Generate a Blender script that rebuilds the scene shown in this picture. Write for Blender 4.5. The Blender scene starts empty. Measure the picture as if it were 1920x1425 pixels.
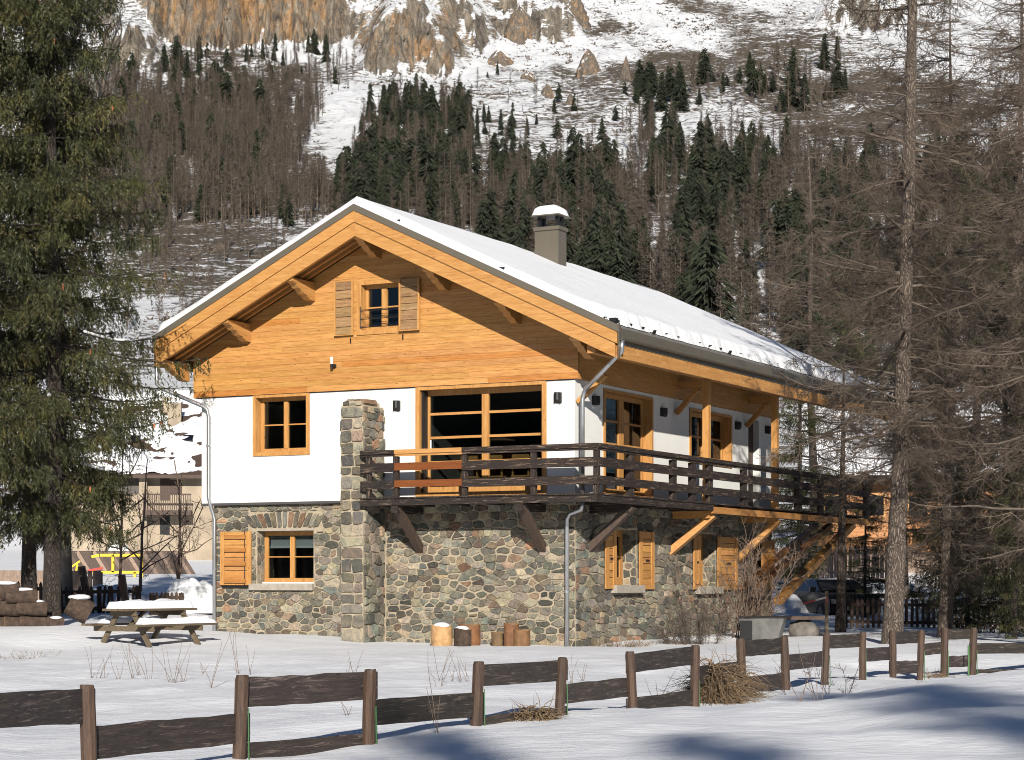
import bpy, math, random
import numpy as np
from mathutils import Vector, Matrix

random.seed(7)
np.random.seed(7)
scene = bpy.context.scene
COL = scene.collection
R = math.radians

# ------------------------------------------------------------------ camera
FPX, CXP, HOR, EYE = 3800.0, 960.0, 1085.0, 1.4     # focal (pixels of 1920), principal x, horizon row, eye height
cam_d = bpy.data.cameras.new('camera')
cam = bpy.data.objects.new('camera', cam_d)
COL.objects.link(cam)
cam.location = (0, 0, EYE)
cam.rotation_euler = (R(90), 0, 0)
cam_d.sensor_width = 36.0
cam_d.lens = 36.0 * FPX / 1920.0
cam_d.shift_y = (HOR - 712.5) / 1920.0
cam_d.clip_start = 0.1
cam_d.clip_end = 6000
scene.camera = cam

# ------------------------------------------------------------------ sky and sun
SUN_EL, SUN_RIGHT = 22.0, 4.0          # behind the camera, slightly to its right
world = bpy.data.worlds.new('World')
scene.world = world
world.use_nodes = True
wn = world.node_tree
for n in list(wn.nodes):
    wn.nodes.remove(n)
wo = wn.nodes.new('ShaderNodeOutputWorld')
wb = wn.nodes.new('ShaderNodeBackground')
sk = wn.nodes.new('ShaderNodeTexSky')
sk.sky_type = 'NISHITA'
sk.sun_disc = False
sk.sun_elevation = R(SUN_EL)
sk.sun_rotation = R(180 - SUN_RIGHT)
sk.altitude = 2200
sk.air_density = 1.0
sk.dust_density = 0.1
sk.ozone_density = 4.0
wb.inputs['Strength'].default_value = 0.052
wn.links.new(sk.outputs[0], wb.inputs['Color'])
wn.links.new(wb.outputs[0], wo.inputs['Surface'])

sun_d = bpy.data.lights.new('sun', 'SUN')
sun_d.energy = 5.0
sun_d.angle = R(0.53)
sun_d.color = (1.0, 0.945, 0.86)
sun = bpy.data.objects.new('sun', sun_d)
COL.objects.link(sun)
sd = Vector((math.sin(R(SUN_RIGHT)) * math.cos(R(SUN_EL)), -math.cos(R(SUN_RIGHT)) * math.cos(R(SUN_EL)), math.sin(R(SUN_EL))))
sun.rotation_euler = sd.to_track_quat('Z', 'Y').to_euler()
sun.location = (5, -60, 40)

scene.view_settings.view_transform = 'Standard'
scene.view_settings.look = 'None'
scene.view_settings.exposure = 0.38
scene.view_settings.gamma = 1.0
scene.view_settings.use_curve_mapping = False
scene.cycles.max_bounces = 6
scene.cycles.diffuse_bounces = 1
scene.cycles.glossy_bounces = 2
scene.cycles.transmission_bounces = 2
scene.cycles.transparent_max_bounces = 8
scene.cycles.use_denoising = True
scene.cycles.filter_width = 1.0

# ------------------------------------------------------------------ noise
def _hash(ix, iy, seed):
    h = (ix.astype(np.int64) * 374761393 + iy.astype(np.int64) * 668265263 + seed * 1442695041) & 0xFFFFFFFF
    h = ((h ^ (h >> 13)) * 1274126177) & 0xFFFFFFFF
    h = (h ^ (h >> 16)) & 0xFFFFFFFF
    return h / 4294967295.0
def vnoise(x, y, seed=0):
    x = np.asarray(x, float); y = np.asarray(y, float)
    ix = np.floor(x); iy = np.floor(y)
    fx = x - ix; fy = y - iy
    ux = fx * fx * (3 - 2 * fx); uy = fy * fy * (3 - 2 * fy)
    a = _hash(ix, iy, seed); b = _hash(ix + 1, iy, seed)
    c = _hash(ix, iy + 1, seed); d = _hash(ix + 1, iy + 1, seed)
    return (a * (1 - ux) + b * ux) * (1 - uy) + (c * (1 - ux) + d * ux) * uy
def fbm(x, y, seed=0, octv=4, gain=0.5):
    s = 0.0; a = 1.0; t = 0.0
    x = np.asarray(x, float); y = np.asarray(y, float)
    for o in range(octv):
        s = s + a * vnoise(x, y, seed + o * 17)
        t += a
        x = x * 2.03 + 11.3; y = y * 2.03 + 5.7
        a *= gain
    return s / t - 0.5
def sstep(e0, e1, x):
    t = np.clip((np.asarray(x, float) - e0) / (e1 - e0), 0, 1)
    return t * t * (3 - 2 * t)

# ------------------------------------------------------------------ materials
def new_mat(name):
    m = bpy.data.materials.new(name)
    m.use_nodes = True
    nt = m.node_tree
    b = nt.nodes['Principled BSDF']
    return m, nt, b
def N(nt, t, **kw):
    n = nt.nodes.new(t)
    for k, v in kw.items():
        if k.startswith('i_'):
            n.inputs[k[2:].replace('_', ' ')].default_value = v
        else:
            setattr(n, k, v)
    return n
def ramp(nt, fac, stops):
    r = nt.nodes.new('ShaderNodeValToRGB')
    els = r.color_ramp.elements
    while len(els) < len(stops):
        els.new(0.5)
    for e, (p, c) in zip(els, stops):
        e.position = p
        e.color = (c[0], c[1], c[2], 1) if hasattr(c, '__len__') else (c, c, c, 1)
    nt.links.new(fac, r.inputs['Fac'])
    return r.outputs['Color']
def mixc(nt, fac, a, b, mode='MIX'):
    m = nt.nodes.new('ShaderNodeMix')
    m.data_type = 'RGBA'
    m.blend_type = mode
    for sock, v in ((m.inputs[0], fac), (m.inputs[6], a), (m.inputs[7], b)):
        if hasattr(v, 'is_linked'):
            nt.links.new(v, sock)
        elif hasattr(v, '__len__'):
            sock.default_value = (v[0], v[1], v[2], 1)
        else:
            sock.default_value = v
    return m.outputs[2]
def tex_coord(nt, scale=(1, 1, 1), kind='Object', loc=(0, 0, 0)):
    tc = nt.nodes.new('ShaderNodeTexCoord')
    mp = nt.nodes.new('ShaderNodeMapping')
    mp.inputs['Scale'].default_value = scale
    mp.inputs['Location'].default_value = loc
    nt.links.new(tc.outputs[kind], mp.inputs['Vector'])
    return mp.outputs['Vector']
def noise_tex(nt, vec, scale, detail=4, rough=0.6, dist=0.0):
    n = nt.nodes.new('ShaderNodeTexNoise')
    n.inputs['Scale'].default_value = scale
    n.inputs['Detail'].default_value = detail
    n.inputs['Roughness'].default_value = rough
    n.inputs['Distortion'].default_value = dist
    nt.links.new(vec, n.inputs['Vector'])
    return n.outputs['Fac']
def bump(nt, b, h, strength=0.4, dist=0.02):
    bp = nt.nodes.new('ShaderNodeBump')
    bp.inputs['Strength'].default_value = strength
    bp.inputs['Distance'].default_value = dist
    nt.links.new(h, bp.inputs['Height'])
    nt.links.new(bp.outputs['Normal'], b.inputs['Normal'])
def tint(nt):
    a = nt.nodes.new('ShaderNodeAttribute')
    a.attribute_name = 'Col'
    return a.outputs['Color']
def mul(nt, a, b):
    return mixc(nt, 1.0, a, b, 'MULTIPLY')

def mat_plain(name, col, rough=0.6, metal=0.0, var=0.15, scale=6.0, bmp=0.0):
    m, nt, b = new_mat(name)
    v = tex_coord(nt)
    n = noise_tex(nt, v, scale, 5)
    lo = [c * (1 - var) for c in col]; hi = [c * (1 + var) for c in col]
    c = ramp(nt, n, [(0.3, lo), (0.7, hi)])
    nt.links.new(mul(nt, c, tint(nt)), b.inputs['Base Color'])
    b.inputs['Roughness'].default_value = rough
    b.inputs['Metallic'].default_value = metal
    if bmp:
        bump(nt, b, noise_tex(nt, v, scale * 5, 4), bmp, 0.02)
    return m

def mat_wood(name, axis, light, mid, dark, rough=0.55, knots=True, grain=1.0, flakes=None):
    """wood whose grain runs along one axis of the object; the piece tint multiplies it"""
    m, nt, b = new_mat(name)
    long, short = 0.9, 11.0
    sc = [short, short, short]
    sc['xyz'.index(axis)] = long
    # offset the grain piece by piece
    oi = nt.nodes.new('ShaderNodeObjectInfo')
    tc = nt.nodes.new('ShaderNodeTexCoord')
    ad = nt.nodes.new('ShaderNodeVectorMath'); ad.operation = 'ADD'
    ml = nt.nodes.new('ShaderNodeVectorMath'); ml.operation = 'SCALE'
    ml.inputs[0].default_value = (37.0, 21.0, 53.0)
    nt.links.new(oi.outputs['Random'], ml.inputs['Scale'])
    nt.links.new(tc.outputs['Object'], ad.inputs[0])
    nt.links.new(ml.outputs[0], ad.inputs[1])
    mp = nt.nodes.new('ShaderNodeMapping')
    mp.inputs['Scale'].default_value = sc
    nt.links.new(ad.outputs[0], mp.inputs['Vector'])
    v = mp.outputs['Vector']
    n1 = noise_tex(nt, v, 1.6 * grain, 6, 0.65, 0.6)
    n2 = noise_tex(nt, v, 6.0 * grain, 3, 0.6, 0.3)
    c = ramp(nt, n1, [(0.28, dark), (0.5, mid), (0.72, light)])
    c = mixc(nt, 0.35, c, ramp(nt, n2, [(0.35, dark), (0.65, light)]))
    if knots:
        mk = nt.nodes.new('ShaderNodeMapping')
        ks = [7.0, 7.0, 7.0]
        ks['xyz'.index(axis)] = 3.2
        mk.inputs['Scale'].default_value = ks
        nt.links.new(ad.outputs[0], mk.inputs['Vector'])
        vo = nt.nodes.new('ShaderNodeTexVoronoi')
        vo.inputs['Scale'].default_value = 1.0
        nt.links.new(mk.outputs['Vector'], vo.inputs['Vector'])
        kf = ramp(nt, vo.outputs['Distance'], [(0.03, 0.8), (0.13, 0.0)])
        c = mixc(nt, kf, c, [x * 0.45 for x in dark])
    if flakes:
        nf = noise_tex(nt, v, 3.0, 7, 0.75, 0.8)
        ff = ramp(nt, nf, [(0.55, 0.0), (0.62, 1.0)])
        c = mixc(nt, ff, c, flakes)
    nt.links.new(mul(nt, c, tint(nt)), b.inputs['Base Color'])
    b.inputs['Roughness'].default_value = rough
    bump(nt, b, n2, 0.25, 0.01)
    return m

M = {}
NEWW = ((0.60, 0.33, 0.112), (0.47, 0.226, 0.062), (0.32, 0.130, 0.030))
for ax in 'xyz':
    M['wood_' + ax] = mat_wood('new_larch_wood_' + ax, ax, *NEWW)
M['dark_x'] = mat_wood('weathered_dark_wood_x', 'x', (0.026, 0.014, 0.009), (0.012, 0.0072, 0.005), (0.005, 0.0035, 0.003), 0.8, False, 1.7, (0.15, 0.105, 0.075))
M['dark_y'] = mat_wood('weathered_dark_wood_y', 'y', (0.026, 0.014, 0.009), (0.012, 0.0072, 0.005), (0.005, 0.0035, 0.003), 0.8, False, 1.7, (0.15, 0.105, 0.075))
M['dark_z'] = mat_wood('weathered_dark_wood_z', 'z', (0.034, 0.020, 0.014), (0.016, 0.010, 0.0075), (0.007, 0.005, 0.004), 0.8, False, 1.6, (0.15, 0.105, 0.075))
M['brace_dark'] = mat_wood('weathered_brace_wood', 'z', (0.115, 0.074, 0.052), (0.06, 0.038, 0.027), (0.024, 0.016, 0.012), 0.7, False, 1.4)
M['oldboard'] = mat_wood('old_shutter_board', 'x', (0.40, 0.25, 0.115), (0.28, 0.165, 0.07), (0.12, 0.065, 0.028), 0.7, True, 1.2)
M['fence_x'] = mat_wood('fence_plank_wood', 'x', (0.060, 0.044, 0.036), (0.024, 0.019, 0.017), (0.009, 0.0075, 0.007), 0.8, True, 1.9, (0.12, 0.098, 0.085))
M['fence_z'] = mat_wood('fence_post_wood', 'z', (0.12, 0.068, 0.040), (0.055, 0.031, 0.020), (0.020, 0.013, 0.010), 0.75, False, 1.6)
M['grey_wood'] = mat_wood('grey_outdoor_wood', 'x', (0.20, 0.15, 0.09), (0.12, 0.088, 0.052), (0.045, 0.033, 0.022), 0.7, False, 1.6)
M['dark_board'] = mat_wood('dark_brown_board', 'z', (0.11, 0.065, 0.045), (0.065, 0.04, 0.028), (0.03, 0.02, 0.015), 0.7, False, 1.4)
M['fence_grey'] = mat_wood('greyed_fence_board', 'z', (0.36, 0.25, 0.18), (0.24, 0.165, 0.12), (0.12, 0.08, 0.06), 0.7, False, 1.4)
M['log_bark'] = mat_plain('log_bark', (0.06, 0.038, 0.026), 0.9, 0, 0.6, 9, 0.8)
M['log_end'] = mat_plain('log_cut_end', (0.33, 0.20, 0.10), 0.8, 0, 0.35, 7, 0.3)
M['plaster'] = mat_plain('white_plaster', (0.745, 0.735, 0.70), 0.85, 0, 0.035, 1.3, 0.15)
M['taupe'] = mat_plain('taupe_sheet_metal', (0.135, 0.117, 0.088), 0.45, 0.2, 0.06, 2)
M['zinc'] = mat_plain('zinc_pipe', (0.48, 0.49, 0.50), 0.33, 0.85, 0.12, 5)
M['black'] = mat_plain('black_metal', (0.016, 0.016, 0.017), 0.5, 0.3, 0.1, 5)
M['drip'] = mat_plain('dark_drip_strip', (0.07, 0.065, 0.065), 0.6, 0, 0.1, 4)
M['sill'] = mat_plain('grey_stone_sill', (0.34, 0.30, 0.25), 0.9, 0, 0.18, 8, 0.4)
M['white_paint'] = mat_plain('white_paint', (0.78, 0.78, 0.76), 0.5, 0, 0.03, 4)
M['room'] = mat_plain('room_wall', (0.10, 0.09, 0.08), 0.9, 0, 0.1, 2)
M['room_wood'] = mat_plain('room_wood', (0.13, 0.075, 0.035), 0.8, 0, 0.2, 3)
M['yellow'] = mat_plain('yellow_paint', (0.72, 0.47, 0.01), 0.45, 0, 0.08, 5)
M['red'] = mat_plain('red_paint', (0.55, 0.03, 0.02), 0.5, 0, 0.1, 5)
M['green'] = mat_plain('green_stake', (0.025, 0.11, 0.02), 0.5, 0, 0.15, 8)
M['blackcar'] = mat_plain('black_car_paint', (0.012, 0.012, 0.015), 0.18, 0.2, 0.05, 3)
M['tyre'] = mat_plain('tyre_rubber', (0.02, 0.02, 0.02), 0.85, 0, 0.1, 8)
M['beige'] = mat_plain('beige_render', (0.34, 0.275, 0.20), 0.9, 0, 0.22, 0.8, 0.1)
M['trough'] = mat_plain('grey_sheet', (0.13, 0.128, 0.12), 0.55, 0.2, 0.3, 4, 0.1)
M['rock'] = mat_plain('grey_rock', (0.14, 0.125, 0.11), 0.95, 0, 0.5, 4, 0.6)
M['drygrass'] = mat_plain('dry_grass', (0.21, 0.15, 0.09), 0.9, 0, 0.35, 3)
M['stem'] = mat_plain('dry_weed_stem', (0.16, 0.11, 0.08), 0.9, 0, 0.3, 3)
M['cone'] = mat_plain('spruce_cone', (0.34, 0.12, 0.05), 0.8, 0, 0.3, 8)
M['leaf'] = mat_plain('orange_leaf', (0.42, 0.10, 0.02), 0.8, 0, 0.3, 8)
M['twig'] = mat_plain('larch_twig', (0.102, 0.079, 0.061), 0.9, 0, 0.55, 1.2)
M['pale_twig'] = mat_plain('pale_bark', (0.27, 0.22, 0.165), 0.9, 0, 0.3, 3)
M['far_larch'] = mat_plain('forest_larch_twigs', (0.082, 0.066, 0.052), 0.95, 0, 0.4, 0.2)
M['far_spruce'] = mat_plain('forest_spruce_needles', (0.021, 0.027, 0.014), 0.95, 0, 0.4, 0.3)
M['pale_blind'] = mat_plain('white_blind', (0.55, 0.55, 0.54), 0.8, 0, 0.03, 3)

def mat_snow():
    m, nt, b = new_mat('snow')
    v = tex_coord(nt)
    n = noise_tex(nt, v, 0.8, 4)
    c = ramp(nt, n, [(0.3, (0.74, 0.75, 0.775)), (0.7, (0.80, 0.805, 0.815))])
    nt.links.new(c, b.inputs['Base Color'])
    b.inputs['Roughness'].default_value = 0.75
    v2 = tex_coord(nt, (1, 2.2, 1))
    h = noise_tex(nt, v2, 3.0, 8, 0.62)
    bump(nt, b, h, 0.35, 0.08)
    return m
M['snow'] = mat_snow()

def mat_stone():
    m, nt, b = new_mat('field_stone')
    v = tex_coord(nt)
    n = noise_tex(nt, v, 9, 7, 0.7, 0.4)
    n2 = noise_tex(nt, v, 28, 4, 0.7)
    c = ramp(nt, n, [(0.25, (0.55, 0.55, 0.55)), (0.5, (0.95, 0.95, 0.95)), (0.75, (1.35, 1.3, 1.2))])
    n3 = noise_tex(nt, v, 3.2, 5, 0.65, 0.8)
    c = mul(nt, c, ramp(nt, n3, [(0.3, (0.62, 0.64, 0.66)), (0.5, (1.0, 1.0, 1.0)), (0.72, (1.35, 1.22, 1.05))]))
    c = mul(nt, c, tint(nt))
    c = mixc(nt, ramp(nt, n2, [(0.60, 0.0), (0.72, 0.65)]), c, (0.36, 0.32, 0.25))
    nt.links.new(c, b.inputs['Base Color'])
    b.inputs['Roughness'].default_value = 0.9
    h = nt.nodes.new('ShaderNodeMath'); h.operation = 'ADD'
    nt.links.new(n, h.inputs[0]); nt.links.new(n2, h.inputs[1])
    bump(nt, b, h.outputs[0], 1.0, 0.05)
    return m
M['stone'] = mat_stone()

def mat_mortar():
    m, nt, b = new_mat('lime_mortar')
    v = tex_coord(nt)
    n = noise_tex(nt, v, 7, 7, 0.7)
    c = ramp(nt, n, [(0.25, (0.24, 0.195, 0.132)), (0.5, (0.38, 0.315, 0.222)), (0.75, (0.47, 0.40, 0.29))])
    nt.links.new(c, b.inputs['Base Color'])
    b.inputs['Roughness'].default_value = 0.95
    bump(nt, b, noise_tex(nt, v, 25, 6, 0.7), 0.8, 0.03)
    return m
M['mortar'] = mat_mortar()

def mat_glass():
    m, nt, b = new_mat('window_glass')
    nt.nodes.remove(b)
    out = nt.nodes['Material Output']
    tr = nt.nodes.new('ShaderNodeBsdfTransparent')
    tr.inputs['Color'].default_value = (0.62, 0.66, 0.66, 1)
    gl = nt.nodes.new('ShaderNodeBsdfGlossy')
    gl.inputs['Roughness'].default_value = 0.03
    fr = nt.nodes.new('ShaderNodeFresnel')
    fr.inputs['IOR'].default_value = 1.5
    mx = nt.nodes.new('ShaderNodeMixShader')
    nt.links.new(fr.outputs[0], mx.inputs[0])
    nt.links.new(tr.outputs[0], mx.inputs[1])
    nt.links.new(gl.outputs[0], mx.inputs[2])
    nt.links.new(mx.outputs[0], out.inputs['Surface'])
    return m
M['glass'] = mat_glass()

def mat_bark(name, dark, mid, light, sc=9.0):
    m, nt, b = new_mat(name)
    v = tex_coord(nt, (1, 1, 0.35))
    vo = nt.nodes.new('ShaderNodeTexVoronoi')
    vo.feature = 'DISTANCE_TO_EDGE'
    vo.inputs['Scale'].default_value = sc
    vv = nt.nodes.new('ShaderNodeVectorMath'); vv.operation = 'ADD'
    nz = nt.nodes.new('ShaderNodeTexNoise'); nz.inputs['Scale'].default_value = 5.0
    nt.links.new(v, nz.inputs['Vector'])
    sc_ = nt.nodes.new('ShaderNodeVectorMath'); sc_.operation = 'SCALE'; sc_.inputs['Scale'].default_value = 0.4
    nt.links.new(nz.outputs['Color'], sc_.inputs[0])
    nt.links.new(v, vv.inputs[0]); nt.links.new(sc_.outputs[0], vv.inputs[1])
    nt.links.new(vv.outputs[0], vo.inputs['Vector'])
    n = noise_tex(nt, v, 14, 6, 0.7)
    e = ramp(nt, vo.outputs['Distance'], [(0.0, 0.15), (0.22, 1.0)])
    c = ramp(nt, n, [(0.3, mid), (0.7, light)])
    c = mixc(nt, e, dark, c)
    nt.links.new(c, b.inputs['Base Color'])
    b.inputs['Roughness'].default_value = 0.95
    bump(nt, b, e, 0.9, 0.04)
    return m
M['bark'] = mat_bark('larch_bark', (0.045, 0.032, 0.026), (0.105, 0.08, 0.062), (0.23, 0.18, 0.138), 20.0)
M['bark_dark'] = mat_bark('spruce_bark', (0.015, 0.012, 0.01), (0.045, 0.034, 0.027), (0.08, 0.06, 0.046), 22.0)

def mat_needles():
    m, nt, b = new_mat('spruce_needles')
    v = tex_coord(nt)
    n = noise_tex(nt, v, 1.1, 4)
    c = ramp(nt, n, [(0.3, (0.020, 0.025, 0.007)), (0.5, (0.040, 0.044, 0.012)), (0.72, (0.09, 0.078, 0.023))])
    nt.links.new(mul(nt, c, tint(nt)), b.inputs['Base Color'])
    b.inputs['Roughness'].default_value = 0.6
    return m
M['needles'] = mat_needles()

def mat_mountain():
    """Col.r = bare rock, Col.g = brown scrub and grass cover, Col.b = ochre of the rock"""
    m, nt, b = new_mat('mountain_ground')
    sp = nt.nodes.new('ShaderNodeSeparateColor')
    nt.links.new(tint(nt), sp.inputs[0])
    geo = nt.nodes.new('ShaderNodeNewGeometry')
    mp = nt.nodes.new('ShaderNodeMapping'); mp.inputs['Scale'].default_value = (0.10, 0.10, 0.34)
    nt.links.new(geo.outputs['Position'], mp.inputs['Vector'])
    pv = mp.outputs['Vector']
    mr = nt.nodes.new('ShaderNodeMapping'); mr.inputs['Scale'].default_value = (0.26, 0.20, 0.07)
    nt.links.new(geo.outputs['Position'], mr.inputs['Vector'])
    rv = mr.outputs['Vector']
    nA = noise_tex(nt, pv, 0.7, 9, 0.72, 0.5)
    nB = noise_tex(nt, pv, 3.1, 7, 0.75, 0.4)
    ad = nt.nodes.new('ShaderNodeMath'); ad.operation = 'ADD'
    nt.links.new(nA, ad.inputs[0]); nt.links.new(nB, ad.inputs[1])
    # brown cover: threshold of noise against the local cover
    w1 = nt.nodes.new('ShaderNodeMath'); w1.operation = 'MULTIPLY_ADD'
    nt.links.new(nB, w1.inputs[0]); w1.inputs[1].default_value = 1.35
    w2 = nt.nodes.new('ShaderNodeMath'); w2.operation = 'MULTIPLY_ADD'
    nt.links.new(nA, w2.inputs[0]); w2.inputs[1].default_value = 0.75
    nt.links.new(w2.outputs[0], w1.inputs[2]); w2.inputs[2].default_value = 0.0
    sub = nt.nodes.new('ShaderNodeMath'); sub.operation = 'MULTIPLY_ADD'
    nt.links.new(sp.outputs[1], sub.inputs[0]); sub.inputs[1].default_value = 0.60
    nt.links.new(w1.outputs[0], sub.inputs[2])
    mrng = nt.nodes.new('ShaderNodeMapRange')
    mrng.inputs['From Min'].default_value = 1.26; mrng.inputs['From Max'].default_value = 1.36
    nt.links.new(sub.outputs[0], mrng.inputs['Value'])
    nC = noise_tex(nt, pv, 9.0, 5, 0.7, 0.3)
    scrub = ramp(nt, nC, [(0.35, (0.032, 0.026, 0.022)), (0.5, (0.085, 0.066, 0.048)), (0.68, (0.20, 0.155, 0.10))])
    snow = ramp(nt, nA, [(0.3, (0.78, 0.79, 0.82)), (0.7, (0.86, 0.865, 0.875))])
    c = mixc(nt, mrng.outputs[0], snow, scrub)
    # rock with vertical streaks
    r1 = noise_tex(nt, rv, 0.8, 9, 0.7, 0.8)
    r2 = noise_tex(nt, rv, 2.6, 7, 0.75, 0.6)
    grey = ramp(nt, r2, [(0.3, (0.06, 0.052, 0.044)), (0.5, (0.22, 0.185, 0.145)), (0.68, (0.42, 0.35, 0.27))])
    och = ramp(nt, r2, [(0.34, (0.07, 0.05, 0.035)), (0.46, (0.30, 0.175, 0.085)), (0.66, (0.52, 0.30, 0.13))])
    oa = nt.nodes.new('ShaderNodeMath'); oa.operation = 'MULTIPLY_ADD'
    nt.links.new(sp.outputs[2], oa.inputs[0]); oa.inputs[1].default_value = 0.55
    nt.links.new(r1, oa.inputs[2])
    om = nt.nodes.new('ShaderNodeMapRange')
    om.inputs['From Min'].default_value = 0.69; om.inputs['From Max'].default_value = 0.84
    nt.links.new(oa.outputs[0], om.inputs['Value'])
    rock = mixc(nt, om.outputs[0], grey, och)
    # blocks and cracks
    wv = nt.nodes.new('ShaderNodeVectorMath'); wv.operation = 'ADD'
    wn_ = nt.nodes.new('ShaderNodeTexNoise'); wn_.inputs['Scale'].default_value = 1.4; wn_.inputs['Detail'].default_value = 5
    nt.links.new(rv, wn_.inputs['Vector']); nt.links.new(rv, wv.inputs[0])
    wsc = nt.nodes.new('ShaderNodeVectorMath'); wsc.operation = 'SCALE'; wsc.inputs['Scale'].default_value = 0.9
    nt.links.new(wn_.outputs['Color'], wsc.inputs[0]); nt.links.new(wsc.outputs[0], wv.inputs[1])
    for vs_, wdt in ((0.42, 0.07),):
        vk = nt.nodes.new('ShaderNodeTexVoronoi'); vk.feature = 'DISTANCE_TO_EDGE'; vk.inputs['Scale'].default_value = vs_
        nt.links.new(wv.outputs[0], vk.inputs['Vector'])
        vc = nt.nodes.new('ShaderNodeTexVoronoi'); vc.inputs['Scale'].default_value = vs_
        nt.links.new(wv.outputs[0], vc.inputs['Vector'])
        bw = nt.nodes.new('ShaderNodeRGBToBW'); nt.links.new(vc.outputs['Color'], bw.inputs[0])
        rock = mul(nt, rock, ramp(nt, bw.outputs[0], [(0.2, (0.80, 0.81, 0.82)), (0.8, (1.15, 1.13, 1.08))]))
        rock = mul(nt, rock, ramp(nt, vk.outputs['Distance'], [(0.0, 0.5), (wdt, 1.0)]))
    rm = nt.nodes.new('ShaderNodeMath'); rm.operation = 'MULTIPLY_ADD'
    nt.links.new(sp.outputs[0], rm.inputs[0]); rm.inputs[1].default_value = 0.9
    nt.links.new(nB, rm.inputs[2])
    rf = nt.nodes.new('ShaderNodeMapRange')
    rf.inputs['From Min'].default_value = 0.80; rf.inputs['From Max'].default_value = 0.90
    nt.links.new(rm.outputs[0], rf.inputs['Value'])
    sx = nt.nodes.new('ShaderNodeSeparateXYZ'); nt.links.new(geo.outputs['Normal'], sx.inputs[0])
    lz = nt.nodes.new('ShaderNodeMath'); lz.operation = 'MULTIPLY_ADD'; lz.inputs[1].default_value = 0.9
    nt.links.new(nB, lz.inputs[0]); nt.links.new(sx.outputs['Z'], lz.inputs[2])
    led = nt.nodes.new('ShaderNodeMapRange')
    led.inputs['From Min'].default_value = 0.98; led.inputs['From Max'].default_value = 1.06
    nt.links.new(lz.outputs[0], led.inputs['Value'])
    rock = mixc(nt, led.outputs[0], rock, snow)
    c = mixc(nt, rf.outputs[0], c, rock)
    nt.links.new(c, b.inputs['Base Color'])
    b.inputs['Roughness'].default_value = 0.95
    bump(nt, b, ad.outputs[0], 0.9, 2.0)
    return m
M['mountain'] = mat_mountain()
def mat_crag():
    m, nt, b = new_mat('ochre_crag')
    v = tex_coord(nt, (0.55, 0.55, 0.22))
    n = noise_tex(nt, v, 1.0, 9, 0.72, 0.6); n2 = noise_tex(nt, v, 3.5, 7, 0.75, 0.5)
    c = mixc(nt, ramp(nt, n, [(0.50, 0.0), (0.66, 1.0)]), ramp(nt, n2, [(0.3, (0.035, 0.03, 0.027)), (0.5, (0.12, 0.10, 0.08)), (0.7, (0.24, 0.20, 0.155))]), ramp(nt, n2, [(0.3, (0.10, 0.07, 0.045)), (0.5, (0.34, 0.20, 0.10)), (0.7, (0.48, 0.29, 0.14))]))
    geo = nt.nodes.new('ShaderNodeNewGeometry'); sx = nt.nodes.new('ShaderNodeSeparateXYZ')
    nt.links.new(geo.outputs['Normal'], sx.inputs[0])
    ad = nt.nodes.new('ShaderNodeMath'); ad.operation = 'MULTIPLY_ADD'; ad.inputs[1].default_value = 0.6
    nt.links.new(n2, ad.inputs[0]); nt.links.new(sx.outputs['Z'], ad.inputs[2])
    c = mixc(nt, ramp(nt, ad.outputs[0], [(0.86, 0.0), (0.96, 1.0)]), c, (0.80, 0.81, 0.83))
    nt.links.new(c, b.inputs['Base Color']); b.inputs['Roughness'].default_value = 0.95
    bump(nt, b, n2, 0.9, 0.6)
    return m
M['crag'] = mat_crag()

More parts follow.
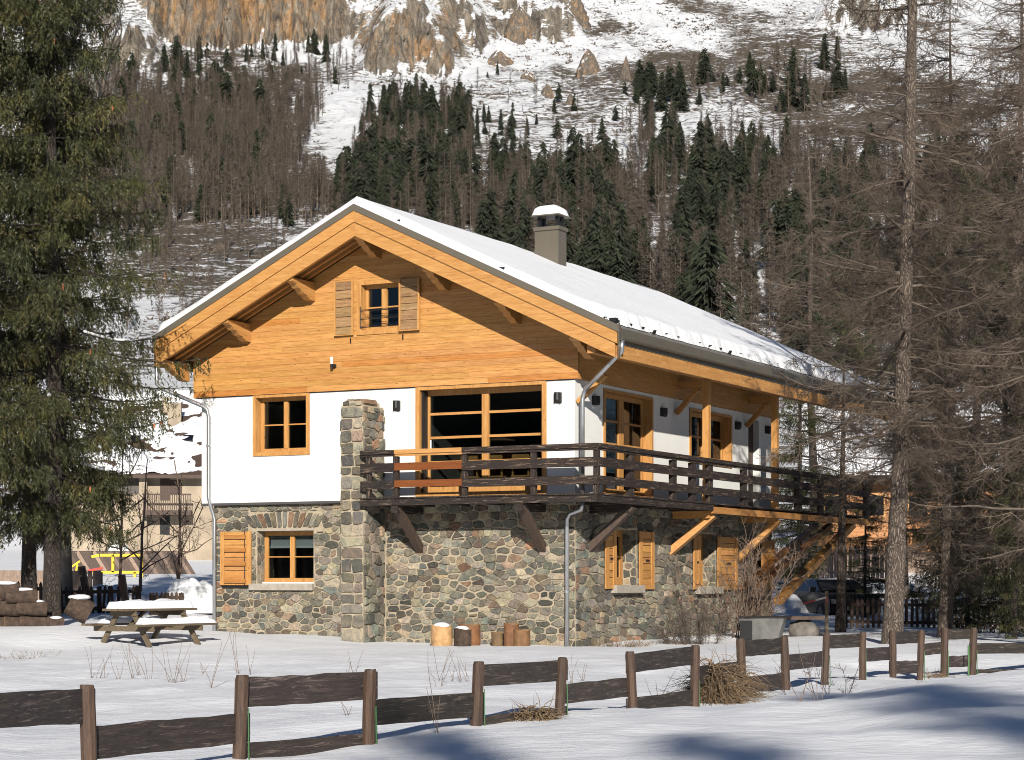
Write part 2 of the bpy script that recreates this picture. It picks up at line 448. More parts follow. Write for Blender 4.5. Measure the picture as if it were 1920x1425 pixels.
# ------------------------------------------------------------------ mesh helpers
class MB:
    """collects boxes, bars, tubes and facets, then links them as ONE mesh object"""
    def __init__(self):
        self.v = []; self.f = []; self.c = []
        self.col = (1, 1, 1)
    def add(self, vs, fs):
        o = len(self.v)
        self.v.extend([tuple(p) for p in vs])
        self.f.extend([tuple(i + o for i in f) for f in fs])
        self.c.extend([self.col] * len(vs))
    def box(self, x0, x1, y0, y1, z0, z1):
        x0, x1 = min(x0, x1), max(x0, x1); y0, y1 = min(y0, y1), max(y0, y1); z0, z1 = min(z0, z1), max(z0, z1)
        self.add([(x0, y0, z0), (x1, y0, z0), (x1, y1, z0), (x0, y1, z0), (x0, y0, z1), (x1, y0, z1), (x1, y1, z1), (x0, y1, z1)],
                 [(3, 2, 1, 0), (4, 5, 6, 7), (0, 1, 5, 4), (1, 2, 6, 5), (2, 3, 7, 6), (3, 0, 4, 7)])
        return self
    def bar(self, p, q, w, h, up=(0, 0, 1)):
        p = Vector(p); q = Vector(q); d = (q - p).normalized(); up = Vector(up)
        s = d.cross(up)
        if s.length < 1e-5:
            s = d.cross(Vector((1, 0, 0)))
        s.normalize(); u = s.cross(d).normalized()
        s = s * w / 2; u = u * h / 2
        vs = [p - s - u, p + s - u, p + s + u, p - s + u, q - s - u, q + s - u, q + s + u, q - s + u]
        self.add(vs, [(0, 1, 2, 3), (7, 6, 5, 4), (0, 4, 5, 1), (1, 5, 6, 2), (2, 6, 7, 3), (3, 7, 4, 0)])
        return self
    def prism(self, a, b):
        """two matching rings of points, capped"""
        n = len(a)
        fs = [tuple(range(n - 1, -1, -1)), tuple(range(n, 2 * n))]
        for i in range(n):
            j = (i + 1) % n
            fs.append((i, j, n + j, n + i))
        self.add(list(a) + list(b), fs)
        return self
    def tube(self, pts, rad, n=8, cap=True):
        pts = [Vector(p) for p in pts]
        if not hasattr(rad, '__len__'):
            rad = [rad] * len(pts)
        rings = []
        ref = Vector((0.3, 0.9, 0.2))
        for i, p in enumerate(pts):
            d = (pts[min(i + 1, len(pts) - 1)] - pts[max(i - 1, 0)]).normalized()
            s = d.cross(ref)
            if s.length < 0.05:
                s = d.cross(Vector((1, 0, 0)))
            s.normalize(); u = s.cross(d).normalized()
            rings.append([p + (s * math.cos(2 * math.pi * k / n) + u * math.sin(2 * math.pi * k / n)) * rad[i] for k in range(n)])
        vs = [p for r in rings for p in r]
        fs = []
        for i in range(len(rings) - 1):
            for k in range(n):
                l = (k + 1) % n
                fs.append((i * n + k, i * n + l, (i + 1) * n + l, (i + 1) * n + k))
        if cap:
            fs.append(tuple(range(n - 1, -1, -1)))
            fs.append(tuple((len(rings) - 1) * n + k for k in range(n)))
        self.add(vs, fs)
        return self
    def blob(self, c, r, seed=0, nu=10, nv=6, squash=(1, 1, 1), jit=0.2):
        rnd = random.Random(seed)
        vs = [(c[0], c[1], c[2] - r * squash[2])]
        for i in range(1, nv):
            t = math.pi * i / nv
            for k in range(nu):
                ph = 2 * math.pi * k / nu
                rr = r * (1 + rnd.uniform(-jit, jit))
                vs.append((c[0] + rr * squash[0] * math.sin(t) * math.cos(ph), c[1] + rr * squash[1] * math.sin(t) * math.sin(ph), c[2] - rr * squash[2] * math.cos(t)))
        vs.append((c[0], c[1], c[2] + r * squash[2]))
        fs = []
        for k in range(nu):
            l = (k + 1) % nu
            fs.append((0, 1 + l, 1 + k))
            fs.append((len(vs) - 1, 1 + (nv - 2) * nu + k, 1 + (nv - 2) * nu + l))
        for i in range(nv - 2):
            for k in range(nu):
                l = (k + 1) % nu
                fs.append((1 + i * nu + k, 1 + i * nu + l, 1 + (i + 1) * nu + l, 1 + (i + 1) * nu + k))
        self.add(vs, fs)
        return self
    def mesh(self, name):
        me = bpy.data.meshes.new(name)
        me.from_pydata(self.v, [], self.f)
        ca = me.color_attributes.new('Col', 'FLOAT_COLOR', 'POINT')
        arr = np.ones((len(self.v), 4), np.float32)
        if self.c:
            arr[:, :3] = np.array(self.c, np.float32)
        ca.data.foreach_set('color', arr.ravel())
        return me
    def build(self, name, mat, parent=None, smooth=False):
        me = self.mesh(name)
        me.materials.append(M[mat] if isinstance(mat, str) else mat)
        if smooth:
            me.polygons.foreach_set('use_smooth', [True] * len(me.polygons))
        return link(name, me, parent)

def link(name, me, parent=None):
    o = bpy.data.objects.new(name, me)
    COL.objects.link(o)
    if parent is not None:
        o.parent = parent
    return o

def np_mesh(name, V, F, mat, C=None, smooth=False):
    """V (n,3), F (m,3) or (m,4) int"""
    V = np.asarray(V, np.float32); F = np.asarray(F, np.int32)
    me = bpy.data.meshes.new(name)
    k = F.shape[1]
    me.vertices.add(len(V)); me.vertices.foreach_set('co', V.ravel())
    me.loops.add(F.size); me.loops.foreach_set('vertex_index', F.ravel())
    me.polygons.add(len(F)); me.polygons.foreach_set('loop_start', np.arange(0, F.size, k, dtype=np.int32))
    if smooth:
        me.polygons.foreach_set('use_smooth', np.ones(len(F), bool))
    me.update(calc_edges=True)
    ca = me.color_attributes.new('Col', 'FLOAT_COLOR', 'POINT')
    arr = np.ones((len(V), 4), np.float32)
    if C is not None:
        arr[:, :3] = C
    ca.data.foreach_set('color', arr.ravel())
    me.materials.append(M[mat] if isinstance(mat, str) else mat)
    return me

def empty(name, loc=(0, 0, 0), rz=0.0):
    o = bpy.data.objects.new(name, None)
    COL.objects.link(o)
    o.empty_display_size = 0.3
    o.location = loc
    o.rotation_euler = (0, 0, rz)
    return o
def tag(o, label=None, cat=None, group=None, kind=None):
    if label: o['label'] = label
    if cat: o['category'] = cat
    if group: o['group'] = group
    if kind: o['kind'] = kind
    return o
def P(px, py, D):
    """the point seen at a pixel of the photograph at a distance"""
    return Vector(((px - CXP) / FPX * D, D, EYE + (HOR - py) / FPX * D))
def G(px, D):
    return ((px - CXP) / FPX * D, D)
# ------------------------------------------------------------------ the ground
TH = math.atan2(0.4639, 0.8859)
RX, RY = Vector((0.8859, -0.4639, 0)), Vector((0.4639, 0.8859, 0))   # house axes: along the gable, along the side wall
HC = Vector((1.304, 42.0, 0.0))                                       # front right corner of the house
def HW(x, y, z=0):
    return HC + RX * x + RY * y + Vector((0, 0, z))

# fence posts: pixel column, top row, bottom row, distance
POSTS = [(163, 1285, 1470, 14.8), (454, 1266, 1440, 16.4), (694, 1255, 1420, 17.5), (898, 1241, 1362, 19.0), (1055, 1233, 1348, 20.2),
         (1181, 1222, 1342, 21.7), (1304, 1210, 1362, 23.5), (1388, 1197, 1335, 25.6), (1470, 1193, 1312, 27.3), (1550, 1187, 1284, 29.0),
         (1618, 1185, 1274, 30.0), (1674, 1183, 1273, 31.0), (1728, 1181, 1273, 31.8), (1772, 1177, 1273, 32.4), (1826, 1177, 1273, 33.0)]
CTRL = []
for px, t, bt, D in POSTS:
    p = P(px, bt, D)
    CTRL.append((p.x, p.y, p.z, 1.3))
for hx, hy, z in ((-9.4, -0.1, 0.10), (-7, -0.1, 0.08), (-4.6, -0.9, 0.0), (-2, -0.2, 0.06), (0.1, -0.1, -0.02), (0.2, 3, 0.0), (0.3, 6, -0.02), (0.3, 9, 0.05), (0.4, 12, 0.1)):
    q = HW(hx, hy)
    CTRL.append((q.x, q.y, z, 2.0))
for px, py, D, s in ((60, 1165, 44, 3.0), (130, 1170, 44, 2.5), (250, 1150, 50, 3.5), (40, 1140, 52, 4), (170, 1228, 37.5, 1.5), (300, 1222, 38.5, 1.5), (400, 1198, 43, 1.5),
                     (1672, 1208, 42, 2.0), (1575, 1185, 47, 3), (1640, 1178, 58, 5), (1850, 1180, 55, 5), (1480, 1198, 47, 2.0),
                     (1800, 1262, 24, 2.5), (1500, 1330, 19, 2.0), (1900, 1300, 19.5, 2.5), (1250, 1385, 17.2, 1.6), (1020, 1352, 18.7, 1.2), (560, 1421, 15.9, 0.9),
                     (800, 1385, 17.6, 1.0), (100, 1330, 24, 3), (500, 1290, 27, 3), (800, 1270, 29, 3)):
    p = P(px, py, D)
    CTRL.append((p.x, p.y, p.z, s))
CTRL = np.array(CTRL)

E_D = np.array([0, 60, 120, 150, 200, 300, 450, 600, 750, 900, 1000, 1150, 1500])
E_Z = np.array([0, 0.0, 3.0, 8.5, 14.5, 33, 69, 116, 171, 236, 292, 404, 640])
def zbase(D):
    return np.interp(D, E_D, E_Z)

def ground_z(x, y):
    x = np.asarray(x, float); y = np.asarray(y, float)
    sw = np.full(x.shape, 0.12); sz = np.zeros(x.shape)
    for cx, cy, cz, s in CTRL:
        w = np.exp(-((x - cx) ** 2 + (y - cy) ** 2) / (2 * s * s))
        sw = sw + w; sz = sz + w * cz
    z = sz / sw
    near = np.clip(1 - (np.abs(y) - 60) / 40, 0, 1)
    z = z + near * (0.16 * fbm(x * 0.45, y * 0.45, 3, 3) + 0.10 * fbm(x * 1.1, y * 0.8, 8, 3) * sstep(40, 34, y) + 0.045 * fbm(x * 3.1, y * 2.2, 18, 3) * sstep(44, 36, y))
    z = z + zbase(np.hypot(x, y) * (y > 0))
    return z
def gz(x, y):
    return float(ground_z(np.array([x]), np.array([y]))[0])

def axis(segs):
    out = []
    for a, b, s in segs:
        out += list(np.arange(a, b - 1e-6, s))
    out.append(segs[-1][1])
    return np.array(out)
xs = axis([(-600, -60, 30), (-60, -16, 2.0), (-16, 16, 0.16), (16, 60, 2.0), (60, 600, 30)])
ys = axis([(-400, -40, 20), (-40, 10, 2.0), (10, 36, 0.14), (36, 60, 0.3), (60, 140, 3.0)])
XX, YY = np.meshgrid(xs, ys)
ZZ = ground_z(XX, YY)
ZZ = ZZ - 4.0 * sstep(122, 138, YY)
def grid_faces(nr, nc):
    i = np.arange(nr - 1)[:, None] * nc + np.arange(nc - 1)[None, :]
    i = i.ravel()
    return np.stack([i, i + 1, i + 1 + nc, i + nc], 1)
ground = link('snow_ground', np_mesh('snow_ground', np.stack([XX.ravel(), YY.ravel(), ZZ.ravel()], 1), grid_faces(len(ys), len(xs)), 'snow', None, True))
tag(ground, 'uneven snow covered garden ground around the chalet', None, None, 'structure')

# ------------------------------------------------------------------ the mountain side
def px_of(a):
    return CXP + FPX * a
def blobm(px, py, cx, cy, rx, ry, soft=0.5):
    d = np.sqrt(((px - cx) / rx) ** 2 + ((py - cy) / ry) ** 2)
    return 1 - sstep(1 - soft, 1 + soft, d)
# cliffs: column, width, distance of the foot, rise, depth of the step
CLIFFS = [(455, 180, 905, 46, 16), (330, 60, 915, 20, 14), (600, 80, 925, 22, 16), (775, 78, 842, 26, 18), (1000, 75, 915, 14, 16),
          (980, 70, 940, 22, 20), (1330, 150, 985, 14, 25), (860, 60, 885, 18, 20), (1420, 260, 1010, 18, 30), (240, 50, 850, 15, 16), (1640, 90, 930, 14, 22)]
def mountain_z(a, D, full=False):
    px = px_of(a)
    z = zbase(D)
    X = a * D
    amp = sstep(130, 320, D)
    z = z + amp * (9.0 * fbm(X / 90, D / 110, 21, 4) + 3.0 * fbm(X / 22, D / 26, 33, 4))
    step = 0.0
    for cx, w, d0, hgt, dep in CLIFFS:
        win = np.exp(-(np.abs((px - cx + 50 * fbm(D / 14, D * 0 + cx, 47, 3)) / w)) ** 3)
        dd = d0 + (44 * fbm(X / 16, D * 0 + cx, 44, 5) + 8 * fbm(X / 4, D * 0 + cx, 45, 3)) * min(1, hgt / 20)
        t = (D - dd) / dep
        s = np.clip(t, 0, 1)
        back = 1 - sstep(60, 150, D - dd) * (0.6 if hgt > 12 else 1.0)
        z = z + win * hgt * (s * s * (3 - 2 * s)) * back
        step = np.maximum(step, win * sstep(-0.1, 0.1, t) * (1 - sstep(0.9, 1.5, t)))
    if full:
        rough = sstep(0.2, 0.7, step)
        q_ = fbm(X / 7, D / 6, 71, 4) * 7
        z = z + rough * (2.2 * (np.floor(q_) + sstep(0.25, 0.75, q_ - np.floor(q_))) + 4.0 * np.abs(fbm(X / 3.5, D / 10, 73, 3)))
        z = z + amp * 1.1 * fbm(X / 6, D / 9, 55, 3) + amp * sstep(500, 800, D) * 3.0 * np.maximum(0, fbm(X / 13, D / 22, 61, 4) - 0.02) * 4
        return z, step
    return z
na, nd = 760, 470
av = np.linspace(-0.36, 0.36, na)
dv = np.concatenate([np.linspace(118, 280, 60, endpoint=False), np.linspace(280, 720, 190, endpoint=False), np.linspace(720, 1060, 190, endpoint=False), np.linspace(1060, 1500, 30)])
nd = len(dv)
AA, DD = np.meshgrid(av, dv)
MZ, STEP = mountain_z(AA, DD, True)
MX = AA * DD
MPY = HOR - FPX * (MZ - EYE) / DD
MPX = px_of(AA)
# bare rock by steepness
gx = np.gradient(MZ, axis=1) / np.maximum(np.gradient(MX, axis=1), 1e-3)
gd = np.gradient(MZ, axis=0) / np.gradient(DD, axis=0)
steep = np.hypot(gx, gd)
rock = np.clip(0.55 * STEP + 0.75 * sstep(0.85, 1.9, steep), 0, 1)
rock = np.maximum(rock, 0.75 * blobm(MPX, MPY, 1330, 10, 150, 30) * (0.5 + fbm(MX / 15, DD / 30, 5, 3)))
cover = 0.30 + 0.66 * fbm(MX / 45, DD / 60, 91, 4)
cover += 0.30 * blobm(MPX, MPY, 1250, 90, 420, 90)             # scrubby upper right
cover += 0.40 * blobm(MPX, MPY, 1640, 205, 230, 60)             # brown meadow behind the big larch
cover += 0.22 * blobm(MPX, MPY, 450, 130, 260, 45)
cover += 0.30 * blobm(MPX, MPY, 400, 300, 220, 110)
cover += 0.18 * blobm(MPX, MPY, 380, 490, 200, 60)
cover -= 0.22 * blobm(MPX, MPY, 640, 230, 80, 100)              # the snow gully
cover -= 0.25 * blobm(MPX, MPY, 930, 170, 150, 60)
cover += 0.34 * blobm(MPX, MPY, 1000, 30, 330, 60) + 0.12 * blobm(MPX, MPY, 1000, 150, 300, 90)
rock = np.maximum(rock, np.clip(0.60 * blobm(MPX, MPY, 900, 40, 600, 100) + 1.0 * fbm(MX / 16, DD / 26, 205, 4), 0, 0.75) * blobm(MPX, MPY, 900, 50, 650, 125))
cover += 0.15 * blobm(MPX, MPY, 1000, 480, 700, 200)
ochre = 0.12 + 0.33 * blobm(MPX, MPY, 450, 20, 220, 90) + 0.25 * blobm(MPX, MPY, 780, 80, 110, 80) + 0.2 * blobm(MPX, MPY, 1130, 110, 120, 60)
MC = np.stack([rock.ravel(), np.clip(cover, 0, 1).ravel(), np.clip(ochre, 0, 1).ravel()], 1)
ZO = MZ - 0.3 * (1 - sstep(118, 150, DD))
mountain = link('mountain_slope', np_mesh('mountain_slope', np.stack([MX.ravel(), DD.ravel(), ZO.ravel()], 1), grid_faces(nd, na), 'mountain', MC, True))
tag(mountain, 'steep snowy mountainside with cliffs behind the chalet', None, None, 'structure')

# rock outcrops standing out of the snow slope
def outcrop(label, px, py, w_px, h_px, seed):
    a = (px - CXP) / FPX
    # distance where the slope is seen at that row
    Ds = np.linspace(300, 1050, 1500)
    zz_ = mountain_z(np.full(1500, a), Ds)
    rows = HOR - FPX * (zz_ - EYE) / Ds
    k = int(np.argmin(np.abs(rows - py)))
    D = float(Ds[k]); z = float(zz_[k])
    w = w_px / FPX * D / 2; h = h_px / FPX * D
    nu, nv = 40, 30
    th = np.linspace(0, 2 * np.pi, nu, endpoint=False); t = np.linspace(0, 1, nv)
    TH_, T_ = np.meshgrid(th, t)
    g_ = 1 + 1.0 * fbm(np.cos(TH_) * 2 + seed * 3.1, np.sin(TH_) * 2 + T_ * 3, seed, 4) + 0.35 * fbm(np.cos(TH_) * 6 + seed, np.sin(TH_) * 6 + T_ * 7, seed + 9, 3)
    rr = np.clip(1 - T_ ** 1.5, 0, 1) ** 0.7 * (g_ + 0.35 * np.abs(fbm(np.cos(TH_) * 9 + seed, np.sin(TH_) * 9 + T_ * 4, seed + 4, 3)) - 0.05)
    V = np.stack([(rr * np.cos(TH_) * w).ravel(), (rr * np.sin(TH_) * w * 0.8).ravel(), (T_ * h * (1 + 0.3 * fbm(np.cos(TH_) * 2, np.sin(TH_) * 2 + 7, seed, 2)) - 0.55 * h * (1 - T_) - 0.05 * h).ravel()], 1)
    F = []
    for i in range(nu):
        j = (i + 1) % nu; a_ = np.arange(nv - 1) * nu
        F.append(np.stack([a_ + i, a_ + j, a_ + nu + j, a_ + nu + i], 1))
    o = link('rock_outcrop', np_mesh('rock_outcrop', V, np.concatenate(F), 'crag'))
    o.location = (a * D, D, z)
    tag(o, label, 'rock', 'rock outcrops on the snowy slope')
for k, (lb, px, py, w_, h_) in enumerate((('broad grey and ochre rock outcrop in the middle of the snow slope', 1105, 140, 62, 46), ('narrow upright ochre rock fin right of the broad outcrop', 1174, 160, 24, 56),
        ('small ochre boulder on the snow, left of the broad outcrop', 988, 152, 36, 20), ('lower ochre boulder below and left of the broad outcrop', 1026, 182, 30, 26), ('grey boulder low on the snow slope below the broad outcrop', 1070, 196, 22, 22),
        ('grey rock hump at the upper left of the snow slope', 935, 118, 52, 26), ('tall ochre crag near the top edge above the snow slope', 1078, 40, 56, 50), ('brown rock hump high on the slope left of the ochre crag', 975, 70, 70, 60))):
    outcrop(lb, px, py, w_ * 1.05, h_, 11 + k)

# unseen wooded slope behind the viewer, added for dark glass reflections and less sky
xs2 = np.linspace(-900, 900, 60); ys2 = np.linspace(-900, -190, 40)
X2, Y2 = np.meshgrid(xs2, ys2)
Z2 = 0.36 * np.clip(-190 - Y2, 0, 460) + 22 * fbm(X2 / 160, Y2 / 120, 15, 4) * sstep(-190, -300, Y2) - 1.5
hill_m = mat_plain('added_dark_woodland', (0.035, 0.035, 0.025), 0.95, 0, 0.6, 0.05)
tag(link('added_hillside', np_mesh('added_hillside', np.stack([X2.ravel(), Y2.ravel(), Z2.ravel()], 1), grid_faces(40, 60), hill_m, None, True)), 'unseen dark wooded slope added behind the viewer to darken the window reflections', None, None, 'structure')
# ------------------------------------------------------------------ the chalet
chalet = empty('chalet', HC, -TH)
tag(chalet, 'timber and stone chalet with snowy roof and balcony', 'house')

def Fx(px, py, y0):
    """facade point (house x, z) seen at a pixel on the plane house y = y0"""
    o = (px - CXP) / FPX
    x = (o * (HC.y + y0 * RY.y) - HC.x - y0 * RY.x) / (RX.x - o * RX.y)
    Y = HC.y + x * RX.y + y0 * RY.y
    return x, EYE + (HOR - py) * Y / FPX
def Sy(px, py, x0):
    """side wall point (house y, z) on the plane house x = x0"""
    o = (px - CXP) / FPX
    y = (o * (HC.y + x0 * RX.y) - HC.x - x0 * RX.x) / (RY.x - o * RY.y)
    Y = HC.y + x0 * RX.y + y * RY.y
    return y, EYE + (HOR - py) * Y / FPX

RIDGE_X, SLOPE = -4.73, 0.475
def zb(x):                       # underside of the lower bargeboard
    return 8.725 - SLOPE * abs(x - RIDGE_X)
Z_FLOOR, Z_TOP = 3.12, 5.55      # underside and top of the white storey
W_L = -9.49                      # left end of the white wall
SB = 0.12                        # set back of the stone storey
Y_END = 11.75

# mapping of a wall frame (a along, d inwards, z up) to house coordinates
def front(y0):
    return lambda a, d, z: (a, y0 + d, z)
def side(x0):
    return lambda a, d, z: (x0 - d, a, z)
def fbox(mb, mp, a0, a1, d0, d1, z0, z1):
    p = mp(a0, d0, z0); q = mp(a1, d1, z1)
    mb.box(p[0], q[0], p[1], q[1], p[2], q[2])

def wall_with_holes(mb, mp, a0, a1, z0, z1, d0, d1, holes):
    A = sorted(set([a0, a1] + [h[0] for h in holes] + [h[1] for h in holes]))
    A = [a for a in A if a0 <= a <= a1]
    for i in range(len(A) - 1):
        m = (A[i] + A[i + 1]) / 2
        cuts = sorted([(max(h[2], z0), min(h[3], z1)) for h in holes if h[0] < m < h[1]])
        z = z0
        for c in cuts:
            if c[0] > z + 1e-4:
                fbox(mb, mp, A[i], A[i + 1], d0, d1, z, c[0])
            z = max(z, c[1])
        if z1 > z + 1e-4:
            fbox(mb, mp, A[i], A[i + 1], d0, d1, z, z1)

# openings ---------------------------------------------------------------
def rectF(px0, py_top, px1, py_bot, y0):
    x0, zt = Fx(px0, py_top, y0); x1, _ = Fx(px1, py_top, y0)
    _, zbt = Fx(px0, py_bot, y0)
    return x0, x1, zbt, zt
def rectS(px0, py_top, px1, py_bot, x0):
    a0, zt = Sy(px0, py_top, x0); a1, _ = Sy(px1, py_top, x0)
    _, zbt = Sy(px0, py_bot, x0)
    return a0, a1, zbt, zt
WIN_F = rectF(475, 741, 581, 856, 0)
WIN_F = (WIN_F[0], WIN_F[1], WIN_F[2], Z_TOP - 0.02)
SLIDER = rectF(780, 722, 1025, 925, 0)
SLIDER = (SLIDER[0], SLIDER[1], Z_FLOOR + 0.03, Z_TOP - 0.02)
WIN_G = rectF(670, 529, 757, 629, -0.05)
WIN_L = rectF(482, 996, 588, 1094, SB)
DOOR_A = (*[Sy(p, 800, 0)[0] for p in (1131, 1223)], Z_FLOOR + 0.03, 5.46)
WIN_B = (*[Sy(p, 800, 0)[0] for p in (1292, 1371)], 4.12, 5.40)
DOOR_C = (*[Sy(p, 800, 0)[0] for p in (1403, 1423)], Z_FLOOR + 0.03, 5.40)
XS = -0.05
WIN_SA = rectS(1149, 992, 1193, 1097, XS)
WIN_SB = rectS(1305, 1000, 1342, 1100, XS)
DOOR_SC = (*[Sy(p, 1000, XS)[0] for p in (1412, 1440)], -0.1, 2.35)

# white storey ------------------------------------------------------------
mb = MB()
wall_with_holes(mb, front(0), W_L, 0.0, Z_FLOOR, Z_TOP + 0.15, 0.0, 0.30, [WIN_F, SLIDER])
wall_with_holes(mb, side(0), 0.30, Y_END, Z_FLOOR, Z_TOP + 0.15, 0.0, 0.30, [DOOR_A, WIN_B, DOOR_C])
wall_with_holes(mb, side(W_L + 0.3), 0.30, Y_END, Z_FLOOR, Z_TOP + 0.6, 0.0, 0.30, [])
wall_with_holes(mb, front(Y_END - 0.3), W_L + 0.302, -0.302, Z_FLOOR, Z_TOP + 0.15, 0.0, 0.30, [])
plaster = mb.build('plaster_wall', 'plaster', chalet)
mb = MB()
fbox(mb, front(-0.012), W_L - 0.012, SLIDER[0] - 0.4, 0, 0.16, Z_FLOOR - 0.055, Z_FLOOR - 0.002)
mb.build('drip_strip', 'drip', chalet)
for a_, b_ in ((W_L - 0.10, WIN_F[0]), (WIN_F[1], SLIDER[0]), (SLIDER[1], 0.0)):
    mb = MB()
    fbox(mb, front(-0.02), a_, b_, 0, 0.01, Z_TOP - 0.03, Z_TOP + 0.0)
    mb.build('painted_shade_strip', 'drip', chalet)  # thin dark strip, the shade under the cladding put into its colour

# rooms behind the glass -----------------------------------------------------
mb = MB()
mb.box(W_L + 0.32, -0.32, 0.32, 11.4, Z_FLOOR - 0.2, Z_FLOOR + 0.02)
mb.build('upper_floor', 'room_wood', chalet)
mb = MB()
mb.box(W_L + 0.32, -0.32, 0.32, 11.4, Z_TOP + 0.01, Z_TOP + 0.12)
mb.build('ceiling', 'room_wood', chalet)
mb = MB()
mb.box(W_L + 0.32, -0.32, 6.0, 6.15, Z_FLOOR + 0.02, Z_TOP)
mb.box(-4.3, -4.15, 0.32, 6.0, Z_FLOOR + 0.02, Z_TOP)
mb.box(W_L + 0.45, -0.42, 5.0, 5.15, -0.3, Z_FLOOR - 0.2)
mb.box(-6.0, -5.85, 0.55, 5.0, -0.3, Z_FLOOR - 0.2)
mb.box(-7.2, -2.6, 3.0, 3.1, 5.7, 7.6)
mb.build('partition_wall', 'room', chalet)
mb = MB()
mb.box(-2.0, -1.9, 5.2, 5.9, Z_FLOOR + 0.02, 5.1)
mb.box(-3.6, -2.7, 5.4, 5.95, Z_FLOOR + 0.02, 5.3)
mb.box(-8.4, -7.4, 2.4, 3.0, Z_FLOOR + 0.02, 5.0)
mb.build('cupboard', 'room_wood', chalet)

# stone laying ------------------------------------------------------------------
def clip_poly(poly, nx, nz, c):
    """keeps the side nx*x + nz*z <= c"""
    out = []
    n = len(poly)
    for i in range(n):
        p = poly[i]; q = poly[(i + 1) % n]
        dp = nx * p[0] + nz * p[1] - c; dq = nx * q[0] + nz * q[1] - c
        if dp <= 0:
            out.append(p)
        if (dp < 0 < dq) or (dq < 0 < dp):
            t = dp / (dp - dq)
            out.append((p[0] + (q[0] - p[0]) * t, p[1] + (q[1] - p[1]) * t))
    return out
def area(poly):
    return 0.5 * sum(poly[i][0] * poly[(i + 1) % len(poly)][1] - poly[(i + 1) % len(poly)][0] * poly[i][1] for i in range(len(poly)))
STONE_COLS = [((0.165, 0.168, 0.145), 22), ((0.215, 0.205, 0.17), 24), ((0.265, 0.24, 0.19), 20), ((0.31, 0.275, 0.21), 12), ((0.12, 0.125, 0.115), 10),
              ((0.17, 0.14, 0.115), 9), ((0.25, 0.175, 0.125), 6), ((0.31, 0.24, 0.145), 6), ((0.15, 0.172, 0.16), 8), ((0.30, 0.155, 0.09), 2)]
_cols = [c for c, w in STONE_COLS for _ in range(w)]
STONES = []          # (size, MB, parent part key)
def lay_stones(mp, a0, a1, z0, z1, holes, w, h, key, rnd, aspect=1.0, out=0.030, extra=None):
    """irregular rubble: seeds in wavering rows, cells cut by bisectors, joints left between"""
    seeds = []
    z = z0 - h * 0.3
    while z < z1 + h:
        hh = h * rnd.uniform(0.55, 1.55)
        a = a0 - w * rnd.uniform(0, 1)
        while a < a1 + w:
            ww = w * rnd.choice([0.4, 0.55, 0.7, 0.85, 1.0, 1.2, 1.5, 1.9])
            seeds.append((a + ww / 2, z + hh / 2 + rnd.uniform(-0.34, 0.34) * h, ww))
            a += ww
        z += hh
    k = aspect * h / w * 1.05            # compare distances in stretched space so that stones lie flat
    S = np.array([(s[0] * k, s[1]) for s in seeds])
    for i, s in enumerate(seeds):
        sx, sz = S[i]
        if not (a0 - w < s[0] < a1 + w and z0 - h < s[1] < z1 + h):
            continue
        d2 = (S[:, 0] - sx) ** 2 + (S[:, 1] - sz) ** 2
        near = np.argsort(d2)[1:15]
        L = 3.0 * h
        poly = [(sx - L, sz - L), (sx + L, sz - L), (sx + L, sz + L), (sx - L, sz + L)]
        for j in near:
            nx, nz = S[j, 0] - sx, S[j, 1] - sz
            poly = clip_poly(poly, nx, nz, nx * (S[j, 0] + sx) / 2 + nz * (S[j, 1] + sz) / 2)
            if len(poly) < 3:
                break
        if len(poly) < 3:
            continue
        poly = [(p[0] / k, p[1]) for p in poly]
        for nx, nz, c in ((-1, 0, -a0), (1, 0, a1), (0, -1, -z0), (0, 1, z1)):
            poly = clip_poly(poly, nx, nz, c)
        for hx0, hx1, hz0, hz1 in holes:
            if len(poly) < 3:
                break
            if max(p[0] for p in poly) > hx0 and min(p[0] for p in poly) < hx1 and max(p[1] for p in poly) > hz0 and min(p[1] for p in poly) < hz1:
                best = []
                for nx, nz, c in ((1, 0, hx0), (-1, 0, -hx1), (0, 1, hz0), (0, -1, -hz1)):
                    q = clip_poly(poly, nx, nz, c)
                    if len(q) >= 3 and (len(best) < 3 or abs(area(q)) > abs(area(best))):
                        best = q
                poly = best
        if len(poly) < 3 or abs(area(poly)) < 0.10 * w * h:
            continue
        add_stone(mp, poly, key, rnd, out)
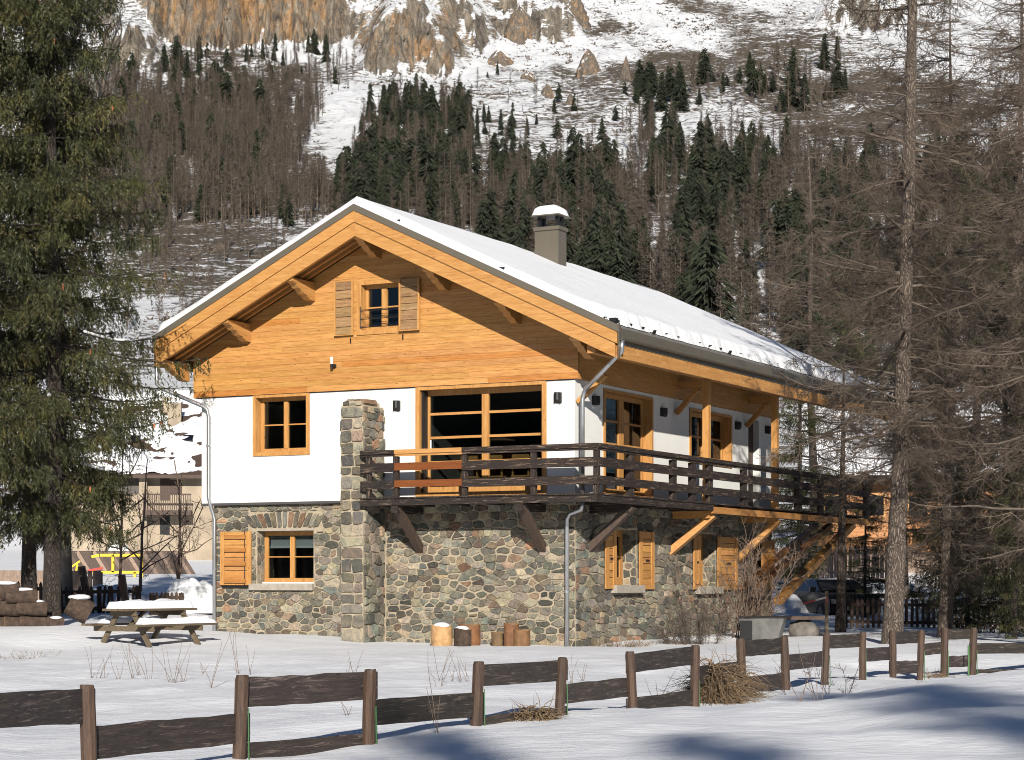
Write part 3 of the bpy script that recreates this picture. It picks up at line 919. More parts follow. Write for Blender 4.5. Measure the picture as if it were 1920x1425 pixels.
def add_stone(mp, poly, key, rnd, out=0.035, gap=None):
    if area(poly) < 0:
        poly = poly[::-1]
    cx = sum(p[0] for p in poly) / len(poly); cz = sum(p[1] for p in poly) / len(poly)
    wa = max(p[0] for p in poly) - min(p[0] for p in poly); ha = max(p[1] for p in poly) - min(p[1] for p in poly)
    g = gap if gap is not None else rnd.choice([0.004, 0.007, 0.011, 0.017, 0.030])
    fa = max(0.4, 1 - 2 * g / max(wa, 0.03)); fz = max(0.4, 1 - 2 * g / max(ha, 0.03))
    pts = []
    n = len(poly)
    for i in range(n):                    # cut the corners
        p = poly[i]; q = poly[(i + 1) % n]
        ex, ez = q[0] - p[0], q[1] - p[1]
        for t in ((rnd.uniform(0.03, 0.12), rnd.uniform(0.4, 0.9)) if ex * ex + ez * ez > 0.006 else (0.15, 0.85)):
            jn = rnd.uniform(-0.05, 0.05)
            pts.append((p[0] + ex * t - ez * jn, p[1] + ez * t + ex * jn))
    if len(pts) > 12:
        pts = pts[::2] if n > 8 else pts
    # drop near-coincident points
    pp = []
    for p in pts:
        if not pp or abs(p[0] - pp[-1][0]) + abs(p[1] - pp[-1][1]) > 0.014:
            pp.append(p)
    pts = pp
    if len(pts) < 4:
        return
    def ring(s, d, jit=0.0):
        return [mp(cx + (p[0] - cx) * fa * s, d + rnd.uniform(-jit, jit), cz + (p[1] - cz) * fz * s) for p in pts]
    o = out * rnd.uniform(0.55, 1.3)
    r0 = ring(1.0, 0.02); r1 = ring(0.97 + 0.02 * rnd.random(), -o * 0.62, 0.004); r2 = ring(0.87, -o, 0.008)
    n = len(pts)
    vs = r0 + r1 + r2
    fs = []
    for a, b in ((0, n), (n, 2 * n)):
        for i in range(n):
            j = (i + 1) % n
            fs.append((a + i, a + j, b + j, b + i))
    fs.append(tuple(2 * n + i for i in range(n)))
    m = MB()
    c = rnd.choice(_cols); v = rnd.choice([0.5, 0.65, 0.8, 0.95, 1.1, 1.25, 1.4]) * rnd.uniform(0.92, 1.08)
    gr = sum(c) / 3
    m.col = tuple(min(0.6, (x * 0.70 + gr * 0.30) * w_ * v * rnd.uniform(0.95, 1.05)) for x, w_ in zip(c, (1.15, 1.09, 0.98)))
    m.add(vs, fs)
    STONES.append((wa * ha, m, key))

rs = random.Random(11)
Z_ST = Z_FLOOR - 0.055
Z_BASE = -0.5
# mortar cores
mb = MB()
L_ST = W_L + 0.26
wall_with_holes(mb, front(SB), L_ST, XS, Z_BASE, Z_FLOOR - 0.004, 0.0, 0.42, [WIN_L])
wall_with_holes(mb, side(XS), SB + 0.42, Y_END, Z_BASE, Z_FLOOR - 0.004, 0.0, 0.42, [WIN_SA, WIN_SB, DOOR_SC])
wall_with_holes(mb, side(L_ST + 0.42), SB + 0.42, Y_END, Z_BASE, Z_FLOOR - 0.004, 0.0, 0.42, [])
wall_with_holes(mb, front(Y_END - 0.42), L_ST + 0.422, XS - 0.422, Z_BASE, Z_FLOOR - 0.004, 0.0, 0.42, [])
stone_wall = mb.build('stone_wall', 'mortar', chalet)
# the fin shaped pillar
PX0, _ = Fx(640, 900, -0.84); PX1, _ = Fx(681, 900, -0.84)
PY = -0.84
mb = MB()
mb.box(PX0, PX1, PY, -0.004, Z_BASE, 5.12)
mb.box(PX0 + 0.08, PX1 - 0.10, PY + 0.08, -0.004, 5.12, 5.22)
pillar = mb.build('stone_pillar', 'mortar', chalet)

SHUT_L = rectF(417, 997, 474, 1097, SB)
holes_f = [(WIN_L[0] - 0.02, WIN_L[1] + 0.02, WIN_L[2] - 0.17, WIN_L[3] + 0.03)]
# the flat arch over the window: long stones set on end
ac = (WIN_L[0] + WIN_L[1]) / 2; aw = (WIN_L[1] - WIN_L[0]) / 2 + 0.16
na_ = 13
for i in range(na_):
    t0 = -1 + 2 * i / na_; t1 = -1 + 2 * (i + 1) / na_
    zl = WIN_L[3] + 0.05; top = 0.40 * (1 - 0.25 * ((t0 + t1) / 2) ** 2)
    key = [(ac + aw * t0 * 0.92, zl), (ac + aw * t1 * 0.92, zl), (ac + aw * t1 * 1.22, zl + top), (ac + aw * t0 * 1.22, zl + top)]
    add_stone(front(SB), key, 'wall', rs, 0.03, 0.022)
holes_f.append((ac - aw * 1.08, ac + aw * 1.08, WIN_L[3], WIN_L[3] + 0.43))
lay_stones(front(SB), L_ST + 0.0, PX0 + 0.02, Z_BASE + 0.3, Z_ST, holes_f, 0.235, 0.142, 'wall', rs)
lay_stones(front(SB), PX1, XS, Z_BASE + 0.3, Z_ST, [], 0.235, 0.142, 'wall', rs)
lay_stones(side(XS), SB + 0.0, Y_END, Z_BASE + 0.3, Z_ST, [(WIN_SA[0] - 0.03, WIN_SA[1] + 0.03, WIN_SA[2] - 0.2, WIN_SA[3] + 0.03), (WIN_SB[0] - 0.03, WIN_SB[1] + 0.03, WIN_SB[2] - 0.2, WIN_SB[3] + 0.03), DOOR_SC], 0.36, 0.16, 'wall', rs)
# reveal stones of the side windows and of the front window's left jamb
def jamb(mp2, d0, d1, z0, z1):
    lay_stones(mp2, d0, d1, z0, z1, [], 0.2, 0.17, 'wall', rs, 1.0, 0.012)
jamb(lambda a, d, z: (WIN_L[0] + 0.004 - d * 0.3, SB + a, z), 0.0, 0.30, WIN_L[2], WIN_L[3])
for wn_ in (WIN_SA, WIN_SB):
    jamb(lambda a, d, z, w=wn_: (XS - 0.4 + a, w[1] - 0.004 + d * 0.3, z), 0.0, 0.4, wn_[2], wn_[3])
# pillar: big squared stones at the corners, rubble between
def quoins(mp, a0, a1, z0, z1, h, rnd):
    z = z0; odd = 0
    while z < z1 - 0.05:
        hh = min(h * rnd.uniform(0.75, 1.35), z1 - z)
        sp = a0 + (a1 - a0) * (rnd.uniform(0.42, 0.66) if (a1 - a0) > 0.34 and rnd.random() < 0.75 else 1.0)
        sk = rnd.uniform(-0.02, 0.02)
        add_stone(mp, [(a0 - rnd.uniform(0, 0.02), z), (sp, z + sk), (sp + sk, z + hh), (a0 - rnd.uniform(0, 0.02), z + hh)], 'pillar', rnd, 0.04, 0.017)
        if sp < a1 - 0.05:
            add_stone(mp, [(sp, z + sk), (a1, z), (a1 + rnd.uniform(0, 0.02), z + hh), (sp + sk, z + hh)], 'pillar', rnd, 0.04, 0.017)
        z += hh
quoins(front(PY), PX0, PX1, Z_BASE + 0.3, 5.14, 0.24, rs)
lay_stones(lambda a, d, z: (PX1 - d, PY + a, z), 0.0, -PY, Z_BASE + 0.3, 5.10, [], 0.26, 0.2, 'pillar', rs, 1.0, 0.04)
lay_stones(lambda a, d, z: (PX0 + d, PY + a, z), 0.0, -PY, Z_BASE + 0.3, 5.10, [], 0.30, 0.24, 'pillar', rs, 1.0, 0.04)
for i in range(3):                     # cap stones
    x0 = PX0 + 0.02 + 0.17 * i
    add_stone(lambda a, d, z: (a, PY + 0.12 + z, 5.20 - d), [(x0, 0), (x0 + 0.16, 0), (x0 + 0.16, 0.55), (x0, 0.5)], 'pillar', rs, 0.07, 0.012)
    add_stone(front(PY + 0.03), [(x0, 5.11), (x0 + 0.16, 5.11), (x0 + 0.15, 5.24 - 0.05 * i), (x0 + 0.02, 5.22 - 0.05 * i)], 'pillar', rs, 0.05, 0.010)

STONES.sort(key=lambda s: -s[0])
pk = [s for s in STONES if s[2] == 'pillar']; wk = [s for s in STONES if s[2] == 'wall']
singles = pk[:70] + wk[:225]
rest = {'pillar': pk[70:], 'wall': wk[225:]}
for _, m, key in singles:
    m.build('stone', 'stone', stone_wall if key == 'wall' else pillar)
for key, lst in rest.items():
    big = MB()
    for _, m, _k in lst:
        off = len(big.v)
        big.v += m.v; big.c += m.c
        big.f += [tuple(i + off for i in f) for f in m.f]
    if big.v:
        o = big.build('small_stones', 'stone', stone_wall if key == 'wall' else pillar)
        tag(o, kind='stuff')

# gable cladding --------------------------------------------------------------
GY = -0.05
GL, GR = W_L - 0.17, 0.10
mb = MB()
mb.col = (0.45, 0.4, 0.36)
gpts = [(GL + 0.02, Z_TOP + 0.02), (GR - 0.02, Z_TOP + 0.02), (GR - 0.02, zb(GR) + 0.15), (RIDGE_X, zb(RIDGE_X) + 0.15), (GL + 0.02, zb(GL) + 0.15)]
hx0, hx1, hz0, hz1 = WIN_G
def gable_piece(mb, poly):
    if len(poly) >= 3:
        mb.prism([(p[0], GY + 0.02, p[1]) for p in poly], [(p[0], GY + 0.20, p[1]) for p in poly])
pl = clip_poly(gpts, 1, 0, hx0); gable_piece(mb, pl)
pl = clip_poly(gpts, -1, 0, -hx1); gable_piece(mb, pl)
mid = clip_poly(clip_poly(gpts, 1, 0, hx1), -1, 0, -hx0)
gable_piece(mb, clip_poly(mid, 0, 1, hz0)); gable_piece(mb, clip_poly(mid, 0, -1, -hz1))
cladding = mb.build('gable_cladding', 'wood_x', chalet)
rp = random.Random(5)
z = Z_TOP - 0.01; PH = 0.128; row = 0
while z < 8.9:
    zt = z + PH - 0.0035
    cuts = [GL, GR]
    a = GL + rp.uniform(1.2, 4.2)
    while a < GR - 0.6:
        cuts.append(a); a += rp.uniform(2.2, 5.4)
    cuts = sorted(cuts)
    for i in range(len(cuts) - 1):
        base = [(cuts[i] + 0.002, z), (cuts[i + 1] - 0.002, z), (cuts[i + 1] - 0.002, zt), (cuts[i] + 0.002, zt)]
        # under the roof
        base = clip_poly(base, -SLOPE, 1, zb(RIDGE_X) + 0.14 - SLOPE * RIDGE_X)
        base = clip_poly(base, SLOPE, 1, zb(RIDGE_X) + 0.14 + SLOPE * RIDGE_X)
        if len(base) < 3:
            continue
        pcs = [base]
        if zt > hz0 and z < hz1:
            pcs = [clip_poly(base, 1, 0, hx0), clip_poly(base, -1, 0, -hx1)]
            md = clip_poly(clip_poly(base, 1, 0, hx1), -1, 0, -hx0)
            pcs += [clip_poly(md, 0, 1, hz0), clip_poly(md, 0, -1, -hz1)] if len(md) >= 3 else []
        for q in pcs:
            if len(q) < 3 or abs(area(q)) < 0.003:
                continue
            m = MB()
            t = rp.uniform(0.93, 1.09)
            m.col = (t, t * rp.uniform(0.95, 1.02), t * rp.uniform(0.88, 1.04))
            if rp.random() < 0.07:
                m.col = (0.92, 0.76, 0.6)
            if area(q) < 0:
                q = q[::-1]
            d = GY - 0.004 - rp.uniform(0, 0.004)
            m.prism([(p[0], d, p[1]) for p in q], [(p[0], GY + 0.018, p[1]) for p in q])
            m.build('plank', 'wood_x', cladding)
    z += PH; row += 1
mb = MB()                                # left corner board and return
mb.box(GL - 0.02, GL + 0.0, GY - 0.012, 0.5, Z_TOP - 0.02, zb(GL) + 0.14)
mb.build('corner_board', 'wood_z', cladding)
mb = MB()                                # side cladding above the right wall, under the eave
mb.box(0.0, 0.10, 0.0, Y_END, Z_TOP - 0.01, zb(0) + 0.16)
mb.build('eave_wall_board', 'wood_y', cladding)

# back gable, closed with boards
mb = MB()
mb.prism([(p[0], Y_END - 0.2, p[1]) for p in gpts], [(p[0], Y_END, p[1]) for p in gpts])
mb.build('back_gable', 'wood_x', chalet)

# roof ----------------------------------------------------------------------------
YF = -1.02                       # front face of the barge boards
EL, ER = -10.06, 1.44            # eaves, left and right
def yend(x):                     # the back edge runs slantwise
    return 15.2 + 2.1 * max(0.0, (x - RIDGE_X) / (ER - RIDGE_X)) if x > RIDGE_X else 15.2
def roof_strip(mb, x0, x1, o0, o1, y0, y1a, y1b=None):
    """a slab following the slope between x0 and x1, from zb+o0 to zb+o1"""
    y1b = y1a if y1b is None else y1b
    lo = [(x0, y0, zb(x0) + o0), (x1, y0, zb(x1) + o0), (x1, y1b, zb(x1) + o0), (x0, y1a, zb(x0) + o0)]
    hi = [(p[0], p[1], p[2] + o1 - o0) for p in lo]
    mb.prism(lo, hi)
roof = MB()
roof_strip(roof, EL, RIDGE_X, 0.50, 0.62, YF + 0.02, 15.2)
roof_strip(roof, RIDGE_X, ER, 0.50, 0.62, YF + 0.02, 15.2, yend(ER))
roof = roof.build('roof', 'taupe', chalet)
m = MB()                         # soffit boards, split so that the joints show
for k in range(7):
    y0 = YF + 0.09 + k * 0.135
    for (x0, x1) in ((EL + 0.05, RIDGE_X), (RIDGE_X, ER - 0.05)):
        m.col = (0.62 + 0.1 * (k % 3), 0.55 + 0.08 * (k % 3), 0.5)
        roof_strip(m, x0, x1, 0.245, 0.268, y0, y0 + 0.128)
m.build('soffit', 'wood_x', roof)
m = MB()
m.col = (0.6, 0.52, 0.46)
for k in range(11):
    x0 = 0.12 + k * 0.12
    roof_strip(m, x0, x0 + 0.112, 0.245, 0.268, 0.0, 15.1, 15.1)
for k in range(6):
    x0 = GL - 0.13 - k * 0.12
    roof_strip(m, x0, x0 + 0.112, 0.245, 0.268, 0.0, 15.1, 15.1)
m.build('eave_soffit', 'wood_y', roof)
def bargeboard(x0, x1, o0, o1, d0, d1, ang_cut=None):
    b = MB()
    t = random.uniform(0.94, 1.06); b.col = (t, t, t)
    roof_strip(b, x0, x1, o0, o1, d0, d1)
    return b.build('bargeboard', 'wood_x', roof)
bargeboard(EL, RIDGE_X - 0.001, 0.0, 0.29, YF, YF + 0.05)
bargeboard(RIDGE_X + 0.001, ER - 0.06, 0.0, 0.29, YF, YF + 0.05)
bargeboard(EL, RIDGE_X - 0.001, 0.297, 0.535, YF - 0.03, YF + 0.05)
bargeboard(RIDGE_X + 0.001, ER, 0.297, 0.535, YF - 0.03, YF + 0.05)
b = MB(); roof_strip(b, EL, RIDGE_X, 0.28, 0.30, YF + 0.004, YF + 0.05); roof_strip(b, RIDGE_X, ER - 0.06, 0.28, 0.30, YF + 0.004, YF + 0.05)
b.build('barge_joint', 'drip', roof)
b = MB()
roof_strip(b, EL - 0.03, RIDGE_X, 0.537, 0.68, YF - 0.05, YF + 0.10)
roof_strip(b, RIDGE_X, ER + 0.03, 0.537, 0.68, YF - 0.05, YF + 0.10)
b.build('verge_trim', 'taupe', roof)
b = MB()                         # verge end plate at the eave corner
b.prism([(ER + 0.032, YF - 0.05, zb(ER) + 0.0), (ER + 0.032, YF + 0.03, zb(ER) + 0.0), (ER + 0.032, YF + 0.03, zb(ER) + 0.71), (ER + 0.032, YF - 0.05, zb(ER) + 0.71)],
        [(ER + 0.045, YF - 0.05, zb(ER) + 0.0), (ER + 0.045, YF + 0.03, zb(ER) + 0.0), (ER + 0.045, YF + 0.03, zb(ER) + 0.71), (ER + 0.045, YF - 0.05, zb(ER) + 0.71)])
b.build('verge_end_plate', 'taupe', roof)
for s in (-0.78, -0.52, -0.26):  # rafters under the gable overhang
    for (x0, x1) in ((EL + 0.1, RIDGE_X), (RIDGE_X, ER - 0.2)):
        b = MB(); b.col = (0.8, 0.72, 0.66)
        roof_strip(b, x0, x1, 0.09, 0.245, s - 0.045, s + 0.045)
        b.build('rafter', 'wood_x', roof)
for k in range(19):              # rafters over the side balcony
    y0 = 0.35 + k * 0.82
    b = MB(); b.col = (0.8, 0.72, 0.66)
    roof_strip(b, 0.10, ER - 0.08, 0.09, 0.245, y0 - 0.045, y0 + 0.045)
    b.build('rafter', 'wood_x', roof)
# purlin ends with scalloped undersides
for k in range(-3, 4):
    xc = RIDGE_X + 1.715 * k
    zt = min(zb(xc - 0.08), zb(xc + 0.08)) + 0.085
    prof = [(0.0, 0), (-0.90, 0), (-0.90, -0.07), (-0.84, -0.10), (-0.76, -0.11), (-0.72, -0.15), (-0.66, -0.20), (-0.56, -0.21), (-0.52, -0.25), (-0.45, -0.30), (-0.34, -0.31), (-0.30, -0.35), (-0.20, -0.40), (0.0, -0.41)]
    w = 0.085
    b = MB()
    b.prism([(xc - w, p[0] + GY - 0.005, zt + p[1]) for p in prof], [(xc + w, p[0] + GY - 0.005, zt + p[1]) for p in prof])
    b.build('purlin_end', 'wood_y', roof)
# right eave: fascia, gutter, metal strip
def eave_run(name, mat, x0, x1, z0, z1, y0=YF + 0.05, y1=None, col=(1, 1, 1)):
    b = MB(); b.col = col
    b.box(x0, x1, y0, yend(ER) if y1 is None else y1, z0, z1)
    return b.build(name, mat, roof)
ze = zb(ER)
eave_run('eave_fascia', 'wood_y', ER - 0.05, ER - 0.005, ze + 0.02, ze + 0.28)
b = MB()
gp = [(ER + 0.0 + 0.065 + 0.065 * math.cos(t), ze + 0.44 + 0.075 * math.sin(t)) for t in np.linspace(math.pi, 2 * math.pi, 8)]
gq = [(ER + 0.0 + 0.065 + 0.058 * math.cos(t), ze + 0.44 + 0.068 * math.sin(t)) for t in np.linspace(2 * math.pi, math.pi, 8)]
ring = gp + gq
b.prism([(p[0], YF - 0.02, p[1]) for p in ring], [(p[0], yend(ER), p[1]) for p in ring])
b.build('gutter', 'taupe', roof)
eave_run('eave_trim', 'taupe', ER - 0.04, ER + 0.0, ze + 0.29, ze + 0.50)
# left gutter
b = MB()
b.tube([(EL - 0.03, YF, zb(EL) + 0.36), (EL - 0.03, 15.0, zb(EL) + 0.36)], 0.065, 8)
b.build('gutter', 'zinc', roof)
eave_run('eave_fascia', 'wood_y', EL, EL + 0.05, zb(EL) + 0.0, zb(EL) + 0.28, YF + 0.05, 15.0)
# outer purlin carried by posts, wall plate
PXP = 0.78
for (x0, x1, zt, hgt) in ((PXP - 0.09, PXP + 0.09, zb(PXP) + 0.085, 0.24), (0.105, 0.22, zb(0.2) + 0.085, 0.20)):
    b = MB(); b.col = (0.9, 0.85, 0.8)
    b.box(x0, x1, -0.85 if x0 > 0.5 else 0.0, 15.2, zt - hgt, zt)
    b.build('eave_purlin', 'wood_y', roof)
ZPUR = zb(PXP) + 0.085 - 0.24

# snow blanket on the roof
def snow_slope(x_hi, x_lo, y0, yfun, seed, thick=0.22):
    nx, ny = 70, 190
    t = np.linspace(0, 1, nx)
    s = np.linspace(0, 1, ny)
    T, S = np.meshgrid(t, s)
    X = x_hi + (x_lo - x_hi) * T
    yE = np.array([yfun(v) for v in X[0]])
    Y = y0 + (yE[None, :] - y0) * S
    edge_w = 0.22 * fbm(Y * 1.6, Y * 0 + 3, seed, 3) + 0.14 * fbm(Y * 6, Y * 0 + 9, seed + 5, 2)
    sg = np.sign(x_lo - x_hi)
    X = X + sg * edge_w * T ** 14
    Zr = 8.725 + 0.635 - SLOPE * np.abs(X - RIDGE_X)
    tl = np.abs(x_lo - X)
    low = np.clip(np.abs(T - 1) * abs(x_lo - x_hi) / 0.16, 0, 1)
    fr = np.clip((Y - y0) / 0.10, 0, 1)
    prof = np.sqrt(1 - (1 - low) ** 2) * np.sqrt(1 - (1 - fr) ** 2)
    bulge = 0.05 * np.exp(-(np.abs(T - 1) * abs(x_lo - x_hi) / 0.5) ** 2)
    th = thick + bulge + 0.07 * fbm(X * 0.9, Y * 0.5, seed + 2, 4) + 0.06 * fbm(X * 5, Y * 4, seed + 3, 3) * np.exp(-(np.abs(T - 1) * abs(x_lo - x_hi) / 0.6) ** 2)
    top = Zr + np.maximum(0.012, th) * prof
    V = np.stack([X.ravel(), Y.ravel(), top.ravel()], 1)
    F = grid_faces(ny, nx)
    if sg < 0:
        F = F[:, ::-1]
    return V, F
V1, F1 = snow_slope(RIDGE_X, ER - 0.30, YF - 0.02, yend, 4)
V2, F2 = snow_slope(RIDGE_X, EL + 0.02, YF - 0.02, lambda x: 15.2, 9)
snow_me = np_mesh('snow_blanket', np.concatenate([V1, V2]), np.concatenate([F1, F2 + len(V1)]), 'snow', None, True)
link('snow_blanket', snow_me, roof)
# snow guards along the lower edge and a few higher up
gi = 0
for y0 in np.arange(-0.95, 9.0, 0.62):
    xg = ER - 0.37
    b = MB()
    zg = 8.725 + 0.62 - SLOPE * (xg - RIDGE_X)
    b.prism([(xg + 0.02, y0 - 0.06, zg), (xg + 0.06, y0 - 0.05, zg + 0.065), (xg + 0.06, y0 + 0.05, zg + 0.065), (xg + 0.02, y0 + 0.06, zg)],
            [(xg + 0.05, y0 - 0.06, zg - 0.01), (xg + 0.09, y0 - 0.05, zg + 0.06), (xg + 0.09, y0 + 0.05, zg + 0.06), (xg + 0.05, y0 + 0.06, zg - 0.01)])
    b.build('snow_guard', 'black', roof)
for px, py in ((747, 421), (942, 515), (1150, 612)):
    x, z = Fx(px, py, YF + 0.07)
    zg = 8.725 + 0.66 - SLOPE * (x - RIDGE_X)
    b = MB(); b.box(x - 0.07, x + 0.07, YF + 0.02, YF + 0.16, zg, zg + 0.10)
    b.build('snow_guard', 'black', roof)

# chimney ---------------------------------------------------------------------------
# foot on the right slope: find the depth where the front right corner meets the slope
CX_, CYc = -3.42, 6.35
def find_chim(px_fr):
    best = None
    for y in np.arange(2, 14, 0.02):
        x, z = Fx(px_fr, 505, y)
        e = abs(z - (8.725 + 0.72 - SLOPE * abs(x - RIDGE_X)))
        if best is None or e < best[0]:
            best = (e, x, y, z)
    return best
_, cfx, cfy, cfz = find_chim(1047)
cw = 1.0
clx, _ = Fx(1003, 480, cfy)
cw = cfx - clx
_, ctop = Fx(1025, 428, cfy)
cd = Sy(1062, 480, cfx)[0] - cfy
mb = MB()
mb.box(clx, cfx, cfy, cfy + cd, cfz - 0.9, ctop)
chim = mb.build('chimney', 'taupe', chalet)
mb = MB()
mb.box(clx - 0.035, cfx + 0.035, cfy - 0.035, cfy + cd + 0.035, ctop - 0.05, ctop + 0.04)
mb.build('chimney_collar', 'taupe', chim)
for xx, yy in ((clx + 0.08, cfy + 0.1), (cfx - 0.08, cfy + 0.1), (clx + 0.08, cfy + cd - 0.1), (cfx - 0.08, cfy + cd - 0.1)):
    mb = MB(); mb.box(xx - 0.035, xx + 0.035, yy - 0.05, yy + 0.05, ctop + 0.04, ctop + 0.30)
    mb.build('cowl_leg', 'black', chim)
mb = MB(); mb.box(clx - 0.06, cfx + 0.06, cfy - 0.12, cfy + cd + 0.12, ctop + 0.30, ctop + 0.33)
mb.build('cowl_plate', 'taupe', chim)
nxs = 14
u = np.linspace(-1, 1, nxs)
UU, WW = np.meshgrid(u, u)
hx = (cw + 0.08) / 2; hy = (cd + 0.2) / 2
zz = ctop + 0.325 + 0.27 * np.sqrt(np.clip(1 - np.maximum(np.abs(UU), np.abs(WW)) ** 3.0, 0, 1)) + 0.02 * fbm(UU * 3, WW * 3, 3, 2)
V = np.stack([((clx + cfx) / 2 + UU * hx).ravel(), (cfy + cd / 2 + WW * hy).ravel(), zz.ravel()], 1)
link('chimney_snow', np_mesh('chimney_snow', V, grid_faces(nxs, nxs), 'snow', None, True), chim)
# ------------------------------------------------------------------ windows, doors, shutters
def window(name, mp, rect, depth, cols, rows, label=None, casing=0.085, frame=0.075, bar=0.035, mull=0.11, mat='wood_z', proud=0.03, sash_gap=0.0, lining='wood'):
    a0, a1, z0, z1 = rect
    m = MB()
    if casing:
        for (b0, b1, c0, c1) in ((a0, a0 + casing, z0, z1), (a1 - casing, a1, z0, z1), (a0 + casing, a1 - casing, z1 - casing * 0.7, z1), (a0 + casing, a1 - casing, z0, z0 + casing)):
            fbox(m, mp, b0, b1, -proud, depth, c0, c1)
    else:
        casing = 0.003
    i0, i1, j0, j1 = a0 + casing, a1 - casing, z0 + casing, z1 - casing * 0.7
    w = m.build(name, mat, chalet)
    if label:
        tag(w, label)
    # fixed frame at the depth of the reveal
    f = MB()
    d0, d1 = depth - 0.01, depth + 0.06
    for (b0, b1, c0, c1) in ((i0, i0 + frame, j0, j1), (i1 - frame, i1, j0, j1), (i0 + frame, i1 - frame, j1 - frame, j1), (i0 + frame, i1 - frame, j0, j0 + frame * 1.2)):
        fbox(f, mp, b0, b1, d0, d1, c0, c1)
    f.build('frame', mat, w)
    p0, p1, q0, q1 = i0 + frame, i1 - frame, j0 + frame * 1.2, j1 - frame
    wcol = (p1 - p0 - mull * (cols - 1)) / cols
    for c in range(cols):
        x0 = p0 + c * (wcol + mull)
        if c:
            g = MB(); fbox(g, mp, x0 - mull, x0, d0 - 0.012, d1 - 0.005, q0, q1)
            g.build('mullion', mat, w)
        hs = rows if hasattr(rows, '__len__') else [(k + 1) / rows for k in range(rows)]
        prev = q0
        for k, hfr in enumerate(hs):
            zt = q0 + (q1 - q0) * hfr
            if k < len(hs) - 1:
                g = MB(); fbox(g, mp, x0, x0 + wcol, d0 + 0.008, d1 - 0.008, zt - bar / 2, zt + bar / 2)
                g.build('glazing_bar', mat.replace('_z', '_x') if mp(1, 0, 0)[0] == 1 else mat.replace('_z', '_y'), w)
            g = MB(); fbox(g, mp, x0 - 0.004, x0 + wcol + 0.004, depth + 0.02, depth + 0.028, prev + (bar / 2 if k else 0) - 0.004, zt - (bar / 2 if k < len(hs) - 1 else 0) + 0.004)
            g.build('pane', 'glass', w)
            prev = zt
    return w

window('window', front(0), WIN_F, 0.20, 2, 2, 'two sash larch window in the white wall', bar=0.03)
sl = window('sliding_window', front(0), SLIDER, 0.24, 2, [0.27, 0.54, 0.80, 1.0], 'large larch sliding window on the balcony', casing=0.10, frame=0.11, bar=0.055, mull=0.16)
g = MB(); g.box(SLIDER[0] + 0.11, SLIDER[0] + 0.16, 0.05, 0.235, SLIDER[2] + 0.1, SLIDER[3] - 0.05); g.build('dark_gap_strip', 'black', sl)  # black strip set in the dark gap beside the left casing
g = MB(); g.box(SLIDER[0] + 0.235, SLIDER[0] + 0.255, 0.20, 0.228, 4.15, 4.40); g.build('handle', 'white_paint', sl)
window('gable_window', front(-0.05), WIN_G, 0.18, 2, 2, 'small attic window with iron rail', casing=0.11, frame=0.07, bar=0.03, mull=0.13)
window('window', front(SB), WIN_L, 0.30, 2, 2, 'two sash window in the stone wall with white blind', casing=0.0, frame=0.10, bar=0.025, mull=0.11)
window('patio_door', side(0), DOOR_A, 0.19, 2, [0.25, 0.5, 0.75, 1.0], 'double glazed larch door by the corner', casing=0.08, frame=0.10, bar=0.045, mull=0.24)
window('window', side(0), WIN_B, 0.19, 2, 2, 'larch window behind the porch post', casing=0.08, frame=0.10, bar=0.045, mull=0.24)
window('window', side(XS), WIN_SA, 0.34, 2, 2, None, casing=0.0, frame=0.14, bar=0.04, mull=0.2)
window('window', side(XS), WIN_SB, 0.34, 2, 2, None, casing=0.0, frame=0.14, bar=0.04, mull=0.2)
b = MB(); fbox(b, side(0), DOOR_C[0], DOOR_C[1], 0.16, 0.22, DOOR_C[2], DOOR_C[3]); b.build('side_door', 'dark_board', chalet)
b = MB(); fbox(b, side(XS), DOOR_SC[0], DOOR_SC[1], 0.2, 0.26, DOOR_SC[2], DOOR_SC[3]); b.build('cellar_door', 'dark_board', chalet)

# blind inside the lower window, sills
b = MB(); b.box(WIN_L[0] + 0.1, WIN_L[1] - 0.02, SB + 0.40, SB + 0.41, WIN_L[3] - 0.34, WIN_L[3] - 0.05); b.build('roller_blind', 'pale_blind', chalet)
b = MB(); b.box(WIN_L[0] + 0.1, WIN_L[1] - 0.02, SB + 0.385, SB + 0.40, WIN_L[3] - 0.38, WIN_L[3] - 0.335); b.build('blind_rail', 'white_paint', chalet)
b = MB(); b.box(WIN_L[0] - 0.16, WIN_L[1] + 0.02, SB - 0.10, SB + 0.30, WIN_L[2] - 0.15, WIN_L[2] - 0.005); b.build('window_sill', 'sill', chalet)
for r_ in (WIN_SA, WIN_SB):
    b = MB(); b.box(XS - 0.38, XS + 0.16, r_[0] - 0.12, r_[1] + 0.12, r_[2] - 0.17, r_[2] - 0.004); b.build('window_sill', 'sill', chalet)
b = MB(); b.box(WIN_L[0] - 0.04, WIN_L[1] + 0.03, SB - 0.006, SB + 0.01, WIN_L[3] + 0.004, WIN_L[3] + 0.045); b.build('lintel', 'sill', chalet)
b = MB(); b.box(WIN_L[0] + 0.002, WIN_L[1] - 0.02, SB + 0.20, SB + 0.29, WIN_L[2] + 0.001, WIN_L[2] + 0.03); b.build('sill_flashing', 'white_paint', chalet)

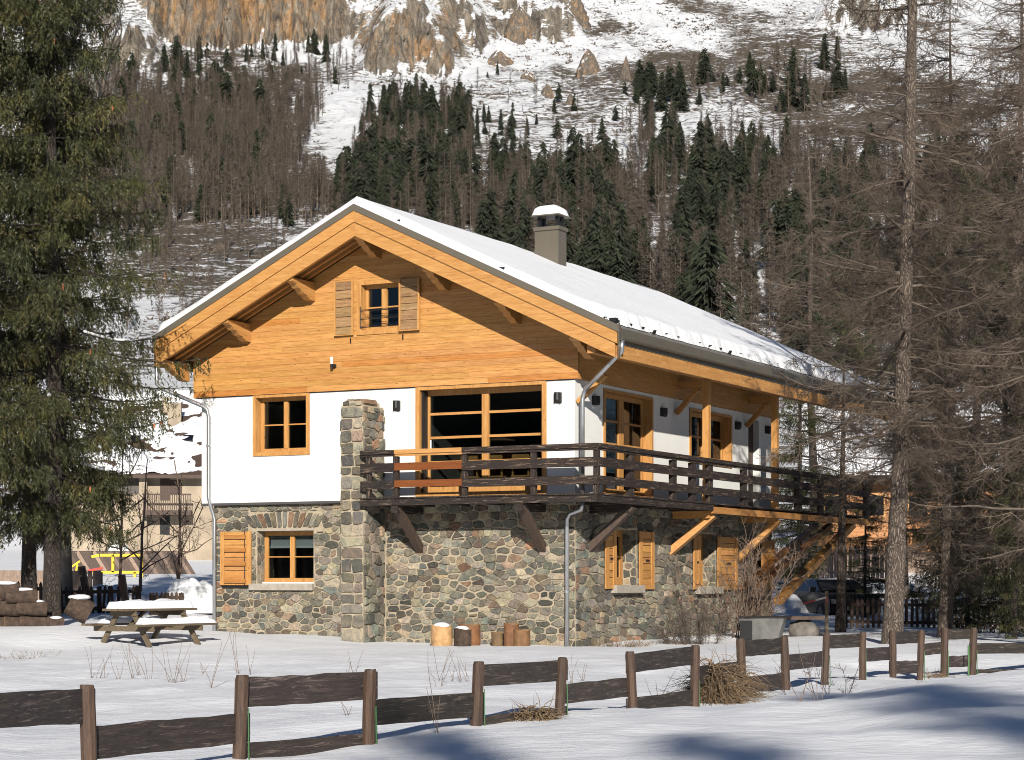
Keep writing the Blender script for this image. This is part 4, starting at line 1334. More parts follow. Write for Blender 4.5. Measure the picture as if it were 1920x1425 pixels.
# shutters -------------------------------------------------------------------------
def shutter(mp, rect, n, frame_mat, board_mat, stile, label=None, d=0.03, two_stiles=True, seed=0, board_cols=None):
    a0, a1, z0, z1 = rect
    rnd = random.Random(seed)
    m = MB()
    fbox(m, mp, a0, a0 + stile, -d - 0.035, -d, z0, z1)
    if two_stiles:
        fbox(m, mp, a1 - stile, a1, -d - 0.035, -d, z0, z1)
    fbox(m, mp, a0 + stile, a1 - (stile if two_stiles else 0), -d - 0.030, -d, z0, z0 + stile * 0.6)
    s = m.build('shutter', frame_mat, chalet)
    if label:
        tag(s, label)
    b1 = a1 - (stile if two_stiles else 0)
    zz = z0 + stile * 0.6; k = 0
    hs = [rnd.uniform(0.8, 1.2) for _ in range(n)]; tot = sum(hs)
    for hh in hs:
        dz = (z1 - zz if k == n - 1 else (z1 - z0 - stile * 0.6) * hh / tot)
        b = MB(); t = rnd.uniform(0.82, 1.12)
        b.col = (t, t * rnd.uniform(0.92, 1.03), t * rnd.uniform(0.9, 1.05))
        fbox(b, mp, a0 + stile + 0.002, b1 - 0.002, -d - 0.018 - rnd.uniform(0, 0.008), -d, zz + 0.006, zz + dz - 0.006)
        b.build('board', board_mat, s)
        zz += dz; k += 1
    return s
gw = -0.05
r_ = rectF(630, 530, 665, 631, gw); shutter(front(gw), r_, 6, 'wood_z', 'oldboard', 0.035, 'weathered board shutter left of the attic window', d=0.05, seed=1)
r_ = rectF(752, 524, 790, 622, gw); shutter(front(gw), (r_[0], r_[1], r_[2], r_[3]), 6, 'wood_z', 'oldboard', 0.04, 'half shaded board shutter right of the attic window', d=0.07, seed=2)
s = shutter(front(SB), SHUT_L, 4, 'wood_z', 'wood_x', 0.11, 'larch shutter folded back left of the lower window', d=0.05, seed=3)
for zf in (0.04, 0.36, 0.62, 0.86):
    b = MB(); zc = SHUT_L[2] + (SHUT_L[3] - SHUT_L[2]) * zf
    b.col = (0.8, 0.7, 0.6)
    b.box(SHUT_L[0] + 0.13, SHUT_L[1] - 0.13, SB - 0.125, SB - 0.08, zc, zc + 0.09)
    b.build('batten', 'wood_x', s)
b = MB(); b.box(SHUT_L[1] - 0.17, SHUT_L[1] - 0.155, SB - 0.10, SB - 0.084, SHUT_L[2], SHUT_L[3]); b.build('joint', 'dark_board', s)
b = MB(); b.box(SHUT_L[0] + 0.02, SHUT_L[1] - 0.1, SB - 0.06, SB - 0.0, SHUT_L[2] - 0.06, SHUT_L[2] - 0.01); b.build('shutter_stay', 'black', s)
def side_shutter(px0, px1, py0, py1, seed):
    a0, zt = Sy(px0, py0, XS); a1, _ = Sy(px1, py0, XS); _, z0 = Sy(px0, py1, XS)
    s = shutter(side(XS), (a0, a1, z0, zt), 8, 'wood_z', 'wood_y', 0.16, None, d=0.05, seed=seed)
    b = MB(); zc = (z0 + zt) / 2
    b.box(XS + 0.084, XS + 0.10, a0 + 0.4 * (a1 - a0), a0 + 0.62 * (a1 - a0), zc - 0.02, zc + 0.02); b.build('handle', 'black', s)
side_shutter(1130, 1150, 990, 1104, 11)
side_shutter(1194, 1221, 996, 1105, 12)
side_shutter(1296, 1308, 1003, 1105, 13)
side_shutter(1341, 1378, 1006, 1106, 14)
side_shutter(1424, 1447, 1012, 1106, 15)

# iron rail in front of the attic window
b = MB()
gx0, gx1 = WIN_G[0] + 0.10, WIN_G[1] - 0.02
gh = [WIN_G[2] + 0.16, WIN_G[2] + 0.34, WIN_G[2] + 0.52]
for zc in gh:
    b.tube([(gx0, -0.09, zc), (gx1, -0.09, zc)], 0.009, 6)
    b.tube([(gx0, -0.06, zc + 0.03), (gx1, -0.06, zc + 0.03)], 0.006, 6)
b.tube([(gx0, -0.09, gh[0] - 0.02), (gx0, -0.09, gh[-1] + 0.1)], 0.012, 6)
b.tube([(gx1, -0.09, gh[0] - 0.02), (gx1, -0.09, gh[-1] + 0.1)], 0.012, 6)
rail = b.build('window_rail', 'black', chalet)
for a_, b_ in ((630, 656), (756, 620)):
    x, z = Fx(658 if a_ == 630 else 756, 636 if a_ == 630 else 629, gw)
    b = MB(); b.box(x - 0.01, x + 0.01, gw - 0.03, gw, z - 0.09, z + 0.02); b.build('shutter_stay', 'black', chalet)

# balcony -----------------------------------------------------------------------------
BX, BY = 0.99, -1.01            # outer faces
BZ0, BZ1 = 2.95, 3.12
B_END = 16.7
XL = PX1 + 0.03                 # left end against the pillar
bal = empty('balcony'); bal.parent = chalet
tag(bal, 'dark weathered balcony wrapping the corner with three plank railing')
b = MB(); b.box(XL, BX - 0.13, BY, BY + 0.12, BZ0, BZ1 - 0.03); b.build('edge_beam', 'dark_x', bal)
ZS = 5.55
yo = Sy(1338, 950, BX)[0]
b = MB(); b.box(BX - 0.12, BX, BY - 0.02, yo, BZ0, BZ1 - 0.03); b.build('edge_beam', 'dark_y', bal)
b = MB(); b.col = (0.85, 0.8, 0.75); b.box(BX - 0.12, BX - 0.005, yo + 0.002, B_END, BZ0 - 0.06, BZ1 - 0.08); tag(b.build('edge_beam', 'wood_y', bal), 'new larch edge beam of the rear half')
x = XL
k = 0
while x < 0.02:                  # deck boards run outwards on the front, along on the side
    b = MB(); t = random.uniform(0.7, 1.5); b.col = (t, t, t)
    b.box(x, min(x + 0.135, 0.02), BY - 0.03, -0.003, BZ1 - 0.028 + 0.002 * (k % 2), BZ1 + 0.004)
    b.build('deck_board', 'dark_y', bal); x += 0.14; k += 1
for k in range(7):
    x = 0.025 + k * 0.142
    b = MB(); t = random.uniform(0.7, 1.5); b.col = (t, t, t)
    b.box(x, min(x + 0.136, BX + 0.03), BY - 0.03, B_END, BZ1 - 0.028, BZ1 + 0.004 + 0.002 * (k % 2))
    b.build('deck_board', 'dark_y', bal)
for y0 in np.arange(0.6, 16.5, 1.1):
    b = MB(); b.box(XS + 0.01, BX - 0.125, y0 - 0.06, y0 + 0.06, BZ0, BZ1 - 0.03); b.build('joist', 'dark_x', bal)
for x0 in np.arange(-4.3, -0.3, 0.85):
    b = MB(); b.box(x0 - 0.06, x0 + 0.06, BY + 0.125, SB - 0.02, BZ0, BZ1 - 0.03); b.build('joist', 'dark_y', bal)
# railing
RZ = [(3.985, 4.125), (3.655, 3.845), (3.30, 3.475)]
px_posts = [689, 740, 869, 998, 1116]
xp = [Fx(p, 880, BY)[0] for p in px_posts]
for i, x in enumerate(xp):
    b = MB(); w = 0.055 if i else 0.04
    b.box(x - w, x + w, BY + 0.02, BY + 0.12, BZ1 - 0.02, RZ[0][0] + 0.0); b.build('rail_post', 'dark_z', bal)
yp = [Sy(p, 880, BX)[0] for p in (1187, 1267, 1303, 1335, 1399)] + [11.0, 12.8, 14.7, 16.6]
for y in yp:
    b = MB(); b.box(BX - 0.12, BX - 0.02, y - 0.11, y + 0.11, BZ1 - 0.02, RZ[0][0]); b.build('rail_post', 'dark_z', bal)
segs = [(XL + 0.01, xp[1], 'dark_x', (1, 1, 1)), (xp[1], xp[2] - 0.03, 'wood_x', None), (xp[2] - 0.03, BX + 0.0, 'dark_x', (1.3, 1.25, 1.2))]
for s_i, (x0, x1, mt, cl) in enumerate(segs):
    for r_i, (z0, z1) in enumerate(RZ):
        b = MB()
        b.col = cl if cl else ((0.95, 0.95, 1.0) if r_i == 0 else (0.36, 0.20, 0.10))
        dz = 0.035 if s_i == 2 and r_i == 0 else 0.0
        z0_ = z0 + (0.03 if s_i == 1 and r_i else 0)
        if r_i == 0:
            b.box(x0 + 0.003, x1 - 0.003, BY - 0.035, BY + 0.13, z0 + 0.05, z1)
            b.box(x0 + 0.003, x1 - 0.003, BY - 0.005, BY + 0.018, z0, z0 + 0.05)
        else:
            b.box(x0 + 0.003, x1 - 0.003, BY - 0.022, BY + 0.018, z0_, z1)
        o = b.build('rail', mt, bal)
        if s_i == 1:
            tag(o, 'orange new wood rail section')
ycut = [BY + 0.02, yp[3], 11.0, B_END]
for i in range(3):
    for r_i, (z0, z1) in enumerate(RZ):
        b = MB(); b.col = (1.1, 1.05, 1.0)
        if r_i == 0:
            b.box(BX - 0.13, BX + 0.035, ycut[i] + 0.003, ycut[i + 1] - 0.003, z0 + 0.05, z1)
            b.box(BX - 0.018, BX + 0.005, ycut[i] + 0.003, ycut[i + 1] - 0.003, z0, z0 + 0.05)
        else:
            b.box(BX - 0.018, BX + 0.022, ycut[i] + 0.003, ycut[i + 1] - 0.003, z0, z1)
        b.build('rail', 'dark_y', bal)
# braces
def brace_front(pxt, pxb, pyb):
    x0 = Fx(pxt, 950, BY + 0.1)[0]
    x1, z1 = Fx(pxb, pyb, SB)
    xm = (x0 + x1) / 2
    b = MB()
    b.bar((xm, BY + 0.10, BZ0 - 0.02), (xm, SB + 0.06, z1 + 0.12), 0.14, 0.17, (1, 0, 0))
    b.build('brace', 'brace_dark', bal)
    b = MB(); b.box(xm - 0.08, xm + 0.08, BY + 0.02, SB - 0.01, BZ0 - 0.16, BZ0 - 0.003); b.build('brace_head', 'dark_y', bal)
brace_front(741, 790, 1046)
brace_front(974, 1020, 1046)
def brace_side(pxt, pyt, pxb, pyb, mat, w=0.2, label=None):
    y0 = Sy(pxt, pyt, BX - 0.1)[0]
    y1, z1 = Sy(pxb, pyb, XS)
    b = MB()
    b.bar((BX - 0.10, y0, BZ0 - 0.03 - (0.06 if 'wood' in mat else 0)), (XS - 0.06, y1, z1 + 0.10), 0.16, 0.19, (0, 1, 0))
    o = b.build('brace', mat, bal)
    if label:
        tag(o, label)
    b = MB(); b.box(XS - 0.02, BX - 0.13, (y0 + y1) / 2 - 0.09, (y0 + y1) / 2 + 0.09, BZ0 - 0.17, BZ0 - 0.003); b.build('brace_head', 'dark_x' if 'dark' in mat else 'wood_x', bal)
brace_side(1186, 950, 1106, 1042, 'brace_dark')
brace_side(1338, 958, 1258, 1046, 'wood_x', label='new larch brace in the middle of the side')
brace_side(1460, 972, 1385, 1060, 'wood_x', label='new larch brace further along the side')
# the long stair brace at the far end
b = MB(); y9 = Sy(1597, 985, BX - 0.1)[0]; y8, z8 = Sy(1458, 1128, BX - 0.1)
b.bar((BX - 0.10, y9, BZ0 - 0.08), (BX - 0.10, y8, z8), 0.16, 0.22, (1, 0, 0)); tag(b.build('long_brace', 'wood_y', bal), 'long new larch strut under the far end')
for dx in (0.35, 0.75):
    b = MB(); b.col = (0.45, 0.38, 0.33)
    b.bar((BX - 0.1 - dx, y9 - 0.8, BZ0 - 0.1), (BX - 0.1 - dx, y8 - 0.5, z8 + 0.35), 0.10, 0.16, (1, 0, 0)); b.build('stair_stringer', 'wood_y', bal)
# porch posts with their beams and knee braces
for px in (1325, 1453):
    y0 = Sy(px, 800, PXP)[0]
    b = MB(); b.box(PXP - 0.075, PXP + 0.075, y0 - 0.075, y0 + 0.075, BZ1 + 0.005, ZPUR); p = b.build('porch_post', 'wood_z', chalet)
    b = MB(); b.col = (0.9, 0.85, 0.8); b.box(0.005, PXP - 0.08, y0 - 0.06, y0 + 0.06, ZPUR - 0.20, ZPUR - 0.01); b.build('tie_beam', 'wood_x', p)
    b = MB(); b.col = (0.9, 0.85, 0.8); b.bar((0.03, y0, ZPUR - 0.75), (0.56, y0, ZPUR - 0.20), 0.10, 0.12, (0, 1, 0)); b.build('knee_brace', 'wood_x', p)
b = MB(); b.bar((0.03, 0.08, 5.06), (0.66, 0.08, 5.60), 0.09, 0.11, (0, 1, 0)); b.build('corner_brace', 'wood_x', chalet)

# rain pipes -----------------------------------------------------------------------------
def pipe(pts, r=0.047, name='downpipe', mat='zinc'):
    b = MB(); b.tube(pts, r, 10); return b.build(name, mat, chalet, True)
x0, z0 = Fx(1092, 738, -0.09)
xg = ER + 0.065
xj, zj = x0, z0
pipe([(xg, YF + 0.08, zb(ER) + 0.38), (xg, YF + 0.08, zb(ER) + 0.16), (xj + 0.10, -0.12, zj + 0.10), (xj + 0.03, -0.09, zj), (xj, -0.09, zj - 0.12), (xj, -0.09, BZ1 + 0.0)])
xb, _ = Fx(1063, 1000, SB - 0.1)
dp = pipe([(xj, -0.09, BZ0 + 0.04), (xj - 0.03, -0.08, BZ0 - 0.12), (xb + 0.08, SB - 0.12, BZ0 - 0.20), (xb + 0.0, SB - 0.10, BZ0 - 0.32), (xb, SB - 0.10, -0.05)])
b = MB(); b.tube([(xb, SB - 0.10, 1.1), (xb, SB - 0.10, 1.16)], 0.056, 10); b.build('pipe_collar', 'zinc', dp)
xl, _ = Fx(391, 800, -0.08)
xl2, _ = Fx(402, 1050, SB - 0.08)
zl = Fx(391, 770, -0.08)[1]
dp = pipe([(EL - 0.03, YF + 0.12, zb(EL) + 0.33), (EL - 0.02, YF + 0.13, 5.80), (EL + 0.03, YF + 0.2, 5.72), (xl - 0.10, -0.15, zl + 0.10), (xl - 0.03, -0.09, zl + 0.02), (xl, -0.08, zl - 0.12), (xl, -0.08, Z_FLOOR + 0.15), (xl + 0.02, -0.06, Z_FLOOR - 0.0), (xl2 - 0.03, SB - 0.09, Z_FLOOR - 0.22), (xl2, SB - 0.08, Z_FLOOR - 0.36), (xl2, SB - 0.08, 0.05)])
for zc in (4.4, 1.6):
    xx, yy = (xl, -0.08) if zc > 3 else (xl2, SB - 0.08)
    b = MB(); b.tube([(xx, yy, zc), (xx, yy, zc + 0.05)], 0.056, 10); b.build('pipe_collar', 'zinc', dp)

# wall lamps --------------------------------------------------------------------------------
def lamp(mp, a, z, wa=0.08, h=0.22):
    b = MB()
    ring = [(a + wa * math.cos(t), -0.03 - 0.10 * abs(math.sin(t))) for t in np.linspace(math.pi, 0, 8)]
    ring = [(a + wa, 0.0)] + ring[::-1] + [(a - wa, 0.0)]
    b.prism([mp(p[0], p[1], z - h / 2 + 0.06 * (p[1] < -0.09)) for p in ring], [mp(p[0], p[1], z + h / 2) for p in ring])
    return b.build('wall_lamp', 'black', chalet)
for px, py in ((745, 761), (1047, 746)):
    a, z = Fx(px, py, 0); lamp(front(0), a, z)
for px, py in ((1119, 751), (1246, 773), (1385, 798), (1441, 806)):
    a, z = Sy(px, py, 0.06); lamp(side(0), a, z, 0.11, 0.19)
x, z = Fx(626, 681, GY)
b = MB(); b.tube([(x, GY - 0.09, z - 0.02), (x, GY - 0.09, z + 0.13)], 0.032, 10); gl = b.build('gable_lamp', 'white_paint', chalet)
b = MB(); b.tube([(x, GY - 0.09, z - 0.13), (x, GY - 0.09, z - 0.025)], 0.033, 10); b.box(x - 0.02, x + 0.07, GY - 0.09, GY - 0.005, z - 0.10, z - 0.03); b.build('lamp_base', 'black', gl)

# things inside the big window
def world(x, y, z):
    return HW(x, y, z)
for i, (x, y, lab) in enumerate(((-2.75, 1.9, 'wide flat brown pendant lamp behind the left half of the sliding window'), (-1.25, 1.6, 'wide flat brown pendant lamp behind the right half of the sliding window'))):
    t = empty('pendant_lamp', world(x, y, 4.45), -TH); tag(t, lab, 'pendant lamp', 'pendant lamps in the living room')
    b = MB(); b.tube([(0, 0, 0), (0, 0, 0.03), (0, 0, 0.09)], [0.33, 0.32, 0.06], 20); b.build('lamp_shade', 'room_wood', t)
    b = MB(); b.tube([(0, 0, 0.09), (0, 0, 1.11)], 0.006, 5); b.build('cord', 'black', t)
for i, (px, lab) in enumerate(((886, 'leftmost light wooden chair back showing above the railing'), (932, 'middle light wooden chair back showing above the railing'), (982, 'rightmost and widest wooden chair back showing above the railing'))):
    x, z = Fx(px, 858, 0.8)
    t = empty('chair', world(x, 0.85, Z_FLOOR + 0.02), -TH); tag(t, lab, 'chair', 'chairs behind the sliding window')
    for sx in (-0.19, 0.19):
        for sy in (-0.19, 0.19):
            b = MB(); b.box(sx - 0.018, sx + 0.018, sy - 0.018, sy + 0.018, 0, 0.44 if sy > 0 else 0.90); b.build('leg', 'wood_z', t)
    b = MB(); b.box(-0.22, 0.22, -0.22, 0.22, 0.44, 0.475); b.build('seat', 'wood_x', t)
    b = MB(); b.box(-0.20, 0.20, -0.215, -0.19, 0.72, 0.92); b.build('backrest', 'wood_x', t)
# ------------------------------------------------------------------ trees
RNG = np.random.default_rng(12)
def unit(v):
    return v / np.maximum(np.linalg.norm(v, axis=-1, keepdims=True), 1e-9)
def segs(P0, P1, R0, R1, n=3):
    """thin tapered prisms from P0 to P1"""
    P0 = np.asarray(P0, float); P1 = np.asarray(P1, float)
    m = len(P0)
    R0 = np.broadcast_to(np.asarray(R0, float), (m,)); R1 = np.broadcast_to(np.asarray(R1, float), (m,))
    d = unit(P1 - P0)
    ref = np.where(np.abs(d[:, 2:3]) > 0.8, np.array([[1.0, 0, 0]]), np.array([[0, 0, 1.0]]))
    s = unit(np.cross(d, ref)); u = np.cross(s, d)
    ph = np.arange(n) * 2 * np.pi / n
    off = s[:, None, :] * np.cos(ph)[None, :, None] + u[:, None, :] * np.sin(ph)[None, :, None]
    V = np.concatenate([P0[:, None, :] + off * R0[:, None, None], P1[:, None, :] + off * R1[:, None, None]], 1).reshape(-1, 3)
    base = (np.arange(m) * 2 * n)[:, None]
    F = []
    for k in range(n):
        l = (k + 1) % n
        F.append(np.concatenate([base + k, base + l, base + n + l, base + n + k], 1))
    return V, np.concatenate(F, 0)
def ribbons(P0, P1, W):
    """flat slivers (one triangle each) from P0 narrowing to P1"""
    m = len(P0)
    d = unit(P1 - P0)
    r = unit(RNG.normal(size=(m, 3)))
    s = unit(np.cross(d, r)) * np.asarray(W).reshape(-1, 1) / 2
    V = np.stack([P0 - s, P0 + s, P1], 1).reshape(-1, 3)
    F = np.arange(3 * m).reshape(-1, 3)
    return V, F
class NB:
    """numpy mesh buffer with triangles and quads turned to triangles"""
    def __init__(self):
        self.V = []; self.F = []; self.C = []; self.n = 0
    def add(self, VF, col=None):
        V, F = VF
        if F.shape[1] == 4:
            F = np.concatenate([F[:, [0, 1, 2]], F[:, [0, 2, 3]]], 0)
        self.V.append(V); self.F.append(F + self.n)
        c = np.ones((len(V), 3)) if col is None else np.broadcast_to(col, (len(V), 3))
        self.C.append(c); self.n += len(V)
    def me(self, name, mat, smooth=False):
        return np_mesh(name, np.concatenate(self.V), np.concatenate(self.F), mat, np.concatenate(self.C), smooth)
def rot_about_z(v, a):
    c, s = np.cos(a), np.sin(a)
    return np.stack([v[..., 0] * c - v[..., 1] * s, v[..., 0] * s + v[..., 1] * c, v[..., 2]], -1)

def trunk_mesh(name, H, r0, lean, mat, rng, knob=0.06, nseg=40, nside=14, flare=0.35):
    zs = np.linspace(-0.5, H, nseg)
    rad = r0 * (1 - np.clip(zs, 0, H) / H) ** 0.85 + 0.008
    rad = rad * (1 + flare * np.exp(-np.clip(zs + 0.3, 0, 9) / 0.45))
    ph = np.linspace(0, 2 * np.pi, nside, endpoint=False)
    cx, cy = lean(zs)
    Z, PH = np.meshgrid(zs, ph, indexing='ij')
    k = 1 + knob * rng.normal(size=Z.shape)
    X = cx[:, None] + rad[:, None] * k * np.cos(PH); Y = cy[:, None] + rad[:, None] * k * np.sin(PH)
    V = np.stack([X.ravel(), Y.ravel(), Z.ravel()], 1)
    F = []
    for i in range(nside):
        j = (i + 1) % nside
        a = np.arange(nseg - 1) * nside
        F.append(np.stack([a + i, a + j, a + nside + j, a + nside + i], 1))
    return np_mesh(name, V, np.concatenate(F), mat, None, True)

def grow(starts, dirs, lens, K, rng, wig, grav, tropism=0.0, grow_up=0.0):
    """polylines: (n,K+1,3); gravity pulls along the way, grow_up lifts the tip"""
    n = len(starts)
    pts = np.zeros((n, K + 1, 3)); pts[:, 0] = starts
    d = unit(np.asarray(dirs, float)).copy()
    for k in range(K):
        t = (k + 1) / K
        d = d + wig * rng.normal(size=(n, 3))
        d[:, 2] += -grav * (1 - t) + grow_up * t
        d = unit(d)
        pts[:, k + 1] = pts[:, k] + d * (np.asarray(lens)[:, None] / K)
    return pts
def along(pts, f):
    """points at fractions f (n,m) of each polyline, with the direction there"""
    n, K1, _ = pts.shape
    K = K1 - 1
    x = np.clip(f * K, 0, K - 1e-6); i = x.astype(int); t = (x - i)[..., None]
    ar = np.arange(n)[:, None]
    a = pts[ar, i]; b = pts[ar, i + 1]
    return a + (b - a) * t, unit(b - a)
def poly_segs(nb, pts, r0, r1, n=3, col=None):
    m, K1, _ = pts.shape
    K = K1 - 1
    r0 = np.broadcast_to(np.asarray(r0, float), (m,)); r1 = np.broadcast_to(np.asarray(r1, float), (m,))
    for k in range(K):
        a = r0 + (r1 - r0) * k / K; b = r0 + (r1 - r0) * (k + 1) / K
        nb.add(segs(pts[:, k], pts[:, k + 1], a, b, n), col)

def larch_crown(H, h0, nprim, reach, rng, lean, dens=1.0, bare_front=False, twig_r=0.0045):
    nb = NB()
    h = np.sort(rng.uniform(h0, H * 0.985, nprim))
    cx, cy = lean(h)
    az = rng.uniform(0, 2 * np.pi, nprim)
    if bare_front:      # few boughs point to the viewer, the trunk stays open
        fr = np.abs(np.mod(az + np.pi / 2 + np.pi, 2 * np.pi) - np.pi)
        mv = (fr < 0.6) & (rng.random(nprim) < 0.6)
        az[mv] += np.where(rng.random(mv.sum()) < 0.5, -1, 1) * rng.uniform(1.0, 2.2, mv.sum())
    L = reach * (0.25 + 0.95 * np.clip((H - h) / (H - h0), 0, 1) ** 0.65) * rng.uniform(0.45, 1.12, nprim)
    L *= np.clip(0.55 + (h - h0) / 2.5, 0.55, 1)
    d = np.stack([np.cos(az), np.sin(az), rng.uniform(-0.05, 0.35, nprim)], 1)
    st = np.stack([cx, cy, h], 1)
    prim = grow(st, d, L, 8, rng, 0.09, 0.13, grow_up=0.16)
    ptone = rng.uniform(0.55, 1.45, nprim)
    poly_segs(nb, prim, 0.012 + 0.0085 * L, 0.004, 5)
    # secondaries
    m = int(20 * dens)
    f = np.sort(rng.uniform(0.10, 1.0, (nprim, m)), 1)
    p, t = along(prim, f)
    p = p.reshape(-1, 3); t = t.reshape(-1, 3); fl = f.ravel(); Lr = np.repeat(L, m)
    keep = rng.random(len(p)) < np.clip(Lr / reach + 0.25, 0, 1)
    p, t, fl, Lr = p[keep], t[keep], fl[keep], Lr[keep]
    pt = np.repeat(ptone, m)[keep]
    side_ = np.where(rng.random(len(p)) < 0.5, -1, 1)[:, None]
    lat = unit(np.cross(t, np.array([[0, 0, 1.0]]))) * side_
    sd = t * 0.45 + lat * rng.uniform(0.5, 1.0, (len(p), 1)) + np.array([[0, 0, 1.0]]) * rng.uniform(-0.75, 0.25, (len(p), 1))
    sl = (0.30 + 0.42 * Lr * (1 - 0.55 * fl)) * rng.uniform(0.3, 1.0, len(p))
    sec = grow(p, sd, sl, 4, rng, 0.20, 0.25, grow_up=0.12)
    tc = rng.uniform(0.7, 1.35, len(sec))
    tc = (pt * rng.uniform(0.75, 1.3, len(sec)))
    poly_segs(nb, sec, 0.0042 + 0.004 * sl, twig_r * 0.75, 3, np.repeat(tc, 6)[:, None] * np.array([[1, 0.97, 0.93]]))
    # twigs
    q = int(9 * dens)
    f = rng.uniform(0.08, 1.0, (len(sec), q))
    p, t = along(sec, f)
    p = p.reshape(-1, 3); t = t.reshape(-1, 3); slr = np.repeat(sl, q)
    keep = rng.random(len(p)) < np.clip(slr * 1.1 + 0.12, 0, 1)
    p, t, slr = p[keep], t[keep], slr[keep]
    tcq = np.repeat(tc, q)[keep] * rng.uniform(0.6, 1.3, len(p))
    td = t * 0.6 + 0.75 * unit(rng.normal(size=p.shape)) + np.array([[0, 0, -0.25]])
    tl = (0.07 + 0.30 * slr) * rng.uniform(0.4, 1.1, len(p))
    tw = grow(p, td, tl, 2, rng, 0.25, 0.05, grow_up=0.15)
    poly_segs(nb, tw, twig_r, twig_r * 0.55, 3, np.repeat(tcq, 6)[:, None] * np.array([[1, 0.96, 0.9]]))
    return nb

def add_tree(name, label, cat, loc, trunk_me, crown_me, group=None, crown_name='crown', scale=1.0, rz=0.0):
    o = empty(name, loc, rz)
    o.scale = (scale, scale, scale)
    tag(o, label, cat, group)
    link('trunk', trunk_me, o)
    link(crown_name, crown_me, o)
    return o

# the big larch in front of the right half of the house ------------------------------
rg = np.random.default_rng(3)
gx_, gy_ = G(1673, 42.0)
LZ = gz(gx_, gy_)
def lean_big(z):
    # trunk columns read at several heights
    pys = np.array([1205, 1000, 850, 700, 400, 100, 0, -250, -900]); pxs = np.array([1673, 1682, 1690, 1692, 1703, 1709, 1711, 1708, 1700])
    zz = EYE + (HOR - pys) * 42.0 / FPX - LZ
    return (np.interp(z, zz, (pxs - 1673) / FPX * 42.0), np.asarray(z, float) * 0.0)
H_BIG = 21.5
t_me = trunk_mesh('trunk', H_BIG, 0.195, lean_big, 'bark', rg, 0.035, 90, 18)
c_nb = larch_crown(H_BIG, 3.2, 180, 2.45, rg, lean_big, 1.25, True, twig_r=0.0050)
c_me = c_nb.me('crown', 'twig')
big = add_tree('larch_tree', 'tall bare larch with thick bark trunk in front of the balcony end', 'tree', (gx_, gy_, LZ), t_me, c_me, 'bare larches on the right')

# two more larch models for the thicket on the right
def mk_larch(seed, H, r0, h0, n, reach, dens, lx=0.0):
    g = np.random.default_rng(seed)
    ln = lambda z: (np.asarray(z, float) * lx + 0.05 * np.sin(np.asarray(z, float) * 0.7 + seed), 0.04 * np.cos(np.asarray(z, float) * 0.5))
    return trunk_mesh('trunk', H, r0, ln, 'bark', g, 0.03, 40, 10), larch_crown(H, h0, n, reach, g, ln, dens).me('crown', 'twig')
LA = mk_larch(21, 17.0, 0.17, 1.6, 135, 2.7, 1.05, 0.01)
LB = mk_larch(22, 14.0, 0.15, 1.2, 115, 2.5, 1.05, -0.015)
def put(models, name, label, cat, px, D, scale, rz, group, dz=-0.05):
    x, y = G(px, D)
    return add_tree(name, label, cat, (x, y, gz(x, y) + dz), models[0], models[1], group, scale=scale, rz=rz)
GL_ = 'bare larches on the right'
put(LA, 'larch_tree', 'bare larch just outside the right edge, its low twigs hanging over the fence', 'tree', 1975, 40.0, 1.0, 0.4, GL_)
put(LB, 'larch_tree', 'bare larch just right of the thick barked trunk, set further back', 'tree', 1775, 47.0, 1.05, 1.9, GL_)
put(LA, 'larch_tree', 'bare larch rising behind the end of the snowy roof', 'tree', 1525, 78.0, 1.1, 3.0, GL_)
put(LB, 'larch_tree', 'bare larch behind the picket fence at far right', 'tree', 1905, 56.0, 1.35, 4.1, GL_)
put(LA, 'larch_tree', 'slim bare larch behind the parked cars', 'tree', 1690, 72.0, 1.15, 5.2, GL_)
put(LB, 'larch_tree', 'bare larch beyond the right edge with twigs reaching into view', 'tree', 1990, 45.0, 1.25, 2.6, GL_)

